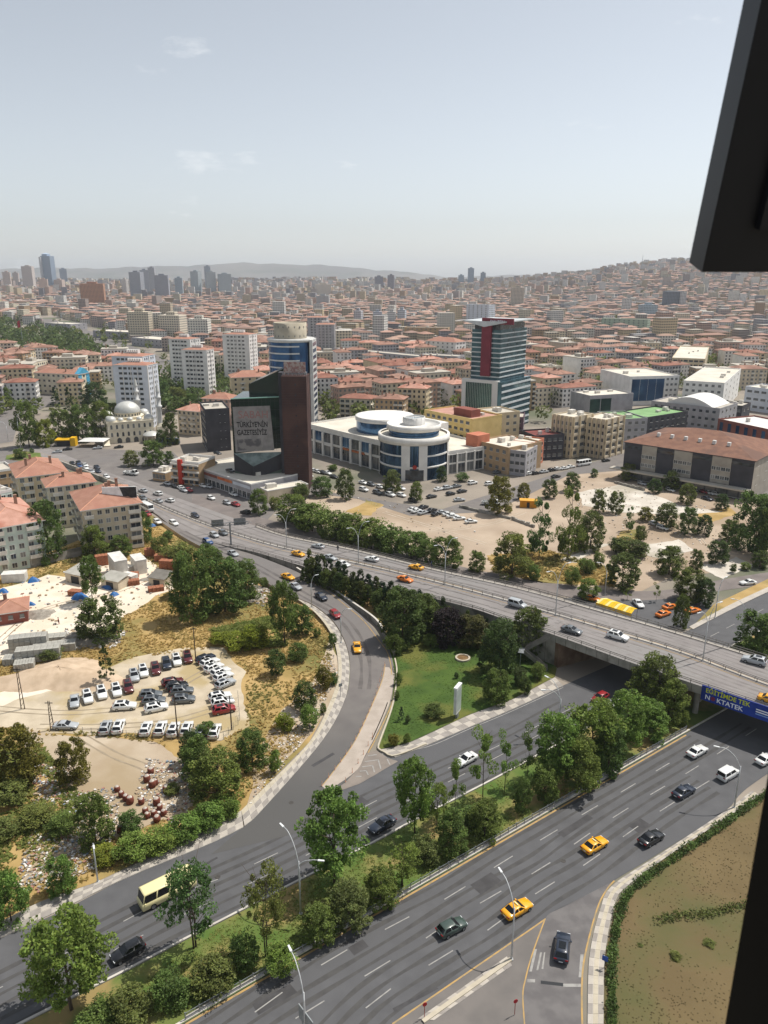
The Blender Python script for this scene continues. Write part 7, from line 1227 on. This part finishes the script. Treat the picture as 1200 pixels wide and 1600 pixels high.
# trees among the houses and the park wood
def farwood(name, label, pts, seed):
    r = np.random.RandomState(seed); C = []; T = []; S_ = []
    for x, y, z, s in pts:
        n = 60 if y < 900 else 34 if y < 1800 else 16; d = r.normal(size=(n, 3)); d /= np.linalg.norm(d, axis=1)[:, None]; d *= (r.uniform(.3, 1, n)**.5)[:, None]; C.append(np.array([x, y, z+s*.62])+d*np.array([s*.5, s*.5, s*.45])); T.append(np.full(n, r.uniform(.7, 1.25))*r.uniform(.8, 1.2, n)); S_.append(np.full(n, s*(.12 if y < 900 else .17 if y < 1800 else .26)))
    C = np.concatenate(C); T = np.concatenate(T); S_ = np.concatenate(S_)
    me = leafmesh(name, lambda q, n_: (C, T), len(C), 1.0, seed)
    # scale every leaf about its own centre
    co = np.empty(len(me.vertices)*3, 'f'); me.vertices.foreach_get('co', co); co = co.reshape(-1, 4, 3); ctr = C[:, None, :]; co = ctr+(co-ctr)*S_[:, None, None]; me.vertices.foreach_set('co', co.astype('f').ravel()); me.materials[0] = LEAF['dark']; me.update()
    o = ob(name, me); tag(o, label, 'trees', kind='stuff'); return o
pts = []
while len(pts) < 260:
    q = (rr.uniform(-60, 200), rr.uniform(498, 580))
    if inpoly(q[0], q[1], PARK): g = at(*q); pts.append((g.x, g.y, 0, rr.uniform(9, 15)))
for k in range(130): q = (rr.uniform(225, 420), rr.uniform(585, 650)); g = at(*q); pts.append((g.x, g.y, 0, rr.uniform(7, 12)))
farwood('park_wood', 'dark green wood of the park beside the boulevard', pts, 31)
pts = []
while len(pts) < 2600:
    y = 430+(4300-430)*rr.random()**1.6; x = rr.uniform(-.6, .6)*y
    q = pix((x, y, hill(x, y)))
    if q[1] > lerpt(FRONT, q[0])+10: continue
    if any(abs(x-c[0]) < c[2]-3 and abs(y-c[1]) < c[3]-3 for c in FOOT): continue
    s = rr.uniform(5, 11)+(4 if math.sin(x*.011)*math.sin(y*.013) > .55 else 0); pts.append((x, y, hill(x, y), s))
farwood('street_trees', 'small green trees scattered between the distant houses', pts, 32)
# flag in the park
g = at(37, 545); o = root('flag_pole', 'tall flagpole with a red flag in the park', 'flag', tuple(g)); hp = hgt_at(498, g.y); mb = MB(); mb.tube([(0, 0, 0), (0, 0, hp)], .35, .2, 6); mb.build('pole', m_steel, o); mb = MB(); n_ = 8; A_ = [(-k*.45, .5*math.sin(k*.9), hp-1-.35*k) for k in range(n_+1)]; B_ = [(-k*.42-.3, .5*math.sin(k*.9+.4), hp-9-.2*k) for k in range(n_+1)]; mb.strip(A_, B_); mb.build('flag', mat('flag_red', '#b3222f', '#a11d29', .5, .7), o)
# junction kiosks
g = at(102, 696); r = root('yellow_kiosk', 'yellow-roofed kiosk beside the junction trees', 'kiosk', tuple(g), rad(8)); mb = MB(); mb.box(-4, 4, -3, 3, 2.9, 3.4); mb.build('roof', mat('kiosk_yellow', '#d9a91c', None, rough=.6), r); mb = MB(); mb.box(-3.5, 3.5, -1, 2.6, 0, 2.9); mb.build('cabin', wallm('dark'), r); mb = MB(); mb.box(3.2, 5.6, -3, 2, 0, 4.2); mb.build('sign_block', mat('kiosk_yellow', '#d9a91c'), r)
g = at(148, 697); r = root('white_pavilion', 'white canvas pavilion in front of the mosque', 'pavilion', tuple(g), rad(-4)); mb = MB(); mb.add([(-6.5, -4, 3), (6.5, -4, 3), (6.5, 4, 3.2), (-6.5, 4, 3.2), (-2, 0, 4.2), (2, 0, 4.2)], [(0, 1, 5, 4), (1, 2, 5), (2, 3, 4, 5), (3, 0, 4)]); mb.build('roof', m_fr, r)
for x, y in ((-6, -3.6), (6, -3.6), (6, 3.6), (-6, 3.6)): mb = MB(); mb.tube([(x, y, 0), (x, y, 3)], .1, n=6); mb.build('post', m_steel, r)
P = resample([at(93, 722, 1.2), at(140, 740, 1.2), at(187, 759, 1.2)], 20); r = root('highway_wall', 'low concrete wall between highway and roundabout plaza', 'wall', (0, 0, 0)); mb = MB(); mb.strip([p+Vector((0, 0, .6)) for p in P], [Vector((p.x, p.y, -.1)) for p in P]); mb.strip([p+Vector((.3, .6, .6)) for p in P], [p+Vector((0, 0, .6)) for p in P]); mb.strip([Vector((p.x+.3, p.y+.6, -.1)) for p in P], [p+Vector((.3, .6, .6)) for p in P]); mb.build('wall', m_concw, r)
# ------------------------------------------------------------------ stone yard, dump, lot clutter
def stack(name, label, cat, px, py, w, d, h, m, nx, nz, rz=0, z=.06, gap=.06):
    g = at(px, py, z); r = root(name, label, cat, tuple(g), rz); u = MB(); u.box(0, w/nx-gap, 0, d, 0, h/nz-gap*.5); me = u.mesh('block', m)
    for i in range(nx):
        for j in range(nz): ob('block', me, r, (-w/2+i*w/nx, R.uniform(-.1, .1), j*h/nz))
    return r
m_box = mat('container_white', '#d6d3cd', '#c4c1bb', .8, .6); m_pal = mat('terracotta_pallet', '#a06a50', '#8c5a44', 2, .9); m_blk = mat('concrete_block', '#a9a79f', '#97958e', .8, .9); m_tarp = mat('blue_tarp', '#2f67a3', '#27588e', 1.5, .5); m_metalroof = mat('shed_roof', '#aaa79e', '#9a978e', .5, .6)
def container(label, px, py, L, w, h, rz):
    g = at(px, py, .06); r = root('white_container', label, 'container', tuple(g), rz); mb = MB(); mb.box(0, L, 0, w, 0, h); mb.build('body', m_box, r); mb = MB(); mb.box(-.06, L+.06, -.06, w+.06, h, h+.15); mb.build('lid', m_box, r); mb = MB()
    for k in range(int(L/.6)): mb.box(.2+k*.6, .3+k*.6, -.05, 0, .1, h-.1)
    mb.build('ribs', m_box, r, kind='stuff'); mb = MB(); mb.box(L, L+.05, .3, w*.5-.05, .2, h-.2); mb.box(L, L+.05, w*.5+.05, w-.3, .2, h-.2); mb.build('doors', m_balc, r)
container('longer white container at the back of the stone yard', 171, 892, 8, 3.4, 5.2, rad(-58)); container('shorter white container beside the longer one', 205, 888, 6, 3, 4, rad(-58)); container('small low white container in front of the sheds', 182, 905, 6, 2.4, 1.8, rad(-30)); container('white crate box between containers and trees', 190, 893, 3, 2, 1.6, rad(-30)); container('white site cabin near the yard entrance', 3, 912, 6, 3, 2.4, rad(10))
for k, (x, y, w, h) in enumerate([(160, 884, 3.5, 3), (235, 870, 3, 2.4), (207, 905, 3, 1.6), (210, 915, 3, 1.4), (252, 878, 4, 2), (262, 890, 5, 2.6), (200, 912, 2.4, 1.3), (245, 925, 4, 1.2), (115, 932, 3.5, 1.4)]): stack('brick_pallet', f'stack of terracotta bricks in the stone yard, {ordn(k+1)} counted from the containers', 'bricks', x, y, w, 2, h, m_pal, 4, 4, R.uniform(-.6, .6))
for k, (x, y, w, h, rz) in enumerate([(60, 1035, 9, 3.0, .25), (45, 1018, 8, 3.4, .25), (85, 1020, 9, 1.8, .25), (20, 1040, 4, 1.6, .2), (70, 1005, 9, 1.2, .25), (38, 1048, 4, 1.6, .3)]): stack('block_stack', f'stack of grey concrete blocks beside the sand patch, {ordn(k+1)} of the pile', 'blocks', x, y, w, 2.6, h, m_blk, 7, 4, rz)
def shed(label, px, py, w, d, h, rz, m): g = at(px, py, .06); r = root('yard_shed', label, 'shed', tuple(g), rz); mb = MB(); mb.box(-w/2, w/2, 0, d, 0, h); mb.build('wall', wallm('beige'), r); mb = MB(); mb.slab([(-w/2-.3, -.3, h+.05), (w/2+.3, -.3, h+.05), (w/2+.3, d+.3, h+.9), (-w/2-.3, d+.3, h+.9)], .12); mb.build('roof', m, r); mb = MB(); mb.box(-w*.2, w*.2, -.06, 0, 0, h*.8); mb.build('door', m_dark, r)
shed('grey-roofed shed beside the tall yard tree', 118, 912, 7, 6, 2.6, rad(-25), m_metalroof); shed('lean-to shed with grey roof behind the yard tree', 172, 920, 6, 4, 2.4, rad(-25), m_metalroof); shed('small stone-cutting shed on the pale yard floor', 245, 915, 5, 4, 2.0, rad(-20), mat('shed_dark', '#77736c', '#6a665f', .6, .8))
def heap(name, label, cat, px, py, rx, ry, h, m, seed, z=.05, n=18):
    r = random.Random(seed); g = at(px, py, z); mb = MB(); rings = 6
    for i in range(rings+1):
        f = i/rings
        for j in range(n): a = 2*PI*j/n; k = (1-f)*(1+.22*math.sin(a*3+seed)+r.uniform(-.1, .1)); mb.v.append((rx*k*math.cos(a), ry*k*math.sin(a), h*math.sin(f*PI/2)**1.1*(1+r.uniform(-.12, .12))-.05*(i == 0)))
    for i in range(rings):
        for j in range(n): mb.f.append((i*n+j, i*n+(j+1) % n, (i+1)*n+(j+1) % n, (i+1)*n+j)); mb.m.append(0)
    o = mb.build(name, m, None, True, loc=tuple(g)); return tag(o, label, cat)
heap('sand_heap', 'broad pale sand heap between block stacks and car lot', 'sand heap', 95, 1058, 13, 7, 2.2, mat('sand', '#c2ad95', '#b09b83', .4, .95, bump=.3), 3, n=26)
for k, (x, y, s) in enumerate([(52, 908, 1.8), (48, 945, 1.2), (5, 925, 1.5), (125, 935, 2.2), (172, 918, 2), (178, 930, 1.3), (238, 822, 1.3)]): heap('blue_tarp', f'crumpled blue tarpaulin over goods in the yard, {ordn(k+1)} from the brick hut', 'tarp', x, y, s, s*.8, s*.7, m_tarp, 20+k, n=10)
for k, (x, y, rx, ry, h) in enumerate([(120, 998, 5, 3, 1.4), (140, 1005, 4, 2, 1), (165, 1000, 4, 2.4, .9), (62, 960, 4, 3, 1), (265, 905, 4, 2.5, 1.2), (390, 935, 4, 3, 1.2), (400, 920, 3, 2, .8), (240, 905, 4, 2, .8)]): heap('rubble_heap', f'grey broken stone heap in the yard, {ordn(k+1)} from the brick hut', 'rubble', x, y, rx, ry, h, mat('rubble', '#9d968b', '#837c72', 1.2, .95, bump=.5), 40+k, n=12)
# boundary wall of the yard
P = resample([at(-20, 898, 0), at(60, 885, 0), at(128, 868, 0)], 20); r = root('yard_wall', 'long low wall with a flat top behind the stone yard', 'wall', (0, 0, 0)); mb = MB(); up = Vector((0, 0, 2.6)); off = Vector((.3, 1.2, 0)); mb.strip([p+up for p in P], P); mb.strip([p+off+up for p in P], [p+up for p in P]); mb.strip([p+off for p in P], [p+off+up for p in P]); mb.build('wall', m_concw, r)
m_rut = mat('tyre_rut', '#8c7f6c', '#988b77', .5, .95, world=True); m_rut2 = mat('tyre_rut_pale', '#b0a493', '#bfb3a2', .5, .95, world=True)
for L, par_m, zz in (([(-20, 1105), (60, 1112), (140, 1112), (230, 1098), (300, 1060), (345, 1035)], m_rut, .08), ([(60, 1135), (160, 1135), (260, 1128), (330, 1110)], m_rut, .08), ([(130, 1152), (180, 1180), (230, 1200), (260, 1225)], m_rut, .09), ([(0, 1000), (50, 960), (110, 940), (180, 925), (240, 900)], m_rut, .07), ([(480, 800), (560, 815), (660, 830), (760, 820), (820, 800)], m_rut2, .06), ([(600, 800), (680, 825), (760, 850)], m_rut2, .06), ([(900, 800), (980, 790), (1060, 810), (1100, 850)], m_rut2, .09)):
    P = resample(smooth([at(x, y, zz) for x, y in L], 5), 50)
    for off in (-.75, .75): tag(track(P, off, .3, par_m, None, .004), kind='structure')
# sacks at the dump
def sackmesh(seed):
    r = random.Random(seed); mb = MB(); mb.lathe([(.38, 0), (.52, .1), (.55, .5), (.5, .9), (.42, 1.05), (.2, .98), (0, .9)], 10); mb.v = [(x*(1+r.uniform(-.1, .1)), y*(1+r.uniform(-.1, .1)), z*(1+r.uniform(-.06, .06))) for x, y, z in mb.v]; return mb.mesh('bag', mat('red_sack', '#7a4637', '#69392d', 2, .9), True)
sm_ = [sackmesh(i) for i in range(4)]; fillm = MB(); fillm.lathe([(.4, .98), (.25, 1.15), (0, 1.2)], 8); fm_ = fillm.mesh('filling', mat('sack_fill', '#c9c2b8', '#a89f95', 3, .9), True)
for k, (x, y) in enumerate([(708, 325), (550, 408), (570, 433), (610, 465), (590, 450), (663, 467), (715, 388), (780, 411), (735, 470), (682, 510), (690, 533), (722, 525), (768, 520), (737, 550), (750, 495), (568, 600), (728, 378), (690, 362)]):
    g = at(x/3, 1100+y/3, .08); o = root('rubble_sack', f'rust-red rubble sack on the dump, {ordn(k+1)} counted from the burnt patch', 'sack', tuple(g), R.uniform(0, 6), 'red sacks on the dump', (R.uniform(.85, 1.15),)*3); ob('bag', R.choice(sm_), o); ob('filling', fm_, o)
def litter(name, label, polys, n, m, seed, s0=.1, s1=.45):
    r = random.Random(seed); mb = MB()
    for poly, k in polys:
        W_ = [at(*p) for p in poly]; c = 0; tr = 0
        while c < k and tr < k*20:
            tr += 1; x = r.uniform(min(p.x for p in W_), max(p.x for p in W_)); y = r.uniform(min(p.y for p in W_), max(p.y for p in W_)); q = pix((x, y, 0))
            if not inpoly(q[0], q[1], poly): continue
            c += 1; s = r.uniform(s0, s1); mb.box(x-s/2, x+s/2, y-s*r.uniform(.2, .5), y+s*r.uniform(.2, .5), .05, .09+s*r.uniform(.15, .6), r.choice((0, 0, 0, 1, 1, 1, 2, 2, 2, 2, 1, 3, 4)), rz=r.uniform(0, 3))
    o = mb.build(name, m); return tag(o, label, 'debris', kind='stuff')
LM = [mat('debris_white', '#d3d0cb', None), mat('debris_grey', '#8f8a84', None), mat('debris_tan', '#a8957c', None), mat('debris_red', '#9b7264', None), mat('debris_blue', '#7d8a96', None)]
litter('rubbish_debris', 'white and grey rubbish strewn over the dump', [([(230, 1185), (300, 1195), (305, 1255), (280, 1290), (235, 1280), (210, 1240)], 600), ([(100, 1240), (180, 1230), (200, 1300), (150, 1330), (100, 1320)], 600), ([(50, 1300), (130, 1310), (170, 1350), (60, 1395), (20, 1390)], 900), ([(55, 1190), (110, 1200), (90, 1260), (50, 1260)], 350)], 0, LM, 5)
litter('stone_debris', 'broken stone and offcuts over the yard floor', [(YARD, 350), ([(100, 985), (200, 985), (180, 1015), (110, 1015)], 250), ([(400, 905), (430, 930), (410, 950), (380, 930)], 250)], 0, LM[:3]+[LM[3], LM[4]], 6, .15, .7)
litter('slope_debris', 'loose stones along the slip road bank', [([(470, 1100), (520, 1010), (528, 1060), (470, 1165), (390, 1260), (410, 1210)], 800)], 0, LM[:3]+[LM[2], LM[1]], 7, .1, .35)
litter('lot_debris', 'stones and scraps on the bare far lots', [([(900, 750), (1100, 790), (1150, 880), (960, 910), (880, 870)], 500), ([(440, 785), (520, 770), (740, 800), (760, 860), (560, 830)], 120)], 0, LM[:3]+[LM[2], LM[1]], 8, .15, .55)
# low wall and site hut on the far lots
g = at(825, 792); o = root('orange_hut', 'orange site hut by the poplars', 'hut', tuple(g), rad(-10)); mb = MB(); mb.box(-3, 3, -1.5, 1.5, 0, 2.6); mb.build('cabin', mat('hut_orange', '#c98a24', '#b87c1e', 1, .6), o); mb = MB(); mb.box(-3.15, 3.15, -1.65, 1.65, 2.6, 2.75); mb.build('roof', mat('hut_roof', '#d09a40', None), o); mb = MB(); mb.box(-.5, .5, -1.55, -1.5, .1, 2.1); mb.build('door', m_dark, o)
for k, (a, b_) in enumerate((((718, 793), (800, 812)), ((800, 812), (835, 825)), ((960, 755), (1010, 768)))):
    A_, B_ = at(*a), at(*b_); v = B_-A_; o = root('rubble_wall', ['low rough stone wall crossing the bare dirt lot', 'continuation of the rough stone wall toward the poplars', 'low rough wall in front of the long hall'][k], 'wall', tuple(A_), math.atan2(v.y, v.x)); mb = MB()
    n_ = int(v.length/1.2)
    for i in range(n_): mb = MB(); mb.box(i*1.2, i*1.2+1.15, -.3, .3+R.uniform(-.1, .1), -.05, 1.0+R.uniform(-.2, .3)); mb.build('stone', m_concw, o)
# chain fence of the car lot
P = resample([at(x, y, .05) for x, y in [(130, 1148), (200, 1153), (290, 1158), (345, 1160), (375, 1130), (372, 1090)]], 26); o = root('wire_fence', 'thin wire fence around the car lot', 'fence', tuple(P[0])); pm2 = MB(); pm2.tube([(0, 0, 0), (0, 0, 1.6)], .04, n=5); pm2 = pm2.mesh('post', m_steel)
for p in P: ob('post', pm2, o, tuple(p-P[0]))
for z in (.5, 1.0, 1.5): mb = MB(); mb.tube([p-P[0]+Vector((0, 0, z)) for p in P], .012, n=4); mb.build('wire', m_steel, o)
# people: one continuous skinned body each
def person(label, px, py, z, rz, top, legs):
    g = at(px, py, z); o = root('person', label, 'person', tuple(g), rz)
    J = [(0, 0, .95), (0, 0, 1.2), (0, 0, 1.45), (0, 0, 1.55), (0, .02, 1.68), (.1, 0, .9), (.12, .12, .5), (.12, .02, .08), (.12, .15, .04), (-.1, 0, .9), (-.12, -.1, .5), (-.12, -.22, .1), (-.12, -.08, .04), (.2, 0, 1.42), (.27, -.08, 1.15), (.27, .06, .92), (.27, .1, .82), (-.2, 0, 1.42), (-.27, .08, 1.15), (-.27, .18, .93), (-.27, .22, .83)]
    E_ = [(0, 1), (1, 2), (2, 3), (3, 4), (0, 5), (5, 6), (6, 7), (7, 8), (0, 9), (9, 10), (10, 11), (11, 12), (2, 13), (13, 14), (14, 15), (15, 16), (2, 17), (17, 18), (18, 19), (19, 20)]
    rd = [.15, .15, .16, .06, .11, .1, .07, .05, .04, .1, .07, .05, .04, .07, .05, .04, .035, .07, .05, .04, .035]
    me = bpy.data.meshes.new('body'); me.from_pydata(J, E_, []); bo = ob('body', me, o); me.materials.append(top); sk = bo.modifiers.new('skin', 'SKIN'); ss = bo.modifiers.new('sub', 'SUBSURF'); ss.levels = 1; ss.render_levels = 1
    for i, v_ in enumerate(me.skin_vertices[0].data): v_.radius = (rd[i], rd[i]); v_.use_root = i == 0
    h = MB(); h.lathe([(.12, 1.66), (.125, 1.74), (.1, 1.81), (0, 1.83)], 10); h.build('hair', m_dark, o, True); t_ = MB(); t_.lathe([(.17, .55), (.2, .75), (.19, .98)], 10); t_.build('trousers', legs, o, True)
person('person in dark clothes walking along the overpass walkway', 528, 861, 4.6, .4, mat('cloth_dark', '#2b2d33', None), mat('cloth_navy', '#252a38', None)); person('person in a dark top walking on the overpass by the lamp', 674, 886, 6.5, 1.2, mat('cloth_blue', '#3a4656', None), m_dark); person('person in red standing on the stone yard floor', 92, 975, .08, 2, mat('cloth_red', '#8a3a33', None), m_dark)
# ------------------------------------------------------------------ the window the view is taken from
m_pvc = mat('window_paint_black', '#0f1116', '#14161c', 8, .45, spec=.35); r = root('window_sash', 'black top-hung window sash pushed open over the street', 'window', (.376, .952, H+.004), 0); r.rotation_euler = (rad(15.2), 0, 0)
def barm(name, *b): mb = MB(); mb.box(*b); mb.build(name, m_pvc, r)
barm('stile', 0, .05, 0, .045, 0, 1.15); barm('stile', 1.0, 1.05, 0, .045, 0, 1.15); barm('rail', .05, 1.0, 0, .045, 0, .05); barm('rail', .05, 1.0, 0, .045, 1.1, 1.15); barm('bead', .05, .075, -.012, .05, .05, 1.1); barm('bead', .975, 1.0, -.012, .05, .05, 1.1); barm('bead', .075, .975, -.012, .05, .05, .075); barm('bead', .075, .975, -.012, .05, 1.075, 1.1)
mb = MB(); mb.box(.075, .975, .015, .03, .075, 1.075); mb.build('glass_pane', mat('tinted_glass', '#07080a', None, rough=.05, spec=.5), r)
m_pvc = mat('jamb_black', '#060607', None, rough=.7, spec=.1); r = root('window_frame', 'black window jamb at the edge of the view', 'window', (.349, .527, H-2.0)); mb = MB(); mb.box(0, .09, 0, .07, 0, 3.4); mb.build('jamb', m_pvc, r); mb = MB(); mb.box(.02, .09, .07, .085, 0, 3.4); mb.build('gasket', m_dark, r); mb = MB(); mb.box(.09, 1.6, .0, .07, 0, .1); mb.build('sill', m_pvc, r)
# ------------------------------------------------------------------ haze
hm_ = bpy.data.materials.new('haze'); hm_.use_nodes = True; t = hm_.node_tree; t.nodes.clear(); pv = t.nodes.new('ShaderNodeVolumePrincipled'); pv.inputs['Color'].default_value = (.82, .9, 1, 1); pv.inputs['Density'].default_value = 6.2e-5; pv.inputs['Anisotropy'].default_value = .3; ou = t.nodes.new('ShaderNodeOutputMaterial'); t.links.new(pv.outputs[0], ou.inputs['Volume'])
if True:
    mb = MB(); mb.box(-21000, 21000, -600, 14000, -8, 330); o = mb.build('haze', hm_); tag(o, 'thin pale summer haze over the whole city', 'haze', kind='stuff')
label_all()
